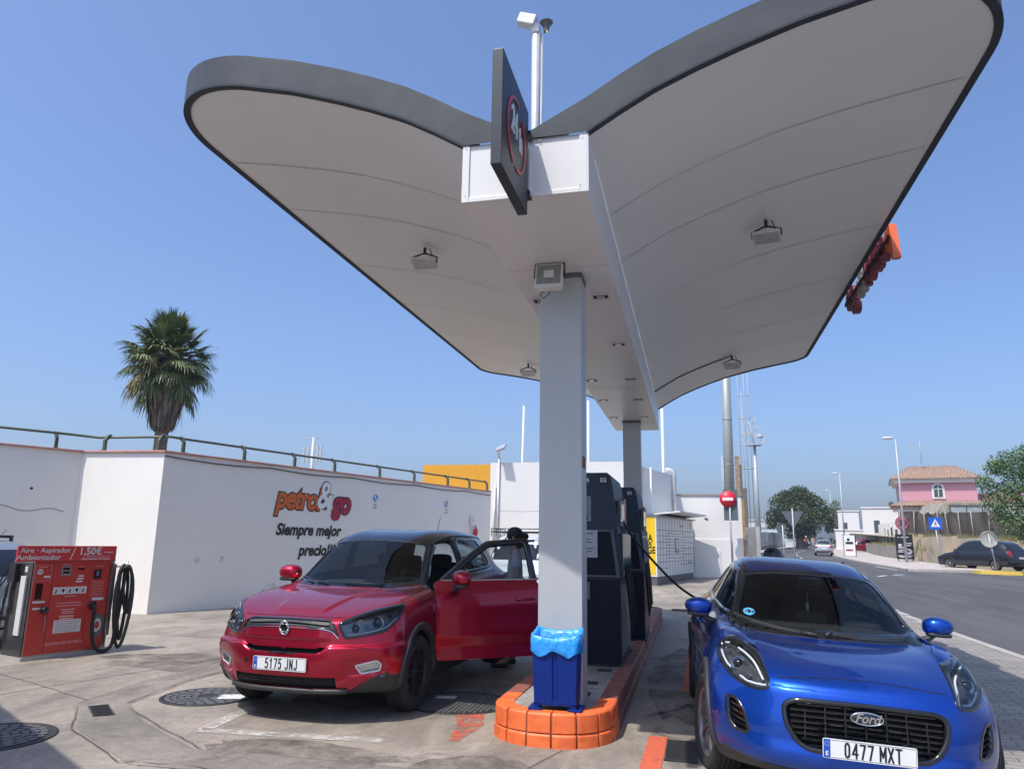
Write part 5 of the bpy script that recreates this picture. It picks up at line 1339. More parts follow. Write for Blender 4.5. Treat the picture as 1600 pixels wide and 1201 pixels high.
# dark end face with the white tube and small hose rack
B = MB(); B.box(-.012, -.001, .02, .49, .05, 1.19); B.build('end_panel', M_dsteel, ks)
B = MB(); B.box(-.035, -.0125, .10, .215, .30, 1.02); B.box(-.016, -.0125, .12, .18, 1.07, 1.14); B.build('tube_cover', M_kwhite, ks, bevel=.004)
B = MB()
for i in range(4):
    for s_ in (.07, .245): B.lathe([(0, 0), (.008, 0)], 8, mat=frame_mat(V(-.0135, s_, .34+.22*i), (0, -1, 0), (0, 0, 1)))
for i in range(5): B.tube([V(-.05, .33, .98+.035*i), V(-.05, .45, .98+.035*i)], .011, 8)
B.build('fixings', M_chrome, ks)
B = MB()
B.box(-.07, -.013, .31, .47, .94, 1.17)
for q, (yo, zt, zb) in enumerate(((.55, 1.15, .55), (.60, 1.0, .2), (.66, .6, .1))):
    B.tube(spl([V(-.06, yo-.1, zt), V(-.09, yo, zt-.15), V(-.11, yo+.03, (zt+zb)/2), V(-.10, yo, zb+.03), V(-.08, yo-.06, zb), V(-.06, yo-.09, zb+.2), V(-.05, yo-.10, zt-.1)], 6, False), .010, 7)
B.build('air_hoses', M_hose, ks)

# ------------------------------------------------------------------ parcel lockers
LD = V(.235, .972).normalized(); lk = thing('parcel_locker', 'white parcel locker bank with a yellow printed end and a sloping canopy', 'locker', (-1.25, 27.1, tz(-1, 27)), math.atan2(LD.y, LD.x))
# local x along the front (receding), local -y outward, the yellow end faces local -x
M_lk = mat('locker_white', (.64, .64, .62), .4, var=.05, scale=2); M_yel = mat('locker_yellow', (.80, .52, .015), .5, var=.03)
B = MB(); B.box(0, 5.3, 0, .95, .30, 2.40); B.build('locker_body', M_lk, lk, bevel=.004)
B = MB(); B.box(.02, 5.28, .02, .93, .0, .298); B.build('locker_plinth', mat('locker_plinth', (.10, .10, .10), .6), lk)
B = MB(); B.box(-.006, 0, .0, .93, .30, 2.40); B.build('end_border', M_kwhite, lk)
B = MB(); B.box(-.010, -.0065, .05, .90, .36, 2.36); B.build('yellow_panel', M_yel, lk)
WL = frame_mat(V(-.012, .0, 0), (0, -1, 0), (0, 0, 1))
B = MB()
for s, sz, z, x in (('ENVÍA', .36, 1.62, -.50), ('DEVUELVE', .19, 1.42, -.50), ('RECOGE', .33, 1.20, -.50)): add_text(B, s, sz, WL @ Matrix.Translation((x, z, 0)), bold=.010, width=.70)
B.build('end_text', M_platebk, lk)
B = MB(); 
xs_ = lin(0, 5.3, 13); rng = random.Random(3)
def seam(x0, x1, z0, z1): B.box(x0, x1, -.004, -.0005, z0, z1)
for i, x in enumerate(xs_):
    if 4 < i < 9:
        seam(x-.01, x+.01, .32, .78) ; seam(x-.01, x+.01, 1.9, 2.38)
    else: seam(x-.01, x+.01, .32, 2.38)
rows = [.58, .80, 1.05, 1.28, 1.50, 1.72, 1.92]
for z in rows:
    a, b = (0, 5.3) if z not in (.58,) else (0, 1.7)
    seam(a, b, z-.008, z+.008)
for z in (.92, 1.16, 1.39, 1.61, 1.82): seam(1.25, 3.9, z-.008, z+.008)
seam(3.2, 5.3, .66, .68)
B.build('door_seams', mat('locker_seam', (.06, .06, .06), .7), lk)
B = MB(); B.box(2.45, 2.95, -.02, -.0045, 1.10, 1.66); B.build('locker_screen_frame', mat('locker_grey', (.22, .22, .22), .4), lk); B = MB(); B.box(2.55, 2.85, -.024, -.0205, 1.25, 1.6); B.build('locker_screen', M_glossblack, lk)
B = MB()
add_text(B, 'InPost', .16, frame_mat(V(3.4, -.005, 2.13), (1, 0, 0), (0, 0, 1)), bold=.003); B.box(4.3, 4.9, -.006, -.0045, .70, .76)
for i in range(3): B.box(4.75, 5.0, -.006, -.0045, 2.05+.09*i, 2.10+.09*i)
B.build('print', mat('print_grey', (.20, .20, .20), .6), lk)
B = MB(); B.prism([(-.55, 2.58), (.97, 2.44), (.97, 2.50), (-.55, 2.64)], 1.2, 5.5, 'yz'); B.build('locker_canopy', M_kwhite, lk, bevel=.004)
B = MB(); B.box(-.05, 5.4, -.12, 1.0, 2.402, 2.438); B.box(5.35, 5.5, -.6, -.5, 2.44, 2.52); B.tube([V(5.4, -.55, 2.5), V(5.4, -.62, 2.42)], .05, 8); B.build('canopy_frame', mat('locker_frame', (.16, .16, .17), .5), lk)
def lin_(a, b, n): return [a+(b-a)*i/n for i in range(n+1)]
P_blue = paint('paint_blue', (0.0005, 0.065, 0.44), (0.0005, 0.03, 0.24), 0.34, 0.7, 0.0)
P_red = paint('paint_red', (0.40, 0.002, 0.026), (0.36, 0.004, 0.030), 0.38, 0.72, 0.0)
P_black = paint('paint_black', (0.006, 0.007, 0.009), (0.006, 0.006, 0.008), 0.3, 0.3, 0.0)

def lamp_cluster(S, parent, poly, fr, inner, drl, bulbs, rim=0.012):
    """headlight: bezel, dark bowl, light guide, projectors and clear lens; S must have been cut with poly"""
    big = offset_poly(poly, -0.006); small = offset_poly(poly, rim)
    hl = S.ring('headlight', M_glossblack, parent, big, small, fr, off=0.002, n=64, k=2, skirt=0.05)
    S.panel('lamp_bowl', inner, hl, offset_poly(poly, 0.004), fr, off=-0.045, thick=0.0, h=0.04)
    if drl:
        B = MB()
        for seg in drl:
            pts = [S.hit(p[0], p[1], fr, -0.012)[0] for p in spl(seg, 5, False)]
            B.tube(pts, 0.0075, 8)
        B.build('light_guide', M_drl, hl)
    B = MB(); G = MB()
    for (a, b, r_) in bulbs:
        p, n = S.hit(a, b, fr, -0.04); n = (V(1, 0, 0)*2+n).normalized()
        m = frame_mat(p, n.orthogonal(), n.cross(n.orthogonal()))
        B.lathe([(r_*1.25, 0.018), (r_*1.2, 0.0), (r_*1.0, -0.012), (r_*0.95, 0.0), (0.001, -0.005)], 24, mat=m)
        G.lathe([(r_*0.85, 0.0)]+[(r_*0.85*math.cos(t*math.pi/12), r_*0.6*math.sin(t*math.pi/12)) for t in range(1, 7)], 20, mat=m)
    B.build('reflector', M_lampchrome, hl); G.build('projector', M_glossblack, hl)
    S.panel('lens', M_lens, hl, offset_poly(poly, 0.002), fr, off=0.001, thick=0.0, h=0.035)
    return hl

def diag(side, deg):
    """frame looking at the corner: A runs across, D points in"""
    a = R(deg); D = V(-math.cos(a), -side*math.sin(a), 0); A = V(-side*math.sin(a)*0+0, 0, 0)
    A = V(-math.sin(a), side*math.cos(a), 0)
    return (A, V(0, 0, 1), D)
def dp(side, deg, back, y, z):
    A, B, D = diag(side, deg); p = V(-back, side*y, z); return V(p.dot(A), p.dot(B))

def build_puma():
    car = thing('parked_car', 'blue crossover car filling the lower right corner, facing us with a white number plate', 'car')
    rings = [
     [(.10,0,.80),(.11,.28,.80),(.16,.52,.79),(.28,.69,.77),(.43,.81,.74),(.36,.85,.62),(.35,.855,.48),(.37,.84,.34),(.46,.80,.21)],
     [(.42,0,.895),(.42,.28,.895),(.44,.50,.90),(.50,.67,.905),(.60,.83,.86),(.60,.895,.67),(.60,.905,.5),(.60,.895,.34),(.62,.85,.21)],
     [(.78,0,.945),(.78,.28,.948),(.79,.50,.955),(.80,.67,.965),(.86,.84,.905),(.86,.905,.68),(.86,.91,.5),(.86,.90,.34),(.86,.85,.21)],
     [(1.06,0,.972),(1.08,.30,.975),(1.14,.54,.982),(1.20,.715,.99),(1.22,.83,.93),(1.22,.885,.70),(1.22,.89,.5),(1.22,.885,.34),(1.22,.85,.2)],
     [(1.46,0,1.215),(1.47,.30,1.208),(1.52,.60,1.18),(1.55,.735,1.02),(1.55,.835,.955),(1.55,.875,.72),(1.55,.882,.5),(1.55,.88,.34),(1.55,.85,.19)],
     [(1.88,0,1.43),(1.90,.28,1.425),(1.97,.56,1.38),(1.98,.735,1.03),(1.98,.84,.965),(1.98,.87,.73),(1.98,.88,.5),(1.98,.88,.34),(1.98,.85,.19)],
     [(2.35,0,1.515),(2.35,.28,1.505),(2.37,.565,1.45),(2.37,.74,1.045),(2.37,.845,.98),(2.37,.87,.74),(2.37,.88,.5),(2.37,.88,.34),(2.37,.85,.19)],
     [(2.85,0,1.515),(2.85,.28,1.505),(2.86,.54,1.455),(2.86,.74,1.06),(2.86,.86,.99),(2.86,.885,.74),(2.86,.89,.5),(2.86,.88,.34),(2.86,.85,.19)],
     [(3.32,0,1.465),(3.32,.28,1.455),(3.33,.52,1.40),(3.33,.72,1.08),(3.33,.875,.985),(3.33,.905,.74),(3.33,.905,.5),(3.33,.89,.34),(3.33,.85,.2)],
     [(3.72,0,1.385),(3.72,.28,1.375),(3.72,.49,1.32),(3.70,.67,1.10),(3.72,.865,.96),(3.74,.90,.74),(3.74,.90,.5),(3.74,.885,.34),(3.72,.85,.22)],
     [(4.02,0,1.10),(4.01,.28,1.09),(3.98,.48,1.06),(3.94,.64,1.0),(3.92,.80,.92),(3.98,.86,.74),(4.0,.86,.52),(4.0,.85,.36),(3.95,.82,.24)]]
    cap0 = [[(.02,.69),(.03,.69),(.09,.68),(.22,.67)], [(-.01,.53),(.0,.53),(.05,.53),(.17,.53)], [(.0,.36),(.01,.36),(.06,.36),(.19,.36)], [(.08,.21),(.10,.21),(.16,.21),(.28,.21)]]
    cap1 = [[(4.10,.88),(4.09,.88),(4.07,.87),(4.03,.85)], [(4.16,.62),(4.15,.62),(4.12,.62),(4.07,.62)], [(4.16,.42),(4.15,.42),(4.13,.42),(4.08,.42)], [(4.10,.26),(4.10,.26),(4.08,.26),(4.02,.26)]]
    def form(b, y, z, n):
        d = [0, 0, 0]
        if b < 1.1 and z > .78:                       # raised wing crests and a flat bonnet between them
            d[2] += .022*sstep(.56, .66, y)*(1-sstep(.74, .84, y))*sstep(.25, .5, b)*(1-sstep(.95, 1.1, b)) - .010*(1-sstep(.30, .55, y))*sstep(.3, .5, b)*(1-sstep(.9, 1.1, b))
        if b < .6 and z < .74:                        # lower bumper swells under the lamps, waist under the intakes
            d[0] += .022*(sstep(.26, .34, z)-sstep(.36, .46, z))*(1-sstep(.6, .8, y)) + .006*sstep(.60, .74, z)
        if 1.1 < b < 3.9 and .4 < z < .9: d[1] += .012*(sstep(.70, .74, z)-sstep(.80, .86, z)) - .012*(sstep(.40, .50, z)-sstep(.56, .66, z))
        return d
    S = Shell(bump(car_surface(rings, cap0, cap1), form))
    F = frame('front'); Lf = frame('left'); Rf = frame('right'); T = frame('top'); B_ = frame('rear')
    ws = rpoly([(-.715,.985), (-.40,.962), (0,.955), (.40,.962), (.715,.985), (.55,1.39), (.28,1.43), (0,1.437), (-.28,1.43), (-.55,1.39)], 0.05)
    wsi = rpoly([(-.64,1.035), (-.40,1.02), (0,1.01), (.40,1.02), (.64,1.035), (.505,1.365), (.28,1.392), (0,1.397), (-.28,1.392), (-.505,1.365)], 0.05)
    win = rpoly([(1.34,1.045), (1.70,1.24), (2.02,1.38), (2.40,1.425), (2.85,1.42), (3.28,1.34), (3.52,1.20), (3.40,1.12), (2.60,1.085)], 0.06)
    rwin = rpoly([(-.55,1.10), (.55,1.10), (.45,1.34), (-.45,1.34)], 0.06)
    gr = rpoly([(-.475,.655,.05), (-.40,.69,.04), (0,.70,.1), (.40,.69,.04), (.475,.655,.05), (.468,.54,.1), (.40,.44,.08), (.33,.405,.05), (-.33,.405,.05), (-.40,.44,.08), (-.468,.54,.1)], 0.03)
    S.cut(offset_poly(ws, 0.012), F); S.cut(offset_poly(rwin, 0.012), B_)
    S.cut(offset_poly(gr, 0.010), F)
    bk = 30
    hp = {}; ik = {}
    for sd_ in (1, -1):
        fr = diag(sd_, bk)
        pts = [dp(sd_, bk, b, y, z) for b, y, z in ((.76,.695,.955),(.64,.61,.94),(.50,.537,.892),(.35,.494,.818),(.255,.476,.755),(.23,.492,.716),(.27,.60,.704),(.37,.72,.738),(.46,.795,.785),(.60,.832,.85),(.72,.80,.905))]
        if sd_ < 0: pts = pts[::-1]
        hp[sd_] = [V(p.x, p.y) for p in spl(pts, 4)]
        S.cut(offset_poly(hp[sd_], 0.008), fr)
        pi = [dp(sd_, bk, b, y, z) for b, y, z in ((.30,.785,.63),(.26,.72,.625),(.22,.665,.565),(.20,.625,.455),(.21,.645,.432),(.25,.72,.43),(.29,.765,.48))]
        if sd_ < 0: pi = pi[::-1]
        ik[sd_] = rpoly([tuple(p) for p in pi], 0.025)
        S.cut(offset_poly(ik[sd_], 0.008), fr)
        S.cut(offset_poly(win, 0.012), Lf if sd_ > 0 else Rf)
        for cx in (.845, 3.43): S.cut(circ(cx, .34, .375), Lf if sd_ > 0 else Rf, maxd=lambda c: abs(c.y) > .6)
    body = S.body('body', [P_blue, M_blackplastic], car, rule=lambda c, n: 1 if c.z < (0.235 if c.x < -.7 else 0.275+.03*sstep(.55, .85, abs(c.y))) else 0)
    S.liner('cabin_lining', M_interior, car, 0.035, keep=lambda c: -4.0 < c.x < -1.0 and (c.z > .3))
    # windscreen
    wsg = S.panel('windscreen', M_wglass, car, offset_poly(ws, 0.004), F, off=-0.004, thick=0, h=0.06)
    S.ring('windscreen_border', M_glossblack, wsg, ws, wsi, F, off=0.0, n=120, k=4, skirt=0.012)
    rg = S.panel('rear_window', M_pglass, car, offset_poly(rwin, 0.0), B_, off=-0.002, thick=0, h=0.08)
    # wipers and cowl
    Wp = MB()
    for pts in (((-.66,1.055),(-.45,1.005),(-.18,.975)), ((0.02,.985),(.25,.972),(.56,.985))):
        P_ = [S.hit(p[0], p[1], F, 0.022)[0] for p in spl([V(*p) for p in pts], 5, False)]
        Wp.tube(P_, 0.008, 6, flat=0.5)
        Wp.tube([p+V(0.004, 0, -0.012) for p in P_], 0.005, 5)
    Wp.tube([S.hit(-.18,.972,F,0.02)[0], S.hit(-.08,.962,F,0.02)[0]], 0.012, 8); Wp.tube([S.hit(.02,.985,F,0.03)[0], S.hit(-.02,.965,F,0.02)[0]], 0.012, 8)
    Wp.build('wiper', M_blackplastic, car)
    # sticker on the glass
    K = MB(); c0, n0 = S.hit(-.535, 1.085, F, 0.003)
    m0 = frame_mat(c0, V(0, 1, 0), (V(0, 0, 1)-n0*n0.z))
    K.lathe([(0.0, 0), (0.045, 0)], 28, mat=m0)
    st = K.build('windscreen_sticker', mat('sticker_blue', (0.10, 0.36, 0.62), 0.4), wsg)
    K = MB(); add_text(K, 'B', 0.05, m0 @ Matrix.Translation((0.0, 0, 0.002)), bold=0.003); K.box(-.030, -.022, -.014, .014, .001, .002, 0, m0); K.box(.020, .032, -.014, .014, .001, .002, 0, m0)
    K.build('sticker_mark', M_platebk, wsg)
    # side glass, pillars, belts
    for sd_, fr in ((1, Lf), (-1, Rf)):
        g = S.panel('side_window', M_sglass, car, offset_poly(win, 0.004), fr, off=-0.003, thick=0, h=0.08)
        S.ring('window_trim', M_glossblack, g, offset_poly(win, -0.012), offset_poly(win, 0.028), fr, off=0.003, n=110, k=2, skirt=0.012)
        PB_ = MB(); S.line(PB_, [(2.36,1.07),(2.42,1.42)], fr, w=0.07, off=0.003); S.line(PB_, [(3.14,1.09),(3.10,1.38)], fr, w=0.05, off=0.003)
        S.line(PB_, [(1.62,1.06),(1.66,1.21)], fr, w=0.03, off=0.003); split(PB_.build('pillar_trim', M_glossblack, g))
        G_ = MB()
        S.line(G_, spl([V(1.26,.93),V(1.24,.75),V(1.27,.5),V(1.36,.30),V(1.42,.25)], 5, False), fr, w=0.006)
        S.line(G_, spl([V(2.38,1.06),V(2.38,.75),V(2.40,.5),V(2.42,.25)], 5, False), fr, w=0.006)
        S.line(G_, spl([V(3.10,1.06),V(3.22,.9),V(3.16,.72),V(3.02,.55),V(2.98,.25)], 5, False), fr, w=0.006)
        S.line(G_, [(1.42,.25),(2.98,.25)], fr, w=0.008)
        G_.build('door_gap', M_darkgap, car)
        for hx in (2.18, 2.95):
            H_ = MB(); p = [S.hit(hx+q, .90+.01*q, fr, o_)[0] for q, o_ in ((0, .0), (.02, .03), (.09, .036), (.16, .03), (.18, .0))]
            H_.tube(p, 0.011, 8); H_.build('door_handle', P_blue, car)
        rl = MB(); S.line(rl, spl([V(1.93, sd_*.50), V(2.35,sd_*.515), V(2.85,sd_*.51), V(3.6,sd_*.455)], 6, False), T, w=0.045, off=0.004); rl.build('roof_strip', M_glossblack, car)
        hg = MB(); S.line(hg, spl([V(.70,sd_*.60),V(.9,sd_*.655),V(1.10,sd_*.70),V(1.2,sd_*.735)], 5, False), T, w=0.006)
        hg.build('bonnet_gap', M_darkgap, car)
        sill = MB()
        # black sill cladding
        vs = []
        for i in range(19):
            x_ = 1.25+i*(3.05-1.25)/18
            for z_, o_ in ((.36,.001), (.345,.014), (.25,.02), (.20,.01)):
                p, n = S.hit(x_, z_, fr, o_); vs.append(p)
        sill.add(vs, [(i*4+j, i*4+j+1, i*4+5+j, i*4+4+j) for i in range(18) for j in range(3)], 0, True); sill.build('sill_trim', M_blackplastic, car)
        for cx in (.845, 3.43): arch(S, car, sd_, cx, .34, .375, .055, M_blackplastic)
        m_ = mirror(car, -1.47, sd_*(0.925 if sd_ < 0 else .895), 1.085, sd_, P_blue, M_blackplastic, .88)
    G_ = MB(); S.line(G_, spl([V(-.49,.785),V(-.34,.80),V(-.18,.812),V(0,.815),V(.18,.812),V(.34,.80),V(.49,.785)], 5, False), F, w=0.007); G_.build('bonnet_gap', M_darkgap, car)
    # grille
    gi = offset_poly(gr, 0.022)
    g = S.ring('grille_frame', M_glossblack, car, offset_poly(gr, -0.006), gi, F, off=0.004, n=120, k=3, skirt=0.05, prof=lambda t: 0.006*math.sin(math.pi*t))
    S.panel('grille_back', M_darkgap, g, offset_poly(gr, 0.004), F, off=-0.06, thick=0, h=0.08)
    SL = MB()
    zs = [.43+.033*i for i in range(8)]
    for z_ in zs:
        row = []
        for i in range(49):
            y_ = -.47+.94*i/48; zz = z_+0.012*(1-(y_/.47)**2)
            if in_poly(y_, zz, gi): row.append((y_, zz))
        if len(row) < 2: continue
        vs = []
        for q, (y_, zz) in enumerate(row):
            k = abs((y_/0.115) % 1.0-0.5)*2
            d = 0.002+0.014*(k**3)
            for dz, off in ((-.009, -.03), (-.010, -d-.004), (-.002, -d), (.006, -d-.016), (.008, -.03)):
                vs.append(S.hit(y_, zz+dz, F, off)[0])
        SL.add(vs, [(i*5+j, i*5+j+1, i*5+6+j, i*5+5+j) for i in range(len(row)-1) for j in range(4)], 0, False)
    for c in (-.345, -.23, -.115, 0, .115, .23, .345):
        pts = [(c*(1+.06*(.7-z)), z) for z in [.42+.028*i for i in range(10)]]
        pts = [p for p in pts if in_poly(p[0], p[1], gi)]
        if len(pts) > 1: SL.tube([S.hit(p[0], p[1], F, -.022)[0] for p in pts], 0.006, 6)
    SL.build('grille_slats', M_glossblack, g)
    # badge
    c0, n0 = S.hit(0, .622, F, 0.012)
    mB = frame_mat(c0, V(0, 1, 0), V(0.12, 0, 1)) @ Matrix.Diagonal((1.0, 0.40, 1, 1))
    K = MB(); K.lathe([(0.0, 0), (0.092, 0.0), (0.092, -0.02)], 48, mat=mB); bd = K.build('badge', mat('badge_dark', (0.006, 0.012, 0.035), 0.2, coat=0.8), g)
    K = MB(); K.tube([mB @ V(0.092*math.cos(t*math.pi/24), 0.092*math.sin(t*math.pi/24), 0.001) for t in range(48)], 0.0035, 6, closed=True)
    K.tube([mB @ V(0.080*math.cos(t*math.pi/24), 0.080*math.sin(t*math.pi/24), 0.001) for t in range(48)], 0.0012, 5, closed=True)
    add_text(K, 'Ford', 0.078, frame_mat(c0+V(0.002, 0, 0), V(0, 1, 0), V(0.12, 0, 1)), shear=0.35, bold=0.0012, depth=0.001, width=0.92)
    K.build('badge_script', M_chrome, g)
    number_plate(car, 0.045, 0.0, .445, '0477 MXT', tilt=0.0)
    # intakes
    for sd_ in (1, -1):
        fr = diag(sd_, bk); p = ik[sd_]
        o = S.ring('air_intake', M_glossblack, car, offset_poly(p, -0.006), offset_poly(p, 0.012), fr, off=0.003, n=60, k=2, skirt=0.04)
        S.panel('intake_back', M_darkgap, o, offset_poly(p, 0.002), fr, off=-0.05, thick=0, h=0.05)
        K = MB(); A0 = [q.x for q in p]; lo, hi = min(A0), max(A0)
        for z_ in (.475, .51, .545, .58):
            row = [(lo+(hi-lo)*i/14, z_+0.20*(((lo+(hi-lo)*i/14)-(lo+hi)/2))*(1)) for i in range(15)]
            row = [q for q in row if in_poly(q[0], q[1], offset_poly(p, 0.008))]
            if len(row) < 2: continue
            vs = []
            for q in row:
                for dz, off in ((-.010, -.03), (-.011, -.012), (.004, -.004), (.010, -.03)): vs.append(S.hit(q[0], q[1]+dz, fr, off)[0])
            K.add(vs, [(i*4+j, i*4+j+1, i*4+5+j, i*4+4+j) for i in range(len(row)-1) for j in range(3)], 0, False)
        K.build('intake_slats', M_glossblack, o)
        pl = hp[sd_]
        # light guide follows the outline, broken at the corners
        inn = [V(q.x, q.y) for q in offset_poly(pl, 0.030)]; n_ = len(inn)
        if sd_ < 0: inn = inn[::-1]
        seg1 = inn[int(n_*.05):int(n_*.13)]; seg2 = inn[int(n_*.17):int(n_*.43)]; seg3 = inn[int(n_*.50):int(n_*.72)]; seg4 = inn[int(n_*.76):int(n_*.93)]
        b0 = dp(sd_, bk, .50, .665, .835); b1 = dp(sd_, bk, .38, .60, .765)
        lamp_cluster(S, car, pl, fr, M_lampin, [seg1[::2], seg2[::2], seg3[::2], seg4[::2]], [(b0.x, b0.y, .036), (b1.x, b1.y, .022)])
        for cx in (.845, 3.43): wheel(car, -cx, sd_*.795, r=.335, w=.215, rim=.235, side=sd_, mr=M_alloyd, steer=R(11) if cx < 1 else 0)
    for sd_, fr in ((1, Lf), (-1, Rf)):
        G_ = MB(); S.line(G_, spl([V(.63,.79),V(.60,.70),V(.52,.62),V(.455,.50)], 5, False), fr, w=.006); S.line(G_, spl([V(.80,.93),V(.95,.955),V(1.15,.965)], 5, False), fr, w=.005); G_.build('bumper_gap', M_darkgap, car)
    bl = MB(); S.line(bl, spl([V(y_, .275+.03*sstep(.55, .85, abs(y_))) for y_ in lin_(-.80, .80, 16)], 2, False), F, w=.022, off=.004); bl.build('bumper_lower_edge', M_blackplastic, car)
    # rear lamps
    for sd_ in (1, -1):
        S.panel('tail_lamp', mat('tail_red', (0.35, 0.01, 0.01), 0.15, coat=1.0), car, rpoly([(sd_*.50,.86),(sd_*.80,.88),(sd_*.78,.98),(sd_*.50,.95)], .03), B_, off=0.006, thick=0.01, h=0.06)
    number_plate(car, -4.19, 0, .78, '0477 MXT', rear=True)
    interior(car, 1.25, 1.0, .62)
    cf = MB(); mlt = S.hit(.0, 1.355, F, -0.02)[0]
    cf.add(*soft_box(.10, .20, .09, mlt+V(-.05, 0, .0)), 0, True); cf.add(*soft_box(.03, .24, .07, mlt+V(-.16, 0, -.07)), 0, True); cf.build('rear_view_mirror', M_interior, car)
    ch = MB(); ch.tube([mlt+V(-.13, 0, -.08), mlt+V(-.13, 0.0, -.17)], .003, 4); ch.lathe([(0.0,0),(.014,.01),(.016,.05),(.01,.07),(0,.08)], 10, mat=Matrix.Translation(mlt+V(-.13,0,-.25))); ch.build('hanging_freshener', mat('freshener', (.35,.38,.42), .3), car)
    # neck of the charging/fuel flap on the rear wing
    return car, S

def interior(car, x0, zb, yd, seats=True):
    D = MB()
    D.add(*soft_box(.55, 1.36, .22, V(-x0-.28, 0, zb-.09)), 0, True)
    D.add(*soft_box(.22, .34, .10, V(-x0-.42, .36, zb+.01)), 0, True)
    D.add(*soft_box(.9, .26, .30, V(-x0-.75, 0, zb-.38)), 0, True)
    D.add(*soft_box(.03, .25, .15, V(-x0-.42, 0, zb+.03)), 0, True)
    D.build('dashboard', M_interior, car)
    steering(car, -x0-.55, .37, zb-.06)
    for y in (.36, -.36): seat(car, -x0-1.05, y)
    S = MB(); S.add(*soft_box(.5, 1.25, .16, V(-x0-1.95, 0, .54)), 0, True); S.add(*soft_box(.14, 1.25, .6, V(-x0-2.2, 0, .86), Matrix.Rotation(R(-18), 3, 'Y')), 0, True)
    for y in (-.4, .4): S.add(*soft_box(.08, .24, .15, V(-x0-2.31, y, 1.22)), 0, True)
    S.build('rear_seat', M_seat, car)
    Fl = MB(); Fl.box(-x0-2.7, -x0+.1, -.78, .78, .26, .29); Fl.build('cabin_floor', M_interior, car)

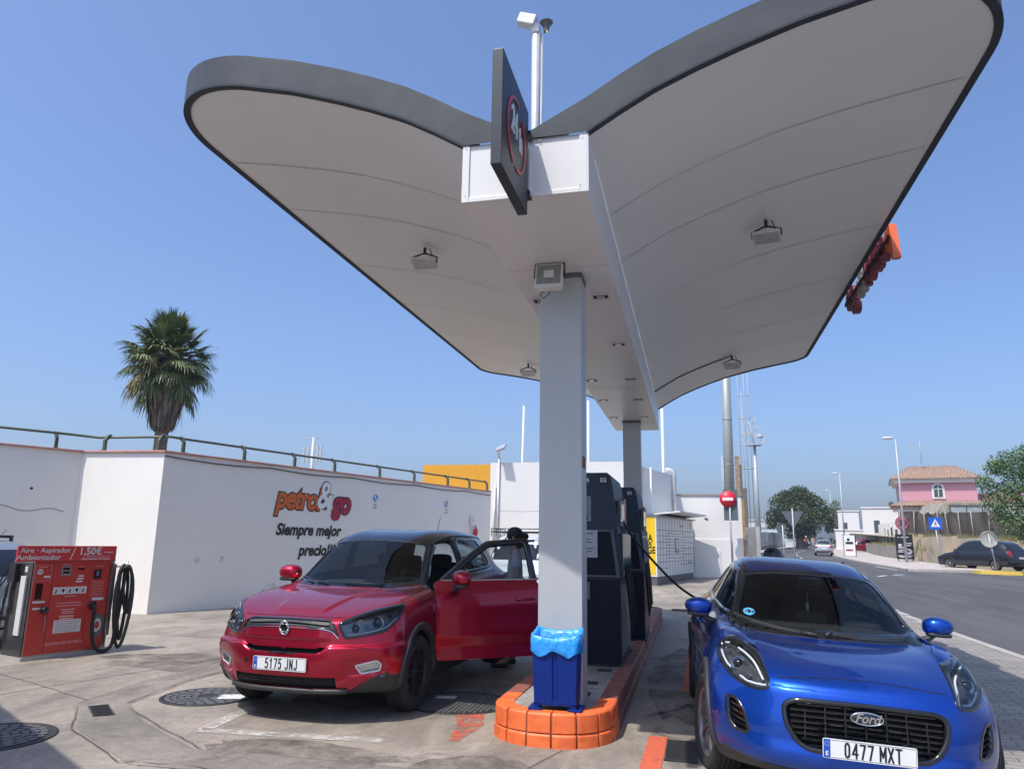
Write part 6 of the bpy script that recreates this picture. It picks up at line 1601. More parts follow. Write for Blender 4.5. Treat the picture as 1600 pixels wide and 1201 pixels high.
def build_tivoli():
    car = thing('parked_car', 'dark pink-red compact car with a black roof and its driver door standing open', 'car')
    rings = [
     [(.07,0,.865),(.08,.28,.87),(.13,.50,.885),(.27,.69,.92),(.50,.83,.955),(.40,.885,.79),(.36,.905,.62),(.38,.905,.42),(.48,.87,.25)],
     [(.46,0,.975),(.46,.28,.975),(.48,.52,.98),(.55,.70,.99),(.68,.85,.975),(.68,.905,.80),(.68,.915,.62),(.68,.905,.42),(.68,.87,.24)],
     [(.80,0,1.025),(.80,.28,1.03),(.81,.52,1.035),(.84,.71,1.035),(.90,.86,.995),(.90,.905,.81),(.90,.915,.62),(.90,.905,.42),(.90,.87,.24)],
     [(1.08,0,1.065),(1.10,.30,1.068),(1.15,.56,1.07),(1.22,.735,1.065),(1.24,.87,1.02),(1.24,.90,.82),(1.24,.91,.62),(1.24,.90,.42),(1.24,.86,.24)],
     [(1.46,0,1.33),(1.47,.30,1.325),(1.53,.635,1.30),(1.55,.76,1.10),(1.55,.87,1.04),(1.55,.895,.83),(1.55,.905,.62),(1.55,.90,.42),(1.55,.86,.24)],
     [(1.85,0,1.56),(1.87,.30,1.555),(1.95,.60,1.525),(1.97,.765,1.11),(1.97,.87,1.05),(1.97,.89,.84),(1.97,.90,.62),(1.97,.90,.42),(1.97,.86,.24)],
     [(2.40,0,1.635),(2.40,.30,1.63),(2.41,.61,1.585),(2.41,.77,1.13),(2.41,.87,1.06),(2.41,.89,.84),(2.41,.90,.62),(2.41,.90,.42),(2.41,.86,.24)],
     [(3.0,0,1.635),(3.0,.30,1.63),(3.0,.60,1.585),(3.0,.765,1.15),(3.0,.88,1.075),(3.0,.90,.84),(3.0,.905,.62),(3.0,.90,.42),(3.0,.86,.24)],
     [(3.5,0,1.595),(3.5,.30,1.59),(3.5,.58,1.54),(3.5,.74,1.18),(3.45,.895,1.08),(3.45,.92,.84),(3.45,.92,.62),(3.45,.905,.42),(3.45,.86,.24)],
     [(3.88,0,1.53),(3.88,.30,1.52),(3.86,.54,1.47),(3.82,.70,1.18),(3.82,.875,1.08),(3.84,.905,.84),(3.84,.905,.62),(3.84,.89,.42),(3.80,.86,.26)],
     [(4.05,0,1.16),(4.05,.30,1.15),(4.02,.50,1.13),(3.99,.66,1.10),(3.95,.82,1.04),(4.0,.87,.84),(4.02,.87,.62),(4.02,.86,.42),(3.97,.83,.28)]]
    cap0 = [[(.02,.79),(.03,.79),(.08,.79),(.20,.79)], [(-.01,.61),(.0,.61),(.05,.61),(.16,.61)], [(.01,.42),(.02,.42),(.08,.42),(.21,.42)], [(.11,.25),(.12,.25),(.18,.25),(.30,.25)]]
    cap1 = [[(4.12,.90),(4.11,.90),(4.09,.90),(4.06,.88)], [(4.17,.65),(4.16,.65),(4.14,.65),(4.10,.64)], [(4.17,.45),(4.16,.45),(4.14,.45),(4.10,.45)], [(4.10,.3),(4.10,.3),(4.08,.3),(4.03,.3)]]
    def form(b, y, z, n):
        d = [0, 0, 0]
        if b < 1.2 and z > .84:                       # bonnet dome with two ribs
            yr = .22+.16*max(0, min(1, (b-.1)/1.0)); d[2] += .016*(1-sstep(yr-.005, yr+.03, y))*sstep(.12, .30, b)*(1-sstep(1.0, 1.15, b))
        if b < .62:                                   # lower bumper frame stands proud of the upper panel
            zb = .606+.05*sstep(.33, .44, y); w = (1-sstep(zb-.012, zb+.012, z))
            d[0] += .034*w*(1-sstep(.80, .90, y))*sstep(.20, .25, z); d[1] += .012*w*sstep(.7, .85, y)
            if .40 < z < .56: d[0] -= .030*sstep(.55, .60, y)*(1-sstep(.80, .86, y))*(sstep(.405, .43, z)-sstep(.53, .555, z))
            d[0] += .014*(sstep(.70, .715, z)-sstep(.80, .82, z))*(1-sstep(.36, .44, y))
        if 1.2 < b < 3.9 and .4 < z < 1.0: d[1] += .012*(sstep(.80, .84, z)-sstep(.92, .98, z)) - .014*(sstep(.40, .46, z)-sstep(.50, .62, z))
        return d
    S = Shell(bump(car_surface(rings, cap0, cap1), form))
    F = frame('front'); Lf = frame('left'); Rf = frame('right'); T = frame('top'); B_ = frame('rear')
    ws = rpoly([(-.745,1.085), (-.40,1.068), (0,1.062), (.40,1.068), (.745,1.085), (.60,1.50), (.32,1.545), (0,1.555), (-.32,1.545), (-.60,1.50)], 0.05)
    wsi = rpoly([(-.68,1.125), (-.40,1.105), (0,1.10), (.40,1.105), (.68,1.125), (.545,1.48), (.32,1.51), (0,1.52), (-.32,1.51), (-.545,1.48)], 0.05)
    win1 = rpoly([(1.42,1.13), (1.72,1.36), (1.95,1.495), (2.36,1.53), (2.38,1.155)], 0.04)
    win2 = rpoly([(2.48,1.16), (2.46,1.53), (3.0,1.53), (3.25,1.51), (3.46,1.24), (3.36,1.185)], 0.06)
    rwin = rpoly([(-.60,1.18), (.60,1.18), (.50,1.48), (-.50,1.48)], 0.06)
    door = rpoly([(1.30,.36), (1.26,.75), (1.28,1.07), (1.36,1.12,.02), (1.70,1.385,.03), (1.93,1.53,.05), (2.40,1.565,.03), (2.44,1.15,.05), (2.42,.72), (2.38,.36)], 0.06)
    S.cut(offset_poly(ws, 0.012), F); S.cut(offset_poly(rwin, 0.012), B_)
    S.cut(win2, Lf); S.cut(win2, Rf); S.cut(win1, Rf); S.cut(offset_poly(door, -0.004), Lf, maxd=lambda c: c.y > .4)
    bk = 30; hp = {}
    # grille strip between the lamps
    gs = [(-.50,.725), (-.40,.795), (-.2,.805), (0,.808), (.2,.805), (.40,.795), (.50,.725), (.44,.845), (.38,.868), (0,.872), (-.38,.868), (-.44,.845)]
    slit = rpoly([(-.42,.650), (-.33,.592), (0,.586), (.33,.592), (.42,.650), (0,.634)], 0.008)
    low = rpoly([(-.49,.41), (-.50,.315), (0,.305), (.50,.315), (.49,.41), (0,.405)], 0.02)
    for p in (slit, low): S.cut(offset_poly(p, 0.005), F)
    S.cut(offset_poly(rpoly(gs, .01), .008), F)
    fg = {}
    for sd_ in (1, -1):
        fr = diag(sd_, bk)
        pts = [dp(sd_, bk, b, y, z) for b, y, z in ((.12,.445,.845),(.18,.58,.895),(.32,.73,.945),(.62,.845,.975),(.60,.86,.945),(.50,.845,.86),(.38,.77,.765),(.25,.64,.735),(.14,.50,.718))]
        if sd_ < 0: pts = pts[::-1]
        hp[sd_] = rpoly([tuple(p) for p in pts], 0.03)
        S.cut(offset_poly(hp[sd_], 0.008), fr)
        pf = [dp(sd_, bk, b, y, z) for b, y, z in ((.17,.60,.497),(.27,.755,.535),(.29,.79,.50),(.28,.785,.445),(.19,.65,.425))]
        if sd_ < 0: pf = pf[::-1]
        fg[sd_] = rpoly([tuple(p) for p in pf], 0.012); S.cut(offset_poly(fg[sd_], .005), fr)
        for cx in (.86, 3.46): S.cut(circ(cx, .35, .385), Lf if sd_ > 0 else Rf, maxd=lambda c: abs(c.y) > .6)
    def rule(c, n):
        back = -c.x; ay = abs(c.y)
        if c.z < .27: return 1
        if ay > .50 and back < .65 and c.z < .27+.14*sstep(.52, .85, ay): return 1
        if c.z > 1.155 and back > 1.1 and (back < 3.5 or c.z > 1.5): return 2
        if c.z > 1.10 and back > 1.2 and ay < .83 and back < 3.3: return 2
        return 0
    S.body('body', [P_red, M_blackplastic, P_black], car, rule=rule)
    S.liner('cabin_lining', M_headliner, car, 0.035, keep=lambda c: -4.0 < c.x < -1.05 and c.z > .3)
    wsg = S.panel('windscreen', M_wglass, car, offset_poly(ws, 0.004), F, off=-0.004, thick=0, h=0.06)
    S.ring('windscreen_border', M_glossblack, wsg, ws, wsi, F, off=0.0, n=120, k=4, skirt=0.012)
    S.panel('rear_window', M_wglass, car, rwin, B_, off=-0.002, thick=0, h=0.08)
    Wp = MB()
    for pts in (((-.60,1.13),(-.42,1.10),(-.22,1.085)), ((-.05,1.095),(.2,1.085),(.50,1.09))):
        P_ = [S.hit(p[0], p[1], F, 0.022)[0] for p in spl([V(*p) for p in pts], 5, False)]
        Wp.tube(P_, 0.009, 6, flat=0.5)
    Wp.build('wiper', M_blackplastic, car)
    ch = MB(); S.line(ch, spl([V(-.76,1.075), V(-.4,1.057), V(0,1.05), V(.4,1.057), V(.76,1.075)], 6, False), F, w=0.012, off=0.006); ch.build('bonnet_edge_trim', M_chrome, car)
    for sd_, fr in ((1, Lf), (-1, Rf)):
        ws_ = [win2] if sd_ > 0 else [win1, win2]
        for w in ws_:
            g = S.panel('side_window', M_sglass, car, offset_poly(w, -0.004), fr, off=-0.003, thick=0, h=0.08)
            S.ring('window_trim', M_glossblack, g, offset_poly(w, -0.022), offset_poly(w, 0.016), fr, off=0.003, n=90, k=2, skirt=0.012)
        bt = MB(); S.line(bt, spl([V(2.44 if sd_ > 0 else 1.38, 1.128), V(2.9,1.14), V(3.36,1.16), V(3.46,1.19)], 6, False), fr, w=0.018, off=0.006); bt.build('belt_trim', M_chrome, car)
        G_ = MB()
        if sd_ < 0: S.line(G_, door+[door[0]], fr, w=0.006)
        S.line(G_, spl([V(2.46,1.13),V(2.46,.75),V(2.44,.36)], 5, False), fr, w=0.006)
        S.line(G_, spl([V(3.42,1.15),V(3.36,.95),V(3.18,.75),V(3.04,.55),V(3.0,.36)], 5, False), fr, w=0.006)
        S.line(G_, [(1.3,.355),(3.0,.355)], fr, w=0.008)
        G_.build('door_gap', M_darkgap, car)
        rl = MB(); S.line(rl, spl([V(1.85, sd_*.575), V(2.4,sd_*.58), V(3.0,sd_*.575), V(3.7,sd_*.53)], 6, False), T, w=0.03, off=0.012); rl.build('roof_rail', M_chrome if False else M_glossblack, car)
        hg = MB(); S.line(hg, spl([V(.62,sd_*.80),V(.8,sd_*.80),V(1.0,sd_*.79),V(1.22,sd_*.78)], 5, False), T, w=0.006)
        hg.build('bonnet_gap', M_darkgap, car)
        sill = MB(); vs = []
        for i in range(19):
            x_ = 1.25+i*(3.05-1.25)/18
            for z_, o_ in ((.355,.001), (.34,.014), (.26,.02), (.22,.01)):
                p, n = S.hit(x_, z_, fr, o_); vs.append(p)
        sill.add(vs, [(i*4+j, i*4+j+1, i*4+5+j, i*4+4+j) for i in range(18) for j in range(3)], 0, True); sill.build('sill_trim', M_blackplastic, car)
        for cx in (.86, 3.46): arch(S, car, sd_, cx, .35, .385, .05, M_blackplastic)
        for cx in (.86, 3.46): wheel(car, -cx, sd_*.80, r=.335, w=.215, rim=.225, side=sd_, mr=mat('alloy_black', (.03, .03, .032), .4, .4))
        bl = MB(); S.line(bl, spl([V(sd_*y_, .27+.14*sstep(.52, .85, y_)) for y_ in lin_(.50, .86, 12)], 2, False), F, w=.03, off=.005); bl.build('bumper_corner_edge', M_blackplastic, car)
        hl = lamp_cluster(S, car, hp[sd_], diag(sd_, bk), M_lampin, None,
            [tuple(dp(sd_, bk, .36, .71, .85))+(.052,), tuple(dp(sd_, bk, .22, .565, .80))+(.040,), tuple(dp(sd_, bk, .48, .79, .905))+(.022,)])
        K = MB(); q = hp[sd_]; inn = offset_poly(q, .012); lo_ = [p for p in inn if p.y < .80]
        fr3 = diag(sd_, bk)
        tr_ = [dp(sd_, bk, b, y, z) for b, y, z in ((.17,.52,.745),(.28,.655,.765),(.40,.765,.80),(.50,.83,.87))]
        K.tube([S.hit(p.x, p.y, fr3, -.012)[0] for p in spl(tr_, 5, False)], .007, 8); K.build('light_guide', M_drl, hl)
        # fog lamp
        f = S.ring('fog_lamp', M_drl, car, offset_poly(fg[sd_], -.004), offset_poly(fg[sd_], .008), fr3, off=0.003, n=40, k=2, skirt=.03)
        S.panel('lamp_bowl', M_lampchrome, f, fg[sd_], fr3, off=-.02, thick=0, h=.03)
        S.panel('lens', M_lens, f, fg[sd_], fr3, off=0.0, thick=0, h=.04)
    S.ring('grille_strip_frame', M_glossblack, car, rpoly(gs, .01), offset_poly(rpoly(gs, .01), .010), F, off=.004, n=90, k=2, skirt=.02)
    gp_ = S.panel('grille_strip', M_blackplastic, car, offset_poly(rpoly(gs, .01), .004), F, off=-.012, thick=.0, h=.03)
    K = MB(); S.line(K, spl([V(-.40,.835),V(-.2,.845),V(0,.848),V(.2,.845),V(.40,.835)], 5, False), F, w=.028, off=.002); K.build('grille_bar', M_blackplastic, gp_)
    K = MB(); S.line(K, spl([V(-.49,.72),V(-.40,.788),V(-.2,.797),V(0,.80),V(.2,.797),V(.40,.788),V(.49,.72)], 3, False), F, w=.006, off=.006); K.build('grille_chrome_line', M_chrome, gp_)
    # emblem: oval ring with a winged form
    c0, n0 = S.hit(0, .795, F, .018); mB = frame_mat(c0, V(0, 1, 0), V(0.1, 0, 1))
    K = MB(); K.tube([mB @ V(.044*math.cos(t*math.pi/20), .055*math.sin(t*math.pi/20), 0) for t in range(40)], .0085, 8, closed=True)
    for sx in (-1, 1):
        K.tube([mB @ V(sx*p[0], p[1], .003) for p in ((.042,.012),(.026,.030),(.010,.034),(.0,.026))], [.007,.006,.004,.003], 6); K.tube([mB @ V(sx*p[0], p[1], .003) for p in ((.042,-.012),(.026,-.030),(.010,-.034),(.0,-.026))], [.007,.006,.004,.003], 6)
    Kb = MB(); Kb.lathe([(.046, -.004), (0, -.002)], 24, mat=mB); Kb.build('emblem_field', M_glossblack, car)
    K.build('emblem', M_chrome, car)
    for p, nm in ((slit, 'upper_slit'), (low, 'lower_grille')):
        S.panel(nm, M_darkgap, car, p, F, off=-.045, thick=0, h=.06)
    K = MB()
    for r_ in range(3):
        for c in range(25):
            y0 = -.47+.0385*c+(.019 if r_ % 2 else 0); z0 = .335+.024*r_
            pts = [S.hit(y0+.02*math.cos(R(60*a)), z0+.0125*math.sin(R(60*a)), F, -.012)[0] for a in range(6)]
            K.tube(pts, .0025, 4, closed=True)
    K.build('grille_mesh', M_blackplastic, car)
    # bumper lip, tow cover
    K = MB(); P_ = [S.hit(y_, .295, F, .012)[0] for y_ in [-.56+.07*i for i in range(17)]]
    K.tube(P_, .024, 8, flat=1.0); K.build('bumper_lip', mat('lip_grey', (.030,.031,.033), .5), car)
    K = MB(); c0, n0 = S.hit(-.36, .515, F, .001); K.lathe([(0,0),(.022,0)], 20, mat=frame_mat(c0, n0.orthogonal(), n0.cross(n0.orthogonal()))); K.build('tow_eye_hole', M_darkgap, car)
    for sd_, fr in ((1, Lf), (-1, Rf)):
        G_ = MB(); S.line(G_, spl([V(.60,.86),V(.58,.78),V(.52,.70),V(.46,.56)], 5, False), fr, w=.007); G_.build('bumper_gap', M_darkgap, car)
    G_ = MB(); S.line(G_, spl([V(-.50,.885),V(-.38,.882),V(0,.884),V(.38,.882),V(.50,.885)], 6, False), F, w=.008); G_.build('bonnet_gap', M_darkgap, car)
    # raised bumper brow that frames slit and fog lamps
    K = MB()
    for sd_ in (1, -1):
        fr3 = diag(sd_, bk)
        pts = [dp(sd_, bk, b, y, z) for b, y, z in ((.05,.36,.635),(.08,.44,.66),(.14,.56,.655),(.24,.70,.635),(.31,.80,.59),(.34,.85,.50))]
        S.line(K, spl(pts, 4, False), fr3, w=.012, off=.004)
        pts = [dp(sd_, bk, b, y, z) for b, y, z in ((.12,.53,.33),(.15,.57,.40),(.2,.63,.41),(.3,.8,.43),(.34,.85,.46))]
        S.line(K, spl(pts, 4, False), fr3, w=.012, off=.004)
    split(K.build('bumper_crease', P_red, car))
    number_plate(car, .050, 0, .505, '5175 JNJ')
    number_plate(car, -4.20, 0, .85, '5175 JNJ', rear=True)
    for sd_ in (1, -1):
        S.panel('tail_lamp', mat('tail_red', (0.35, 0.01, 0.01), 0.15, coat=1.0), car, rpoly([(sd_*.66,.82),(sd_*.82,.84),(sd_*.80,1.08),(sd_*.64,1.05)], .03), B_, off=0.006, thick=0.01, h=0.06)
    an = MB(); an.tube([S.hit(3.45, .0, T, 0)[0], S.hit(3.45, .0, T, 0)[0]+V(-.10, 0, .20)], [.006, .003], 6); an.add(*soft_box(.08,.05,.03,S.hit(3.45,0,T,.01)[0]),0,True); an.build('antenna', M_blackplastic, car)
    interior(car, 1.3, 1.08, .6)
    # seal around the doorway
    S.ring('door_seal', M_blackplastic, car, offset_poly(door, -.006), offset_poly(door, .03), Lf, off=.002, n=120, k=2, skirt=.05)
    # ---- the open door
    low_d = [p for p in door]
    zb = 1.125
    skin = rpoly([(1.305,.37), (1.265,.75), (1.285,1.07), (1.345,zb), (2.436,zb), (2.44,1.0), (2.42,.72), (2.375,.37)], .04)
    d = S.panel('door', P_red, car, skin, Lf, off=.002, thick=.06, h=.05)
    S.panel('door_trim', M_interior, d, offset_poly(skin, .01), Lf, off=-.06, thick=.0, h=.08)
    fo = rpoly([(1.345,zb-.01), (1.70,1.385,.03), (1.93,1.53,.05), (2.40,1.562,.03), (2.44,zb-.01)], .02)
    fi = rpoly([(1.47,zb+.012), (1.735,1.345,.02), (1.95,1.485,.03), (2.35,1.515,.02), (2.375,zb+.012)], .02)
    S.ring('window_frame', M_glossblack, d, fo, fi, Lf, off=.0, n=110, k=3, skirt=.045)
    S.panel('side_window', M_sglass, d, offset_poly(fi, -.01), Lf, off=-.018, thick=0, h=.08)
    bt = MB(); S.line(bt, [(1.38,zb+.003), (2.43,zb+.006)], Lf, w=0.014, off=0.006); bt.build('belt_trim', M_chrome, d)
    H_ = MB(); p = [S.hit(2.16+q, .93+.02*q, Lf, o_)[0] for q, o_ in ((0, .0), (.02, .03), (.09, .036), (.18, .03), (.2, .0))]
    H_.tube(p, 0.012, 8); H_.build('door_handle', P_red, d)
    mL = mirror(d, -1.50, 1.03, 1.165, 1, P_red, M_blackplastic, 1.02)
    for ch_ in list(mL.children): ch_.parent = d
    mirror(car, -1.50, -.95, 1.165, -1, P_red, M_blackplastic, 1.02)
    hx, hy = -1.28, .875
    d.matrix_local = Matrix.Translation((hx, hy, 0)) @ Matrix.Rotation(R(-52), 4, 'Z') @ Matrix.Translation((-hx, -hy, 0))
    return car, S
# ------------------------------------------------------------------ the two near cars
puma, SP = build_puma(); puma.location = (0.946, 5.128, -0.084); puma.rotation_euler = (R(-3.18), 0, R(-87.7))
tiv, ST = build_tivoli(); tiv.location = (-3.485, 6.09, -0.012); tiv.rotation_euler = (0, R(1.0), R(-92.8))
an = MB(); an.tube(spl([V(-3.9, .62, 1.30), V(-3.95, .66, 1.42), V(-4.05, .78, 1.50)], 4, False), .012, 6); an.build('roof_antenna', M_blackplastic, puma)
# ------------------------------------------------------------------ far surroundings
def lofted_car(name, label, paintm, L_, W_, H_, kind='hatch', group=None, detail=True, roofm=None, plate='', lamps='tail'):
    """smaller cars: one lofted body, glass panels, wheels, lamps"""
    car = thing(name, label, 'car', group=group)
    hw = W_/2; bh = H_*.60; k = L_/4.2
    def st(x, zc, yr, zr, belt, w=1.0, glass=True):
        return [(x, 0, zc), (x, hw*.35*w, zc-.005), (x, yr*w, zr), (x, hw*.86*w, belt+.03 if glass else zc-.03), (x, hw*.96*w, belt-.03), (x, hw*w, bh*.72), (x, hw*w, bh*.5), (x, hw*.98*w, bh*.36), (x, hw*.94*w, .24)]
    Hn = bh*.82
    van = kind == 'van'
    xw = .9*k if not van else .75*k
    rings = [st(.12, Hn*.93, hw*.6, Hn*.92, Hn*.86, .92, False), st(.5*k, bh*.93, hw*.6, bh*.92, bh*.88, .98, False), st(xw, bh*1.0, hw*.64, bh*1.0, bh*.95, 1, False),
             st(xw+.42*k, bh+(H_-bh)*.62, hw*.70, bh+(H_-bh)*.56, bh), st(xw+.85*k, H_*.975, hw*.66, H_*.94, bh), st(2.2*k, H_, hw*.66, H_*.965, bh*1.01), st(3.0*k, H_*.99, hw*.65, H_*.95, bh*1.03),
             st(3.65*k if not van else 3.9*k, H_*.95, hw*.62, H_*.91, bh*1.04), st(4.0*k, bh*1.22 if not van else H_*.8, hw*.6, bh*1.18 if not van else H_*.78, bh*1.05, .97), st(4.14*k, bh*1.02, hw*.6, bh*1.0, bh*.96, .93)]
    c0 = [[(.05, Hn*.8), (.06, Hn*.8), (.08, Hn*.8), (.14, Hn*.8)], [(.0, Hn*.6), (.01, Hn*.6), (.04, Hn*.6), (.10, Hn*.6)], [(.0, Hn*.42), (.01, Hn*.42), (.05, Hn*.42), (.12, Hn*.42)], [(.08, .24), (.09, .24), (.13, .24), (.2, .24)]]
    e = 4.2*k
    c1 = [[(e-.02, bh*.85), (e-.02, bh*.85), (e-.03, bh*.85), (e-.06, bh*.85)], [(e+.02, bh*.62), (e+.02, bh*.62), (e, bh*.62), (e-.05, bh*.62)], [(e+.02, bh*.42), (e+.02, bh*.42), (e, bh*.42), (e-.05, bh*.42)], [(e-.04, .26), (e-.04, .26), (e-.06, .26), (e-.1, .26)]]
    S = Shell(car_surface(rings, c0, c1, lvl=3))
    Lf, Rf, F, B_ = frame('left'), frame('right'), frame('front'), frame('rear')
    wx_ = [.82*k, 3.42*k]
    for cx in wx_:
        for fr in (Lf, Rf): S.cut(circ(cx, .31, .35), fr, maxd=lambda c: abs(c.y) > hw*.6)
    S.body('body', [paintm, M_blackplastic, roofm or paintm], car, rule=lambda c, n: 1 if c.z < .29 else (2 if roofm and c.z > bh*1.3 else 0))
    Bk = MB(); Bk.box(-3.9*k, -.35, -hw*.75, hw*.75, .22, .6); Bk.build('underbody', M_darkgap, car)
    ws = rpoly([(-hw*.74, bh+.05), (hw*.74, bh+.05), (hw*.60, H_*.93), (-hw*.60, H_*.93)], .06)
    S.panel('windscreen', M_glossblack, car, ws, F, off=.004, thick=.01, h=.12)
    rw = rpoly([(-hw*.66, bh*1.10), (hw*.66, bh*1.10), (hw*.55, H_*.90), (-hw*.55, H_*.90)], .06)
    S.panel('rear_window', M_glossblack, car, rw, B_, off=.006, thick=.01, h=.12)
    win = rpoly([(xw+.25*k, bh*1.06), (xw+.9*k, H_*.92), (2.9*k, H_*.925), (3.55*k, H_*.84), (3.62*k, bh*1.12)], .06)
    win_a = [p for p in win]
    for sd_, fr in ((1, Lf), (-1, Rf)):
        S.panel('side_window', M_glossblack, car, win, fr, off=.003, thick=.01, h=.12)
        pb = MB(); S.line(pb, [(2.15*k, bh*1.06), (2.18*k, H_*.92)], fr, w=.07, off=.008); pb.build('pillar', paintm if not roofm else M_glossblack, car)
        if detail:
            g = MB(); S.line(g, [(2.15*k, bh*1.04), (2.15*k, .3)], fr, w=.008); S.line(g, [(xw+.25*k, bh), (xw+.2*k, .35)], fr, w=.008); S.line(g, [(3.1*k, bh*1.05), (3.0*k, .6*bh)], fr, w=.008); g.build('door_gap', M_darkgap, car)
            for hx in (2.0*k, 2.9*k): h = MB(); h.tube([S.hit(hx-.08, bh*.9, fr, .02)[0], S.hit(hx+.08, bh*.9, fr, .02)[0]], .012, 6); h.build('door_handle', paintm, car)
            for cx in wx_: arch(S, car, sd_, cx, .31, .35, .03, paintm if kind != 'suv' else M_blackplastic)
        mirror(car, -(xw+.45*k), sd_*(hw+.07), bh*1.10, sd_, paintm, M_blackplastic, .9)
        for cx in wx_: wheel(car, -cx, sd_*(hw-.12), r=.31, w=.19, rim=.21, side=sd_, mr=M_alloy, detail=detail)
        hl = rpoly([(sd_*hw*.50, Hn*.72), (sd_*hw*.86, Hn*.76), (sd_*hw*.88, Hn*.90), (sd_*hw*.55, Hn*.86)], .03)
        S.panel('headlight', M_lampchrome, car, hl, F, off=.005, thick=.01, h=.06)
        tl = rpoly([(sd_*hw*.62, bh*.78), (sd_*hw*.90, bh*.78), (sd_*hw*.88, bh*1.08), (sd_*hw*.66, bh*1.08)], .03)
        S.panel('tail_lamp', MATS['tail_red'], car, tl, B_, off=.006, thick=.01, h=.06)
    S.panel('grille', M_darkgap, car, rpoly([(-hw*.42, Hn*.66), (hw*.42, Hn*.66), (hw*.45, Hn*.80), (-hw*.45, Hn*.80)], .03), F, off=.004, thick=.01, h=.1)
    number_plate(car, -(e+.045), 0, bh*.72, plate, rear=True)
    number_plate(car, .03, 0, Hn*.45, plate)
    b = MB(); pts = [S.hit(y_, bh*.48, B_, .01)[0] for y_ in lin(-hw*.8, hw*.8, 10)]; b.tube(pts, .03, 6); b.build('bumper_strip', M_blackplastic, car)
    return car, S
def put(o, x, y, deg, dz=0.0): o.location = (x, y, tz(x, y)+dz); o.rotation_euler = (0, 0, R(deg))
P_silver = paint('paint_silver', (.42, .44, .46), (.30, .32, .34), .35, .6, .05)
P_white = mat('paint_white', (.62, .63, .64), .3, coat=.8, var=.04)
P_navy = paint('paint_navy_suv', (.016, .018, .028), (.02, .022, .03), .3, .4, .06)
P_azure = paint('paint_azure', (.02, .10, .34), (.02, .07, .25), .3, .4, .05)
c, S_ = lofted_car('parked_car', 'dark blue-black SUV parked side on behind the round sign at the right edge', P_navy, 4.55, 1.9, 1.62, 'suv'); put(c, 14.6, 49.6, 123)
c, S_ = lofted_car('car', 'silver hatchback driving away along the road', P_silver, 3.9, 1.65, 1.45, detail=False); put(c, 12.05, 77.0, 82)
c, S_ = lofted_car('car', 'small blue car far ahead of the silver hatchback beside the dark tree', P_azure, 3.9, 1.7, 1.48, detail=False); put(c, 18.9, 134, 80)
c, S_ = lofted_car('parked_car', 'red parked car half hidden by the white advertising board', paint('paint_wine', (.22, .012, .03), (.15, .01, .02)), 4.0, 1.7, 1.45, detail=False); put(c, 16.4, 91, 178)
c, S_ = lofted_car('parked_car', 'white car with a black roof rack behind the open red door', P_white, 4.3, 1.8, 1.72, 'van', roofm=None); put(c, -4.45, 18.2, -86)
B = MB()
for x_ in (-1.55, -2.6, -3.6): B.tube([V(x_, -.75, 1.80), V(x_, .75, 1.80)], .018, 6)
for y_ in (-.75, .75):
    B.tube([V(-1.5, y_, 1.80), V(-3.7, y_, 1.80)], .018, 6); B.tube([V(-1.5, y_, 1.88), V(-3.7, y_, 1.88)], .012, 6)
    for x_ in (-1.5, -2.2, -2.9, -3.6): B.tube([V(x_, y_, 1.68), V(x_, y_, 1.88)], .012, 6)
B.tube([V(-1.5, -.75, 1.88), V(-1.5, .75, 1.88)], .014, 6)
B.build('roof_rack', M_blackplastic, c)
c, S_ = lofted_car('parked_car', 'silver car at the left edge behind the red air machine', P_silver, 4.2, 1.78, 1.46); put(c, -13.9, 9.1, 172)
c.location = (-13.35, 9.35, 0)
B = MB(); B.tube([V(-3.55, 0, 1.42), V(-3.75, 0, 1.60)], .004, 5); B.build('antenna', M_blackplastic, c)
B = MB()
for x_ in (-1.9, -2.9):
    B.tube([V(x_, -.7, 1.50), V(x_, .7, 1.50)], .025, 6)
    for y_ in (-.68, .68): B.tube([V(x_, y_, 1.36), V(x_, y_, 1.52)], .03, 6)
split(B.build('roof_bar', M_blackplastic, c))

# lamps, poles and masts
M_post = mat('lamp_post_grey', (.40, .42, .43), .5, .3, var=.08)
def lamp(x, y, h, label, arm=.75, dirx=-1):
    t = thing('street_lamp', label, 'street lamp', (x, y, tz(x, y)), group='street lamps along the road')
    B = MB(); B.tube([V(0, 0, 0), V(0, 0, h*.5), V(0, 0, h)], [.09, .07, .045], 10); B.build('pole', M_post, t)
    B = MB(); B.tube([V(0, 0, h-.02), V(dirx*arm*.3, 0, h+.06)], .03, 8); B.add(*soft_box(arm*.95, .26, .20, V(dirx*arm*.65, 0, h+.07), p=3), 0, True); B.build('lamp_head', mat('lamp_head', (.55, .57, .58), .35), t)
    return t
lamp(14.0, 56, 8.5, 'nearest tall street lamp rising in front of the pink house')
lamp(17.3, 95, 9.1, 'tall street lamp left of the white houses')
lamp(25.4, 150, 10.2, 'far street lamp beside the small palm')
lamp(27.5, 165, 8.6, 'far thin street lamp, second behind the dark tree')
lamp(30.5, 185, 8.0, 'farthest and faintest street lamp behind the dark tree')
def pole(name, x, y, z0, z1, r, label, m, cat='pole', group=None, lean=0):
    t = thing(name, label, cat, (x, y, z0), group=group); B = MB(); B.tube([V(0, 0, 0), V(lean, 0, z1-z0)], [r, r*.8], 8); B.build('shaft', m, t); return t
pole('flagpole', -9.2, 40, 0, 9.05, .07, 'leftmost thin white flagpole, leaning, above the white building', M_white, 'flagpole', 'white flagpoles', .15)
pole('flagpole', -5.40, 40, 0, 9.25, .07, 'middle thin white flagpole beside the grey column', M_white, 'flagpole', 'white flagpoles')
pole('flagpole', -1.40, 40, 0, 8.7, .09, 'rightmost white flagpole between the canopy and the mast', M_white, 'flagpole', 'white flagpoles')
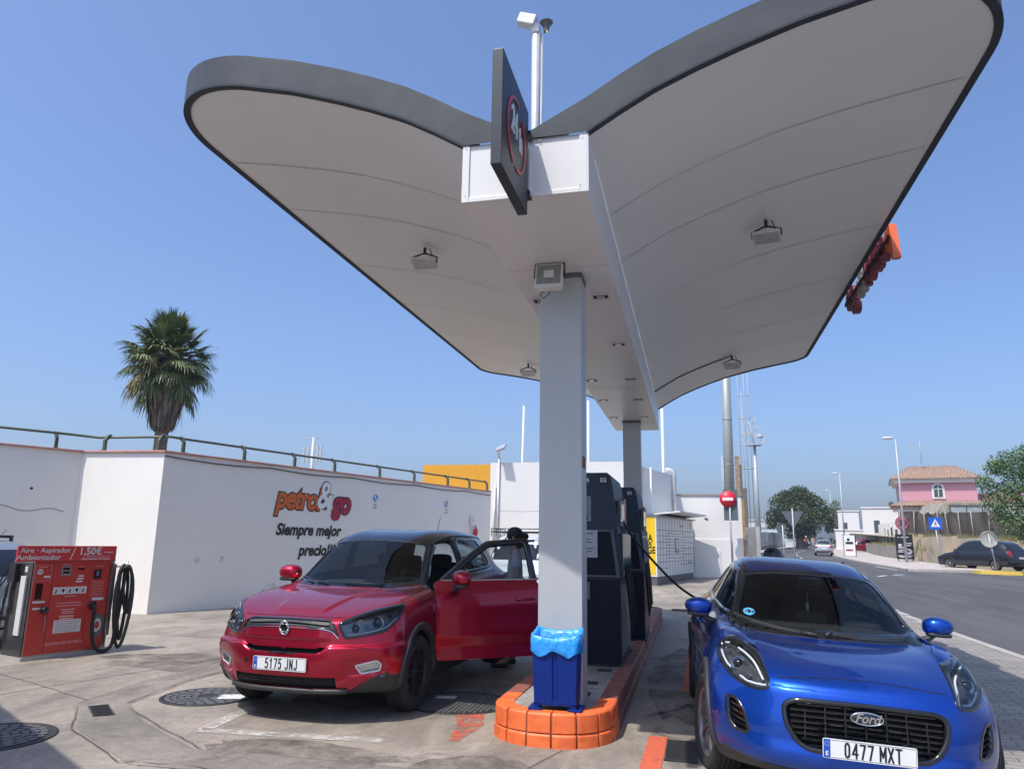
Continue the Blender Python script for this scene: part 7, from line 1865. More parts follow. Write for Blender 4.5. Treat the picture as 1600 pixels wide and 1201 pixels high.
ft = thing('floodlight_tower', 'very thick tall grey steel stadium mast rising behind the low white block', 'mast', (3.55, 75, .7))
B = MB(); B.tube([V(0, 0, 0), V(.25, 0, 24)], [.52, .40], 20); B.build('tower_shaft', mat('tower_steel', (.33, .36, .35), .5, .3, var=.08), ft)
B = MB()
for z in (8.5, 13.0, 18.5): B.lathe([(.50, -.03), (.53, 0), (.50, .03)], 20, mat=Matrix.Translation((.13, 0, z)))
for dx in (-.62, -.50): B.tube([V(dx, -.35, 2), V(dx+.05, -.35, 9.4)], .03, 5)
for i in range(17): B.tube([V(-.62, -.35, 2+.45*i), V(.55, -.40, 2+.45*i)], .02, 4)
B.build('tower_rings', M_post, ft)
rp_ = thing('lattice_ladder', 'thin caged ladder frame standing beside the thick stadium mast', 'ladder', (4.9, 76, .7))
B = MB()
for dx, z1 in ((0, 24), (.6, 24), (1.0, 24), (.3, 16)): B.tube([V(dx, 0, 0), V(dx-.05, 0, z1)], .035, 5)
for z in (8.2, 10.5, 13.2, 15.5, 18, 21): B.tube([V(-.1, 0, z), V(1.1, -.1, z)], .03, 5); 
for z in (8.2, 11.2):
    for a in range(7): B.tube([V(.65+.55*math.cos(R(a*30)), -.5*math.sin(R(a*30)), z), V(.65+.55*math.cos(R(a*30)), -.5*math.sin(R(a*30)), z+2.3)], .016, 4)
B.tube([V(.1, -.5, 8.2), V(1.2, -.5, 8.2)], .05, 5)
B.build('ladder_frame', M_post, rp_)
bc = thing('old_chimney', 'narrow weathered brick and steel stack right of the thick mast', 'chimney', (4.35, 73, .6))
B = MB(); B.box(-.22, .18, 0, .4, 0, 9.2); B.build('brick_shaft', mat('brick_old', (.36, .25, .17), .9, scale=4, color2=(.20, .15, .12), fac=(.4, .6)), bc); B = MB(); B.box(.2, .75, .05, .3, 0, 6.2); B.box(.2, .38, .05, .3, 6.2, 8.4); B.build('steel_side', mat('rusty_dark', (.12, .11, .10), .8), bc)
def telecom(x, y, z0, h, label, drum=True, sc=1.0):
    t = thing('telecom_mast', label, 'telecom mast', (x, y, z0))
    B = MB(); B.tube([V(0, 0, 0), V(0, 0, h)], [.35*sc, .2*sc], 10); B.build('shaft', M_post, t)
    B = MB()
    for z in lin(1.5, h*.82, 24): B.tube([V(.55*sc, 0, z), V(.95*sc, 0, z)], .02, 4)
    for dx in (.55, .95): B.tube([V(dx*sc, 0, 1), V(dx*sc*.9, 0, h*.84)], .03, 4)
    B.build('ladder', M_post, t)
    B = MB(); B.lathe([(.9*sc, 0), (.95*sc, .08), (.2, .1)], 16, mat=Matrix.Translation((0, 0, h-.2)))
    B.tube([V(0, 0, h-.1), V(-.5*sc, 0, h+3.0*sc)], .12*sc, 6)
    for k, (dx, z) in enumerate(((-1.1, 1.3), (-.7, 1.6), (.5, 2.1), (.35, 1.2), (-.9, 2.9), (.1, 3.1), (1.1, .4), (-1.0, .2))):
        B.obox(V(dx*sc, .1*(k % 3), h+z*sc), (.26*sc, .2*sc, .7*sc), Matrix.Rotation(R(10*(k-3)), 3, 'Y'))
        B.tube([V(-.2*sc, 0, h+z*sc), V(dx*sc, 0, h+z*sc)], .03, 4)
    B.tube([V(1.5*sc, 0, h), V(1.55*sc, 0, h+2.6*sc)], .03, 4); B.tube([V(.9*sc, 0, h), V(.9*sc, 0, h+2.6*sc)], .025, 4)
    if drum: B.lathe([(0, -.25), (.3, -.2), (.32, .2), (0, .28)], 12, mat=Matrix.Translation((.8*sc, 0, h+1.0)))
    B.build('antennas', mat('antenna_grey', (.42, .44, .46), .5), t); return t
telecom(8.15, 100, 1, 13.4, 'slender telecom mast with a cluster of antennas right of the thick mast')
t2 = thing('telecom_mast', 'small antenna tower far behind the white petrol&go wall', 'telecom mast', (-49.5, 90, 1.2))
B = MB(); B.tube([V(0, 0, 0), V(0, 0, 13.7)], [.32, .22], 8)
for z in (10.6, 12.2, 13.6): B.tube([V(-1.2, 0, z), V(1.2, 0, z)], .06, 5)
for z in (10.6, 11.4, 12.2):
    for dx in (-1.3, -.7, .7, 1.2): B.obox(V(dx, 0, z), (.25, .2, .6))
B.build('tower', mat('antenna_grey', (.42, .44, .46), .5), t2)

# traffic signs
M_back = mat('sign_back_grey', (.10, .115, .13), .6)
def sign_post(x, y, h, label, cat='road sign', zb=None, lean=0.0):
    t = thing('road_sign', label, cat, (x, y, tz(x, y) if zb is None else zb)); B = MB(); B.tube([V(0, 0, 0), V(lean, 0, h)], .035, 8); B.build('post', M_post, t); return t
s = sign_post(1.52, 32, 3.55, 'red round no entry sign mounted on a dark square plate', zb=.18)
B = MB(); B.box(-.24, .32, .036, .055, 2.35, 3.62); B.build('back_plate', M_back, s)
F1 = frame_mat(V(-.07, -.05, 3.22), (1, 0, 0), (0, 0, 1))
B = MB(); B.lathe([(.33, -.02), (.33, .0), (0, .002)], 40, mat=F1); B.build('disc', mat('sign_red_bright', (.62, .01, .04), .45, var=.03), s); B = MB(); B.box(-.21, .21, -.06, .06, .004, .006, 0, F1); B.build('white_bar', M_plate, s)
s = sign_post(14.2, 57, 2.6, 'round speed limit sign reading 30 beside the dark menu board', zb=tz(14, 57)+.11)
F1 = frame_mat(V(0, -.05, 2.62), (1, 0, 0), (0, 0, 1)); B = MB(); B.lathe([(.48, -.02), (.48, 0), (.40, .001), (.40, .001)], 36, mat=F1); B.lathe([(.41, .0015), (0, .0015)], 36, 0, F1); B.build('disc', mat('sign_maroon', (.20, .02, .05), .6), s)
B = MB(); B.lathe([(.40, .003), (0, .003)], 36, mat=F1); B.build('disc_face', mat('sign_dusty', (.30, .12, .14), .6), s); B = MB(); add_text(B, '30', .52, F1 @ Matrix.Translation((0, 0, .006)), bold=.012); B.build('sign_text', M_platebk, s)
s = sign_post(14.95, 52, 2.4, 'blue pedestrian crossing sign on a leaning post', zb=tz(14.9, 52)+.1, lean=-.12)
F1 = frame_mat(V(-.12, -.05, 2.55), (1, 0, 0), (0, 0, 1)); B = MB(); B.prism(rpoly([(-.37, -.37), (.37, -.37), (.37, .37), (-.37, .37)], .03), -.02, 0, 'xy', 0, F1); B.build('plate', mat('sign_blue', (.01, .10, .55), .45), s)
B = MB(); B.prism([(-.27, -.22), (.27, -.22), (0, .28)], .002, .004, 'xy', 0, F1); B.build('triangle', M_plate, s)
B = MB(); B.lathe([(0, 0), (.028, 0)], 10, mat=F1 @ Matrix.Translation((0, .10, .006)))
for a, b in (((-.0, .07), (-.0, -.03)), ((0, -.03), (-.07, -.16)), ((0, -.03), (.07, -.16)), ((0, .05), (-.07, -.02)), ((0, .05), (.07, -.02))): B.tube([F1 @ V(a[0], a[1], .006), F1 @ V(b[0], b[1], .006)], .014, 4)
B.build('walking_figure', M_platebk, s)
s = sign_post(15.25, 44.05, 1.9, 'back of a round sign on a thin leaning post in front of the dark SUV', zb=tz(15, 44)+.1, lean=-.22)
B = MB(); B.lathe([(.40, .02), (.42, 0), (.40, -.01), (0, -.012)], 32, mat=frame_mat(V(-.22, -.03, 1.62), (1, 0, 0), (0, 0, 1))); B.build('disc_back', mat('sign_back_light', (.52, .53, .52), .45, .2, scale=9, var=.2), s)
s = sign_post(5.05, 41, 3.2, 'back of a give way triangle on a grey post at the start of the road', zb=.25)
B = MB(); B.prism([(-.55, 3.05), (.55, 3.05), (.0, 2.15)], -.02, .0, 'xz'); B.build('triangle_back', M_back, s); 
s = sign_post(4.75, 43, 2.3, 'thin post with a small sign back left of the triangle', zb=.3); B = MB(); B.box(-.28, .1, -.02, 0, 1.9, 2.3); B.build('plate_back', M_back, s)

# boards
mb_ = thing('menu_board', 'black cafe menu board on feet at the pavement edge', 'menu board', (14.45, 58, tz(14, 58)+.12), R(-4))
B = MB(); B.box(-.55, .55, -.04, .04, .15, 1.85); B.build('board', mat('board_black', (.012, .012, .014), .5), mb_)
B = MB(); 
for q in (-.45, .45): B.tube([V(q, -.3, .02), V(q, 0, .16), V(q, .3, .02)], .02, 5)
B.build('feet', M_blackplastic, mb_)
B = MB(); Fm = frame_mat(V(0, -.043, 0), (1, 0, 0), (0, 0, 1))
B.lathe([(0, 0), (.21, 0)], 24, mat=Fm @ Matrix.Translation((.24, .66, 0))); B.lathe([(0, 0), (.12, 0)], 20, mat=Fm @ Matrix.Translation((-.28, 1.08, 0)))
for x0, x1, z in ((-.40, -.30, 1.62), (-.2, .28, 1.62), (-.05, .45, 1.2), (-.05, .40, 1.05), (-.45, .05, .62), (-.40, .05, .74), (-.42, -.05, .9), (-.45, .45, .34), (-.35, .35, .26)): B.box(x0, x1, -.046, -.041, z, z+.055)
B.build('board_print', mat('board_print', (.60, .58, .58), .6), mb_)
B = MB(); B.lathe([(0, 0), (.08, 0)], 20, mat=Fm @ Matrix.Translation((.2, .70, .003))); B.box(-.3, .1, -.047, -.0465, 1.02, 1.08); B.build('board_accent', mat('board_red', (.3, .04, .05), .6), mb_)
wb = thing('advertising_board', 'tall white advertising board with a dark figure in front of the red car', 'board', (13.0, 70, tz(13, 70)+.12))
B = MB(); B.box(-.42, .55, -.05, .05, .05, 1.75); B.build('board', M_plate, wb)
B = MB(); B.box(-.38, -.34, -.07, .3, 0, 1.8); B.box(.56, .6, -.07, .3, 0, 1.7); B.box(-.2, .4, -.056, -.051, 1.0, 1.2); B.lathe([(0, 0), (.12, 0)], 14, mat=frame_mat(V(.03, -.056, 1.38), (1, 0, 0), (0, 0, 1))); B.build('print', M_platebk, wb)
B = MB(); B.box(-.2, .35, -.056, -.051, .42, .58); B.build('print_red', mat('board_red', (.3, .04, .05), .6), wb)

# kerb island, retaining wall, fence
B = MB(); pts = [(14.0, 43.7), (14.15, 43.0), (15.2, 42.4), (17.5, 41.9), (22, 41.2)]
B.prism([(x, y) for x, y in pts]+[(22, 44.2), (14.3, 44.2)], -.1, tz(15, 43)+.16, 'xy'); struct(B, 'traffic_island', mat('yellow_kerb', (.66, .46, .07), .7, var=.15, scale=3))
B = MB(); B.prism([(14.5, 43.75), (14.6, 43.2), (17.5, 42.2), (22, 41.5), (22, 44.0)], tz(15, 43)+.10, tz(15, 43)+.166, 'xy'); struct(B, 'island_top', M_soil)
M_old = mat('weathered_concrete', (.46, .36, .22), .95, scale=1.2, color2=(.30, .27, .22), fac=(.38, .62), bump=.6, bscale=6, stretch=(1, 1, .25), bdist=.05)
M_old2 = mat('old_block_wall', (.34, .30, .24), .95, scale=2.0, color2=(.22, .21, .18), fac=(.4, .6), bump=.5, bscale=5)
rw_ = thing('retaining_wall', 'stained tan retaining wall below the dark mesh fence', 'wall', (16, 60, .5)); B = MB()
pts = [(15.2, 60.5, 2.45), (16.7, 57.5, 2.35), (18.3, 54, 2.15), (20.5, 51, 2.0), (24, 49, 1.9), (34, 48, 1.9)]
for a, b in zip(pts, pts[1:]):
    n = 8
    for i in range(n):
        p = V(*a).lerp(V(*b), i/n); q = V(*a).lerp(V(*b), (i+1)/n); h = random.uniform(-.10, .10)
        B.prism([(p.x, p.y), (q.x, q.y), (q.x+.3, q.y+.4), (p.x+.3, p.y+.4)], -.1, p.z+h, 'xy', 0, inv(rw_))
B.build('wall_face', M_old, rw_)
rw2 = thing('low_block_wall', 'low grey block wall with dry grass on top beside the pavement', 'wall', (16, 75, .5)); B = MB()
for i in range(22):
    y = 61+i*1.6; x = cY(y)+7.0; B.prism([(x, y), (cY(y+1.6)+7.0, y+1.58), (cY(y+1.6)+7.4, y+1.6), (x+.4, y)], 0, tz(x, y)+1.0+.05*(i % 3), 'xy', 0, inv(rw2))
B.build('wall_face', M_old2, rw2)
B = MB(); vs = []
for i in range(24):
    y = 60+i*1.6; vs += [V(cY(y)+7.2, y, tz(10, y)+.95), V(cY(y)+11, y+2, tz(10, y)+1.55), V(60, y+4, tz(10, y)+1.9)]
B.add(vs, [(i*3+j, i*3+j+1, i*3+4+j, i*3+3+j) for i in range(23) for j in range(2)], 0, True); struct(B, 'bank', M_soil, recalc=False)
B = MB(); B.add([V(16, 61.5, 2.2), V(19, 54.5, 2.0), V(24.5, 49.6, 1.8), V(60, 48.8, 1.8), V(60, 110, 3.4), V(20, 110, 3.4)], [(0, 1, 2, 3, 4, 5)], 0); struct(B, 'upper_terrace', M_soil, recalc=False)
# dry grass tufts
B = MB()
M_dry = mat('dry_grass', (.33, .27, .13), .95, scale=3, color2=(.16, .17, .06), fac=(.4, .6))
for i in range(1500):
    y = random.uniform(58, 84); x = cY(y)+random.uniform(7.1, 8.6); z = tz(x, y)+.95; h = random.uniform(.15, .5); a = random.uniform(0, 6.28)
    B.add([V(x, y, z-.1), V(x+.05*math.cos(a), y+.05*math.sin(a), z-.1), V(x+random.uniform(-.12, .12), y, z+h)], [(0, 1, 2)], 0)
for i in range(700):
    t_ = random.random(); p = V(15.4, 60.3).lerp(V(19.5, 52.6), t_); z = 2.3-.25*t_; h = random.uniform(.1, .45)
    B.add([V(p.x, p.y, z-.1), V(p.x+.06, p.y+.02, z-.1), V(p.x+random.uniform(-.15, .15), p.y, z+h)], [(0, 1, 2)], 0)
g_ = B.build('dry_grass', M_dry, recalc=False); g_['kind'] = 'stuff'
fn = thing('mesh_fence', 'dark brown shade mesh fence on leaning metal posts, sagging at its right end', 'fence', (16, 60, 2.0))
def fence_pt(s):   # s 0..1
    P_ = [V(15.3, 62), V(17.2, 60.5), V(18.6, 58.5), V(20.6, 56.5), V(22.5, 55.5), V(25.5, 55)]
    i = min(int(s*5), 4); return P_[i].lerp(P_[i+1], s*5-i)
B = MB(); n = 90; vs = []; rows = 8
for i in range(n+1):
    s = i/n; p = fence_pt(s); top = 4.05 if s < .60 else 4.05-1.15*sstep(.58, .72, s)+.35*math.sin(s*22)*sstep(.66, .8, s); bot = 2.0-.25*s
    if s < .35: top += .10*math.sin(i*1.7)
    for j in range(rows+1):
        t_ = j/rows; vs.append(inv(fn) @ V(p.x+.10*math.sin(i*.9+j)*.5+.12*math.sin(i*.35), p.y+.16*math.sin(i*.7+j*.6), bot+(top-bot)*t_))
B.add(vs, [(i*(rows+1)+j, (i+1)*(rows+1)+j, (i+1)*(rows+1)+j+1, i*(rows+1)+j+1) for i in range(n) for j in range(rows)], 0, True)
mm, N, L, b_ = node_mat('shade_mesh'); tc = N.new('ShaderNodeTexCoord').outputs['Object']; nn_ = noise_n(N, L, tc, 1.5, 8, .7, .3, (1, 1, .4)); L.new(ramp(N, L, nn_, [(.35, (.040, .034, .030)), (.65, (.085, .072, .062))]), b_.inputs['Base Color']); b_.inputs['Roughness'].default_value = .95; b_.inputs['Alpha'].default_value = .98
B.build('mesh', mm, fn, recalc=False)
for i in range(15):
    s = i/14; p = fence_pt(s); ln = random.uniform(-.2, .2); B = MB(); B.tube([inv(fn) @ V(p.x, p.y-.25, 1.9-.25*s), inv(fn) @ V(p.x+ln, p.y-.25, 4.25+random.uniform(-.1, .4))], .045, 5); B.build('post', mat('rusty_post', (.26, .23, .20), .7), fn)

# ------------------------------------------------------------------ houses
M_pink = plaster('pink_plaster', (.58, .29, .34), (.50, .26, .30), .66, .1); M_roof = mat('roof_tile', (.37, .24, .17), .9, scale=3, color2=(.23, .16, .12), fac=(.4, .6))
hs = thing('pink_house', 'two storey pink house with a tiled roof, white cornice and arched white window', 'house', (19.85, 80, 2))
HB = inv(hs)
B = MB(); B.box(19.85, 26.45, 80, 87, 2, 7.75, 0, HB); B.build('wall', M_pink, hs)
B = MB(); B.box(26.46, 31.5, 82, 86, 2, 6.75, 0, HB); B.build('side_wing', M_pink, hs)
B = MB(); B.box(19.5, 26.8, 79.65, 87.3, 7.75, 7.98, 0, HB); B.box(19.25, 27.0, 79.5, 87.5, 7.985, 8.10, 0, HB); B.build('cornice', M_white, hs, bevel=.04)
def tiled_roof(B, x0, x1, y0, y1, z0, z1, ins, T):
    # hip roof with ridged tiles on its front slope
    e = [V(x0, y0, z0), V(x1, y0, z0), V(x1, y1, z0), V(x0, y1, z0)]; r_ = [V(x0+ins, (y0+y1)/2, z1), V(x1-ins, (y0+y1)/2, z1)]
    B.add([T @ p for p in e+r_], [(0, 1, 5, 4), (1, 2, 5), (2, 3, 4, 5), (3, 0, 4), (0, 3, 2, 1)], 0)
    n = int((x1-x0)/.24)
    for i in range(n+1):
        x = x0+.05+(x1-x0-.1)*i/n; lim = min(1, (x-x0)/ins, (x1-x)/ins); p0 = V(x, y0-.04, z0+.03); p1 = p0.lerp(V(x, (y0+y1)/2, z1+.03), max(lim, .02)); B.tube([T @ p0, T @ p1], .065, 6)
B = MB(); tiled_roof(B, 19.15, 27.05, 79.4, 87.6, 8.12, 9.65, 1.9, HB); B.build('roof', M_roof, hs, recalc=False)
B = MB(); tiled_roof(B, 18.9, 31.8, 77.6, 80.6, 5.45, 5.95, 1.0, HB); B.box(19.0, 31.7, 77.7, 80.0, 5.2, 5.44, 0, HB); B.build('porch_roof', M_roof, hs, recalc=False)
B = MB(); B.box(19.2, 31.5, 77.9, 80, 4.95, 5.19, 0, HB); B.build('porch_beam', M_white, hs)
B = MB()
arc = [(-.36, -.62), (.36, -.62), (.36, .2)]+[(.36*math.cos(R(a)), .2+.36*math.sin(R(a))) for a in range(15, 180, 15)]+[(-.36, .2)]
aro = [(x*1.5, z*1.28+(.0)) for x, z in arc]
B.prism([(23.25+x, 7.0+z) for x, z in aro], 79.90, 79.995, 'xz', 0, HB); fr_ = B.build('window', M_white, hs)
B = MB(); B.prism([(23.25+x, 7.0+z) for x, z in arc], 79.87, 79.899, 'xz', 0, HB); B.build('window_pane', mat('far_glass', (.06, .08, .09), .1), fr_)
B = MB(); B.box(23.22, 23.28, 79.84, 79.869, 6.4, 7.5, 0, HB); B.box(22.9, 23.6, 79.84, 79.869, 7.12, 7.17, 0, HB); B.build('window_bars', M_white, fr_)
B = MB(); B.box(19.80, 19.845, 81, 82.2, 6.0, 7.4, 0, HB); B.box(19.80, 19.845, 81, 82.2, 3.2, 4.6, 0, HB); B.build('side_window', MATS['far_glass'], hs)
B = MB(); B.tube([HB @ V(22.2, 82, 9.8), HB @ V(22.2, 82, 12.1)], .03, 5); B.tube([HB @ V(21.0, 82, 11.6), HB @ V(22.9, 82, 11.75)], .025, 4)
hs.rotation_euler.z = R(-12)
for q in range(6): B.tube([HB @ V(21.1+.2*q, 82, 11.3), HB @ V(21.1+.2*q, 82, 11.95)], .015, 4)
B.build('tv_antenna', M_post, hs)
sh2 = thing('garage', 'grey-framed glazed shed in front of the pink house behind the mesh fence', 'shed', (24, 70, 2)); GB = inv(sh2)
B = MB(); B.prism([(20.1, 2), (20.1, 4.3), (20.85, 5.35), (30, 5.35), (30, 2)], 70.3, 76, 'xz', 0, GB); B.build('wall', M_old2, sh2)
B = MB(); B.box(21.3, 25.0, 70.2, 70.29, 3.2, 5.05, 0, GB); B.box(26.3, 29.4, 70.2, 70.29, 3.0, 4.9, 0, GB); B.build('glazing', mat('frosted', (.30, .35, .36), .3, scale=2, var=.3), sh2)
B = MB()
for x in (21.25, 22.5, 23.7, 24.95, 26.3, 27.8, 29.3): B.box(x, x+.06, 70.14, 70.19, 3.0, 5.05, 0, GB)
B.box(21.2, 29.4, 70.14, 70.19, 5.06, 5.15, 0, GB); B.build('glazing_frame', mat('frame_dark', (.04, .04, .04), .6), sh2)
B = MB(); B.box(25.2, 26.1, 70.0, 70.25, 2, 5.2, 0, GB); B.build('pillar', M_white, sh2)
def white_house(name, label, x0, x1, y0, y1, z0, z1, wins=()):
    t = thing(name, label, 'house', (x0, y0, z0), R(-12)); B = MB(); B.box(x0, x1, y0, y1, z0, z1, 0, inv(t)); B.build('wall', M_white, t)
    B = MB(); B.box(x0-.1, x1+.1, y0-.1, y1+.1, z1+.001, z1+.15, 0, inv(t)); B.build('parapet', M_white, t)
    for (wx0, wx1, wz0, wz1) in wins: B = MB(); B.box(wx0, wx1, y0-.04, y0-.002, wz0, wz1, 0, inv(t)); B.build('window', MATS['far_glass'], t)
    return t
WHM = Matrix.Translation((-20.6, -95, -1))
wh = white_house('white_house', 'white cubic house with solar water heater left of the pink house', 19.4, 26, 95, 104, 1, 6.0, [(20.6, 21.2, 3.2, 4.6), (23.3, 25.0, 4.4, 4.9)])
B = MB(); B.tube([Matrix.Translation((-19.4, -95, -1)) @ V(22.6, 96, 6.55), Matrix.Translation((-19.4, -95, -1)) @ V(22.6, 97.4, 6.55)], .28, 10); B.build('water_tank', M_blackplastic, wh)
B = MB(); B.add([Matrix.Translation((-19.4, -95, -1)) @ V(*p) for p in ((23.5, 96, 6.85), (26.0, 96, 6.2), (26.0, 98, 6.2), (23.5, 98, 6.85))], [(0, 1, 2, 3)], 0); B.build('solar_panel', MATS['far_glass'], wh, recalc=False)
white_house('white_house', 'narrower white house block behind the solar heater house', 20.8, 23.6, 118, 128, 1, 6.6, [(21.4, 22.0, 4, 5)])
white_house('white_house', 'low white outbuilding at the left foot of the white houses', 17.9, 24.2, 104, 112, 1, 3.6, [(19.0, 20.2, 1.8, 3.0)])
bf = thing('balustrade_wall', 'white pillared garden wall with brown panels below the white house', 'wall', (17, 80, 1)); B = MB(); D_ = MB()
for i in range(9):
    y = 66+i*3.0; x = cY(y)+8.6; B.box(x-.14, x+.14, y-.14, y+.14, tz(x, y)+.9, tz(x, y)+3.1, 0, inv(bf))
    x2 = cY(y+3)+8.6; D_.prism([(x, y+.15), (x2, y+2.85), (x2+.05, y+2.85), (x+.05, y+.15)], tz(x, y)+1.5, tz(x, y)+2.5+.2*(i % 2), 'xy', 0, inv(bf))
B.build('pillars', M_white, bf); D_.build('brown_panels', mat('brown_panel', (.10, .055, .035), .8, scale=2, var=.3), bf)
# distant pale structures beyond the panel wall and on the horizon
db = thing('distant_shed', 'pale blue-white industrial shed beyond the panel wall left of the dark tree', 'building', (10, 125, 1.5)); B = MB(); B.box(8.2, 16.5, 125, 140, 1.2, 5.6, 0, inv(db)); B.build('wall', mat('pale_shed', (.50, .58, .62), .6), db)
B = MB(); 
for z in (2.9, 4.2, 5.3): B.box(8.1, 16.6, 124.9, 124.99, z, z+.25, 0, inv(db))
B.build('shed_band', M_post, db)
hz = MB(); rnd = random.Random(5); vs = []; n = 80
for i in range(n+1):
    a = R(-80+150*i/n); r_ = 640; h = 6+5*noise.noise(V(i*.13, 0, 0))+2*noise.noise(V(i*.5, 3, 0))
    vs += [V(r_*math.sin(a), r_*math.cos(a), -20), V(r_*math.sin(a), r_*math.cos(a), max(2, h)), V((r_+120)*math.sin(a), (r_+120)*math.cos(a), -5)]
hz.add(vs, [(i*3+j, i*3+3+j, i*3+4+j, i*3+1+j) for i in range(n) for j in range(2)], 0, True); struct(hz, 'hills', mat('far_hills', (.16, .17, .16), .95, scale=.01), recalc=False)

# ------------------------------------------------------------------ trees
M_leaf = mat('foliage_dark', (.028, .055, .018), .7, scale=1.2, color2=(.060, .095, .028), fac=(.35, .65)); M_leaf2 = mat('foliage_bright', (.06, .12, .025), .65, scale=1.5, color2=(.11, .19, .05), fac=(.35, .65)); M_bark = mat('bark', (.13, .10, .075), .95, scale=6, var=.3, bump=.5, bscale=12)
def leaf_cloud(B, rnd, blobs, n, size, droop=0.0):
    tot = sum(b[3]**2 for b in blobs)
    for (cx, cy, cz, r_) in blobs:
        for i in range(int(n*r_*r_/tot)):
            d = V(rnd.gauss(0, 1), rnd.gauss(0, 1), rnd.gauss(0, 1)).normalized(); rr = r_*(rnd.random()**.42)*(1+.25*noise.noise(V(d.x*2+cx, d.y*2+cy, d.z*2+cz)))
            c = V(cx, cy, cz)+V(d.x*rr, d.y*rr, d.z*rr*.82-(droop*rnd.random()*rr if d.z < .2 else 0))
            s = size*rnd.uniform(.5, 1.3); a = V(rnd.gauss(0, 1), rnd.gauss(0, 1), rnd.gauss(0, .6)).normalized(); b = a.orthogonal().normalized(); b = (Matrix.Rotation(rnd.uniform(0, 6.28), 3, a) @ b)
            B.add([c-a*s*.5, c+b*s*.28, c+a*s*.5, c-b*s*.28], [(0, 1, 2, 3)], 0)
def tree(name, label, x, y, z, h, blobs, n, size, m, tr=.3, seed=1, group=None, droop=0.0, limbs=6):
    t = thing(name, label, 'tree', (x, y, z), group=group); rnd = random.Random(seed)
    T = MB(); T.tube(spl([V(0, 0, -.3), V(.1, 0, h*.2), V(-.1, .1, h*.4), V(.1, 0, h*.62)], 4, False), [tr*(1-.055*i) for i in range(13)], 9)
    for k in range(limbs):
        b = blobs[k % len(blobs)]; p0 = V(0, 0, h*(.18+.06*k)); p1 = V(b[0]*.5, b[1]*.5, (p0.z+b[2])*.5); T.tube(spl([p0, p1, V(b[0], b[1], b[2])], 4, False), [tr*.5*(1-.1*i) for i in range(9)], 7)
    T.build('trunk', M_bark, t); B = MB(); leaf_cloud(B, rnd, blobs, n, size, droop); B.build('crown', m, t, recalc=False); return t
rnd = random.Random(11)
bl = [(0, 0, 6.6, 2.2), (-1.9, 0, 5.9, 2.0), (2.2, .5, 5.6, 2.0), (-3.0, .5, 4.2, 1.5), (3.5, 0, 4.6, 1.5), (.4, 0, 7.6, 1.3), (-.5, -1, 4.6, 2.2), (1.5, -.8, 4.0, 1.9), (-1.4, .6, 7.0, 1.3), (4.2, .2, 3.4, .8), (-3.6, 0, 3.3, .8), (-.6, 0, 2.6, 1.7), (.9, 0, 2.2, 1.4), (3.9, 0, 2.6, .6), (1.6, .3, 6.9, 1.1)]
tree('dense_tree', 'big dark green tree at the far end of the road', 14.3, 110, 1.2, 8, bl, 15000, .36, M_leaf, .7, 2, droop=.3)
bl = [(0, 0, 4.3, 1.3), (-1.2, .2, 3.7, 1.0), (1.2, 0, 5.0, 1.5), (-.7, 0, 5.4, .9), (2.4, 0, 3.6, 1.6), (.7, -.3, 3.0, 1.3), (-.8, 0, 2.6, 1.0), (1.9, 0, 6.0, 1.1), (-1.9, 0, 4.5, .5), (-1.4, 0, 5.2, .55), (.6, 0, 2.1, 1.1), (3.2, 0, 4.8, 1.3), (-.3, 0, 1.8, .6), (.3, 0, 5.9, .8)]
tree('roadside_tree', 'bright green leafy tree overhanging the mesh fence at the right edge', 16.35, 42, .35, 5, bl, 26000, .13, M_leaf2, .16, 4, limbs=9)
tree('shrub', 'low dark shrub row behind the red parked car', 20.0, 130, 1.4, 1.6, [(0, 0, .9, .9), (1.5, 0, .8, .8), (2.6, 0, .9, .7)], 900, .25, M_leaf, .08, 6)
B = MB(); rnd = random.Random(3)
for i in range(60):
    y = 42+i*1.2; x = cY(y)-4.55; leaf_cloud(B, rnd, [(x, y, tz(x, y)+.25, .34)], 22, .16)
g_ = B.build('weeds', M_leaf, recalc=False); g_['kind'] = 'stuff'

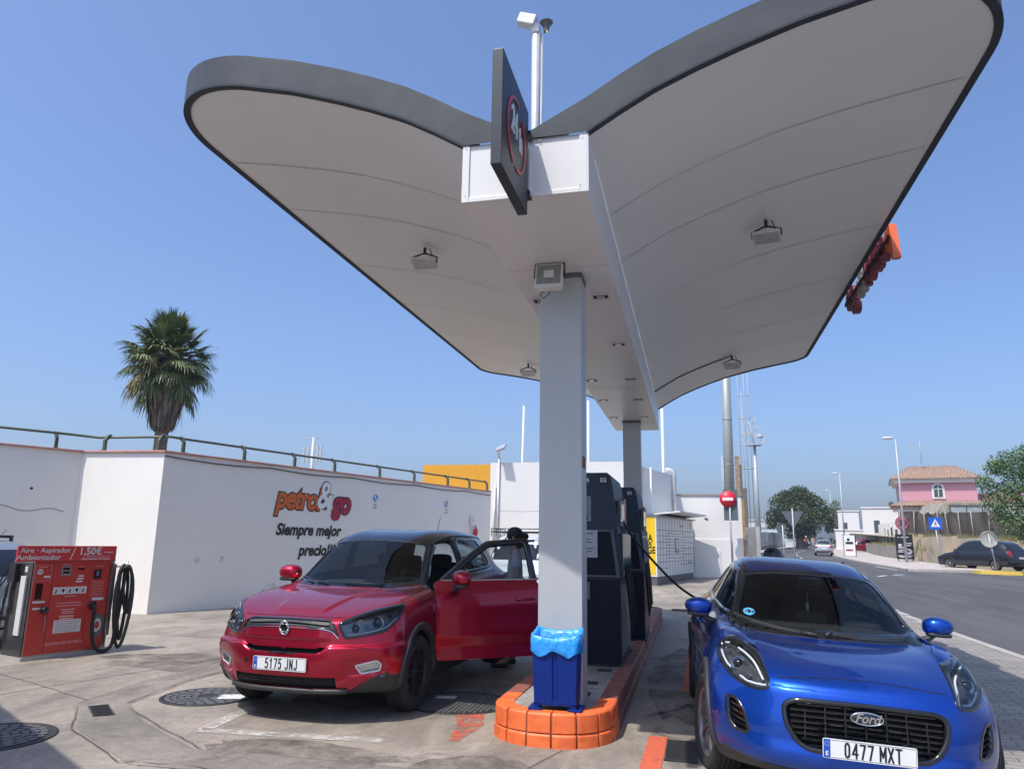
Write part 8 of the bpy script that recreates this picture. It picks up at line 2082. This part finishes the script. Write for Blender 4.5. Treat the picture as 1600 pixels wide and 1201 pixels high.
def fan_palm(label, x, y, z, htr, crown, skirt_len, seed, fronds, group=None, detail=1.0):
    t = thing('fan_palm', label, 'palm tree', (x, y, z), group=group); rnd = random.Random(seed)
    T = MB(); rr = .115*crown/2
    prof = []; hh = htr
    for i in range(24): prof.append((rr*(1.15-.25*i/24)*(1+.06*(i % 2)), hh*i/23))
    T.lathe(prof, 14); T.build('trunk', mat('palm_trunk', (.13, .105, .085), .95, scale=8, var=.3, bump=.6, bscale=15), t)
    top = hh+.0*crown
    def frond(B, az, el, ln, size, droop, dead=False):
        """petiole plus a folded fan of drooping leaflets"""
        d = V(math.cos(az)*math.cos(el), math.sin(az)*math.cos(el), math.sin(el)); side = V(-math.sin(az), math.cos(az), 0); upv = side.cross(d)*-1
        if upv.z < 0: upv = -upv
        b0 = V(0, 0, top); hub = b0+d*ln+V(0, 0, -droop*ln*.35)
        B.tube([b0, b0.lerp(hub, .5)+V(0, 0, .06*ln), hub], .012*crown, 4)
        n = int(26*detail) if not dead else int(14*detail)
        for i in range(n):
            u = -1+2*i/(n-1); a = u*R(105 if not dead else 55)
            dr = (d*math.cos(a)+side*math.sin(a)).normalized(); L0 = size*(1-.22*abs(u))*rnd.uniform(.88, 1.08); w = size*.040*(1 if not dead else .9)
            pts = []
            for k in range(5):
                s = k/4; fall = droop*(s**1.9)*L0*rnd.uniform(.75, 1.25)
                pts.append(hub+dr*L0*s*(1-.25*droop*s)+upv*(.10*L0*math.cos(a)*math.sin(s*2.2))-V(0, 0, fall))
            sd_ = dr.cross(V(0, 0, 1)); sd_ = sd_.normalized() if sd_.length > .1 else side
            vs = []
            for k, p in enumerate(pts):
                ww = w*(.5, 1.0, .9, .55, .08)[k]; vs += [p-sd_*ww+V(0, 0, ww*.5), p+sd_*ww]
            B.add(vs, [(2*k, 2*k+1, 2*k+3, 2*k+2) for k in range(4)], 0)
    G = MB()
    for i in range(fronds):
        f = i/fronds; el = R(82-140*f**1.05+rnd.uniform(-10, 10)); az = i*2.39996+rnd.uniform(-.2, .2)
        frond(G, az, el, crown*.27*rnd.uniform(.8, 1.15), crown*.25*rnd.uniform(.8, 1.15), .12+.55*f**1.3)
    G.build('green_fronds', mat('palm_green', (.075, .11, .035), .5, scale=2.5, color2=(.19, .24, .10), fac=(.40, .64)), t, recalc=False)
    if detail > .6:
        Y_ = MB()
        for az, el in ((3.6, -30), (-1.5, 8), (2.9, 12), (-1.9, -22), (4.1, -38)): frond(Y_, az, R(el), crown*.25, crown*.22, .9, True)
        Y_.build('yellowing_fronds', mat('palm_yellow', (.28, .26, .09), .6, color2=(.30, .17, .07), fac=(.45, .6)), t, recalc=False)
    D = MB(); n = int(1500*detail)
    for i in range(n):
        az = rnd.uniform(0, 6.283); s0 = rnd.random(); z0 = top-.02-skirt_len*.55*s0; r0 = rr*1.7
        r1 = crown*(.165-.05*s0)*rnd.uniform(.65, 1.15)*(1+.12*math.sin(az*7+s0*9)); L0 = skirt_len*rnd.uniform(.26, .62); w = .013*crown*rnd.uniform(.5, 1.3)
        p0 = V(r0*math.cos(az), r0*math.sin(az), z0); p1 = V(r1*math.cos(az), r1*math.sin(az), z0-.10*skirt_len); p2 = V(r1*.92*math.cos(az+.05), r1*.92*math.sin(az+.05), z0-L0*.75); p3 = V(r1*.72*math.cos(az+.08), r1*.72*math.sin(az+.08), max(z0-L0*1.1, top-skirt_len*1.02))
        s_ = V(-math.sin(az), math.cos(az), 0)*w; vs = []
        for k, p in enumerate((p0, p1, p2, p3)): q = s_*(.6, 1, .8, .25)[k]; vs += [p-q, p+q]
        D.add(vs, [(2*k, 2*k+1, 2*k+3, 2*k+2) for k in range(3)], 0)
    D.build('dead_skirt', mat('palm_skirt', (.06, .048, .038), .95, scale=9, color2=(.20, .17, .135), fac=(.38, .62), stretch=(1, 1, .25)), t, recalc=False)
    return t
fan_palm('tall fan palm with a shaggy brown skirt behind the white wall', -16.35, 20, 0, 7.2, 3.45, 2.35, 5, 76)
fan_palm('small far palm beside the thin street lamp at the end of the road', 20.95, 120, 1.2, 6.0, 3.0, 1.3, 8, 30, detail=.5)
fan_palm('tiny distant palm below the street lamps', 26.5, 180, 2, 2.6, 2.4, .6, 9, 22, detail=.4)
# ------------------------------------------------------------------ people
M_skin = mat('skin', (.40, .22, .15), .55, var=.06); M_hair = mat('hair_black', (.010, .009, .009), .6, var=.2, scale=40)
def figure(name, label, pose, shirt, trousers, shoes, hair=M_hair, headgear=None, scale=1.0):
    """pose: dict of joints in metres, facing +X"""
    t = thing(name, label, 'person')
    J = dict(pelvis=(0, 0, .95), waist=(.0, 0, 1.08), chest=(.01, 0, 1.30), neck=(.0, 0, 1.46), head0=(.02, 0, 1.54), head1=(.03, 0, 1.62), head2=(.03, 0, 1.70),
             shL=(0, .17, 1.41), elL=(-.02, .22, 1.13), wrL=(.10, .20, .92), shR=(0, -.17, 1.41), elR=(-.02, -.22, 1.13), wrR=(.10, -.20, .92),
             hipL=(0, .09, .90), knL=(.03, .10, .50), anL=(.0, .10, .09), toL=(.16, .11, .03), hipR=(0, -.09, .90), knR=(.03, -.10, .50), anR=(.0, -.10, .09), toR=(.16, -.11, .03))
    J.update(pose); J = {k: V(*v)*scale for k, v in J.items()}
    def skin(nm, names, edges, rad, m, root, lvl=2):
        me = bpy.data.meshes.new(nm); me.from_pydata([tuple(J[n] if isinstance(n, str) else n) for n in names], edges, [])
        o = bpy.data.objects.new(nm, me); COL.objects.link(o)
        o.modifiers.new('k', 'SKIN'); md = o.modifiers.new('s', 'SUBSURF'); md.levels = lvl; md.render_levels = lvl
        for i, r_ in enumerate(rad):
            sv = me.skin_vertices[0].data[i]; sv.radius = (r_[0], r_[1]) if isinstance(r_, tuple) else (r_, r_); sv.use_root = (i == root)
        dg = bpy.context.evaluated_depsgraph_get(); r2 = bpy.data.meshes.new_from_object(o.evaluated_get(dg)); bpy.data.objects.remove(o)
        for p in r2.polygons: p.use_smooth = True
        r2.materials.append(m); q = bpy.data.objects.new(nm, r2); COL.objects.link(q); q.parent = t; return q
    names = ['pelvis', 'waist', 'chest', 'neck', 'head0', 'head1', 'head2', 'shL', 'elL', 'wrL', 'shR', 'elR', 'wrR', 'hipL', 'knL', 'anL', 'toL', 'hipR', 'knR', 'anR', 'toR']
    ix = {n: i for i, n in enumerate(names)}
    edges = [(0, 1), (1, 2), (2, 3), (3, 4), (4, 5), (5, 6), (2, 7), (7, 8), (8, 9), (2, 10), (10, 11), (11, 12), (0, 13), (13, 14), (14, 15), (15, 16), (0, 17), (17, 18), (18, 19), (19, 20)]
    rad = [(.11, .15), (.10, .13), (.11, .15), .052, .07, .088, .075, .055, .042, .028, .055, .042, .028, .085, .058, .042, .04, .085, .058, .042, .04]
    pts = list(names)
    # hands: palm and five fingers grown from each wrist
    for s in 'LR':
        w = J['wr'+s]; e = J['el'+s]; d = (w-e).normalized(); sd_ = d.orthogonal().normalized()*.5; lat = V(0, 1, 0)-d*d.y; lat = lat.normalized() if lat.length > .2 else V(1, 0, 0); fwd = d.cross(lat)
        k0 = len(pts); pts.append(w+d*.05); rad.append((.022, .036)); edges.append((ix['wr'+s], k0))
        for f in range(4):
            o_ = lat*(-.026+.0175*f); L0 = (.07, .08, .076, .06)[f]; a = w+d*.088+o_; b = a+d*L0*.5+fwd*.012; c = b+d*L0*.42+fwd*.03
            i = len(pts); pts += [a, b, c]; rad += [.0095, .0085, .007]; edges += [(k0, i), (i, i+1), (i+1, i+2)]
        i = len(pts); pts += [w+d*.045+lat*-.035+fwd*.018, w+d*.082+lat*-.048+fwd*.035]; rad += [.011, .009]; edges += [(k0, i), (i, i+1)]
    skin('body', pts, edges, rad, M_skin, 0)
    # garments as slightly larger skins over the same skeleton
    g = ['pelvis', 'waist', 'chest', 'shL', J['shL'].lerp(J['elL'], .75), 'shR', J['shR'].lerp(J['elR'], .75), J['chest'].lerp(J['neck'], .55)]
    skin('shirt', g, [(0, 1), (1, 2), (2, 3), (3, 4), (2, 5), (5, 6), (2, 7)], [(.125, .165), (.12, .155), (.125, .17), .075, .068, .075, .068, .075], shirt, 0)
    g = [J['pelvis']+V(0, 0, .04), 'hipL', 'knL', J['knL'].lerp(J['anL'], .85), 'hipR', 'knR', J['knR'].lerp(J['anR'], .85)]
    skin('trousers', g, [(0, 1), (1, 2), (2, 3), (0, 4), (4, 5), (5, 6)], [(.13, .165), .10, .075, .06, .10, .075, .06], trousers, 0)
    for s in 'LR':
        skin('shoe', [J['an'+s]-V(.04, 0, .045), J['an'+s].lerp(J['to'+s], .5)-V(0, 0, .01), J['to'+s]+V(.03, 0, 0)], [(0, 1), (1, 2)], [(.045, .04), (.045, .045), (.04, .032)], shoes, 0)
    hc = J['head1']
    B = MB()
    if headgear is None:
        vs, fs = soft_box(.215, .185, .20, hc+V(-.022, 0, .042), p=2.3); B.add(vs, fs, 0, True); vs, fs = soft_box(.11, .11, .10, hc+V(-.15, 0, .02), p=2.2); B.add(vs, fs, 0, True); vs, fs = soft_box(.13, .16, .20, hc+V(-.075, 0, -.04), p=2.5); B.add(vs, fs, 0, True)
        B.build('hair', hair, t)
    else:
        vs, fs = soft_box(.29, .26, .27, hc+V(-.01, 0, .03), p=2.2); B.add(vs, fs, 0, True); hm = B.build('helmet', headgear, t)
        B = MB(); vs, fs = soft_box(.10, .22, .10, hc+V(.10, 0, .03), p=2.6); B.add(vs, fs, 0, True); B.build('visor', M_glossblack, t)
    # face
    B = MB()
    for s in (1, -1): vs, fs = soft_box(.016, .028, .018, hc+V(.088, s*.032, .0), p=2); B.add(vs, fs, 0, True)
    B.build('eyes', M_glossblack, t)
    B = MB(); B.tube([hc+V(.085, 0, .005), hc+V(.112, 0, -.035), hc+V(.09, 0, -.045)], [.008, .014, .010], 8)
    for s in (1, -1): vs, fs = soft_box(.03, .014, .055, hc+V(.0, s*.088, -.01), p=2.2); B.add(vs, fs, 0, True)
    B.build('nose_and_ears', M_skin, t)
    B = MB(); vs, fs = soft_box(.014, .05, .014, hc+V(.085, 0, -.07), p=2.2); B.add(vs, fs, 0, True); B.build('mouth', mat('lips', (.28, .10, .08), .5), t)
    return t
M_sw = mat('shirt_white', (.42, .44, .50), .8, bump=.3, bscale=12); M_tb = mat('trousers_black', (.012, .012, .015), .85); M_sb = mat('sandal_black', (.015, .014, .014), .5)
p = figure('person', 'person with black hair and a white shirt standing behind the open red door', dict(wrR=(.22, -.16, 1.12), elR=(.03, -.24, 1.15), knL=(.05, .11, .50), anL=(.10, .14, .09), toL=(.27, .16, .03)), M_sw, M_tb, M_sb, scale=.985)
p.location = (-2.27, 9.62, 0); p.rotation_euler = (0, 0, R(195))
p = figure('person', 'person in a black helmet standing behind the roof of the blue car', dict(), mat('jacket_dark', (.02, .02, .025), .8), M_tb, M_sb, headgear=mat('helmet_black', (.01, .01, .012), .35, coat=.5), scale=.865)
p.location = (1.04, 10.8, tz(1.2, 10.8)+.01); p.rotation_euler = (0, 0, R(60))
def rider():
    t = thing('motorcycle', 'small motorcycle far down the road in front of the dark tree', 'motorcycle', (14.3, 104, tz(14, 104)), R(-100))
    B = MB()
    for x in (-.65, .65): B.tube([V(x+.29*math.cos(a*math.pi/8), 0, .32+.29*math.sin(a*math.pi/8)) for a in range(16)], .05, 6, closed=True); B.lathe([(0, -.05), (.2, -.03), (.2, .03), (0, .05)], 12, mat=Matrix.Translation((x, 0, .32)) @ Matrix.Rotation(R(90), 4, 'X'))
    B.build('wheels', M_tyre, t)
    B = MB(); B.add(*soft_box(.55, .28, .3, V(.05, 0, .78)), 0, True); B.add(*soft_box(.6, .26, .14, V(-.4, 0, .80)), 0, True); B.add(*soft_box(.4, .3, .35, V(0, 0, .48)), 0, True)
    B.tube([V(.65, 0, .35), V(.5, 0, .95), V(.42, 0, 1.08)], .04, 6); B.tube([V(.42, -.35, 1.1), V(.42, .35, 1.1)], .02, 6); B.tube([V(-.65, 0, .32), V(0, 0, .4)], .03, 6); B.add(*soft_box(.12, .2, .16, V(.58, 0, .95)), 0, True); B.build('frame_and_tank', M_blackplastic, t)
    return t
rider()
p = figure('person', 'motorcycle rider in a red and white top far down the road', dict(pelvis=(-.25, 0, .93), waist=(-.2, 0, 1.05), chest=(-.1, 0, 1.25), neck=(-.02, 0, 1.42), head0=(.0, 0, 1.5), head1=(.02, 0, 1.58), head2=(.02, 0, 1.66), shL=(-.08, .18, 1.36), elL=(.12, .26, 1.18), wrL=(.33, .28, 1.10), shR=(-.08, -.18, 1.36), elR=(.12, -.26, 1.18), wrR=(.33, -.28, 1.10), hipL=(-.22, .1, .9), knL=(.15, .2, .78), anL=(-.0, .2, .35), toL=(.14, .2, .30), hipR=(-.22, -.1, .9), knR=(.15, -.2, .78), anR=(0, -.2, .35), toR=(.14, -.2, .30)), mat('shirt_red', (.50, .10, .07), .8), M_tb, M_sb, headgear=M_kwhite)
p.location = (14.3, 104, tz(14, 104)); p.rotation_euler = (0, 0, R(-100))
p = figure('person', 'pedestrian in pale clothes standing in front of the dark tree', dict(), mat('shirt_grey', (.3, .3, .3), .8), mat('trousers_grey', (.25, .25, .24), .8), M_sb)
p.location = (15.4, 106, tz(15, 106)); p.rotation_euler = (0, 0, R(-90))
# ------------------------------------------------------------------ haze over the whole scene
hb = MB(); hb.box(-800, 800, -400, 800, -22, 60); ho = hb.build('haze', [], None); ho['kind'] = 'stuff'
hm = bpy.data.materials.new('haze'); hm.use_nodes = True; hn = hm.node_tree; hn.nodes.clear()
vo = hn.nodes.new('ShaderNodeVolumePrincipled'); vo.inputs['Density'].default_value = 0.0006; vo.inputs['Color'].default_value = (.80, .86, .97, 1); vo.inputs['Anisotropy'].default_value = 0.2
oo = hn.nodes.new('ShaderNodeOutputMaterial'); hn.links.new(vo.outputs[0], oo.inputs['Volume']); ho.data.materials.append(hm)
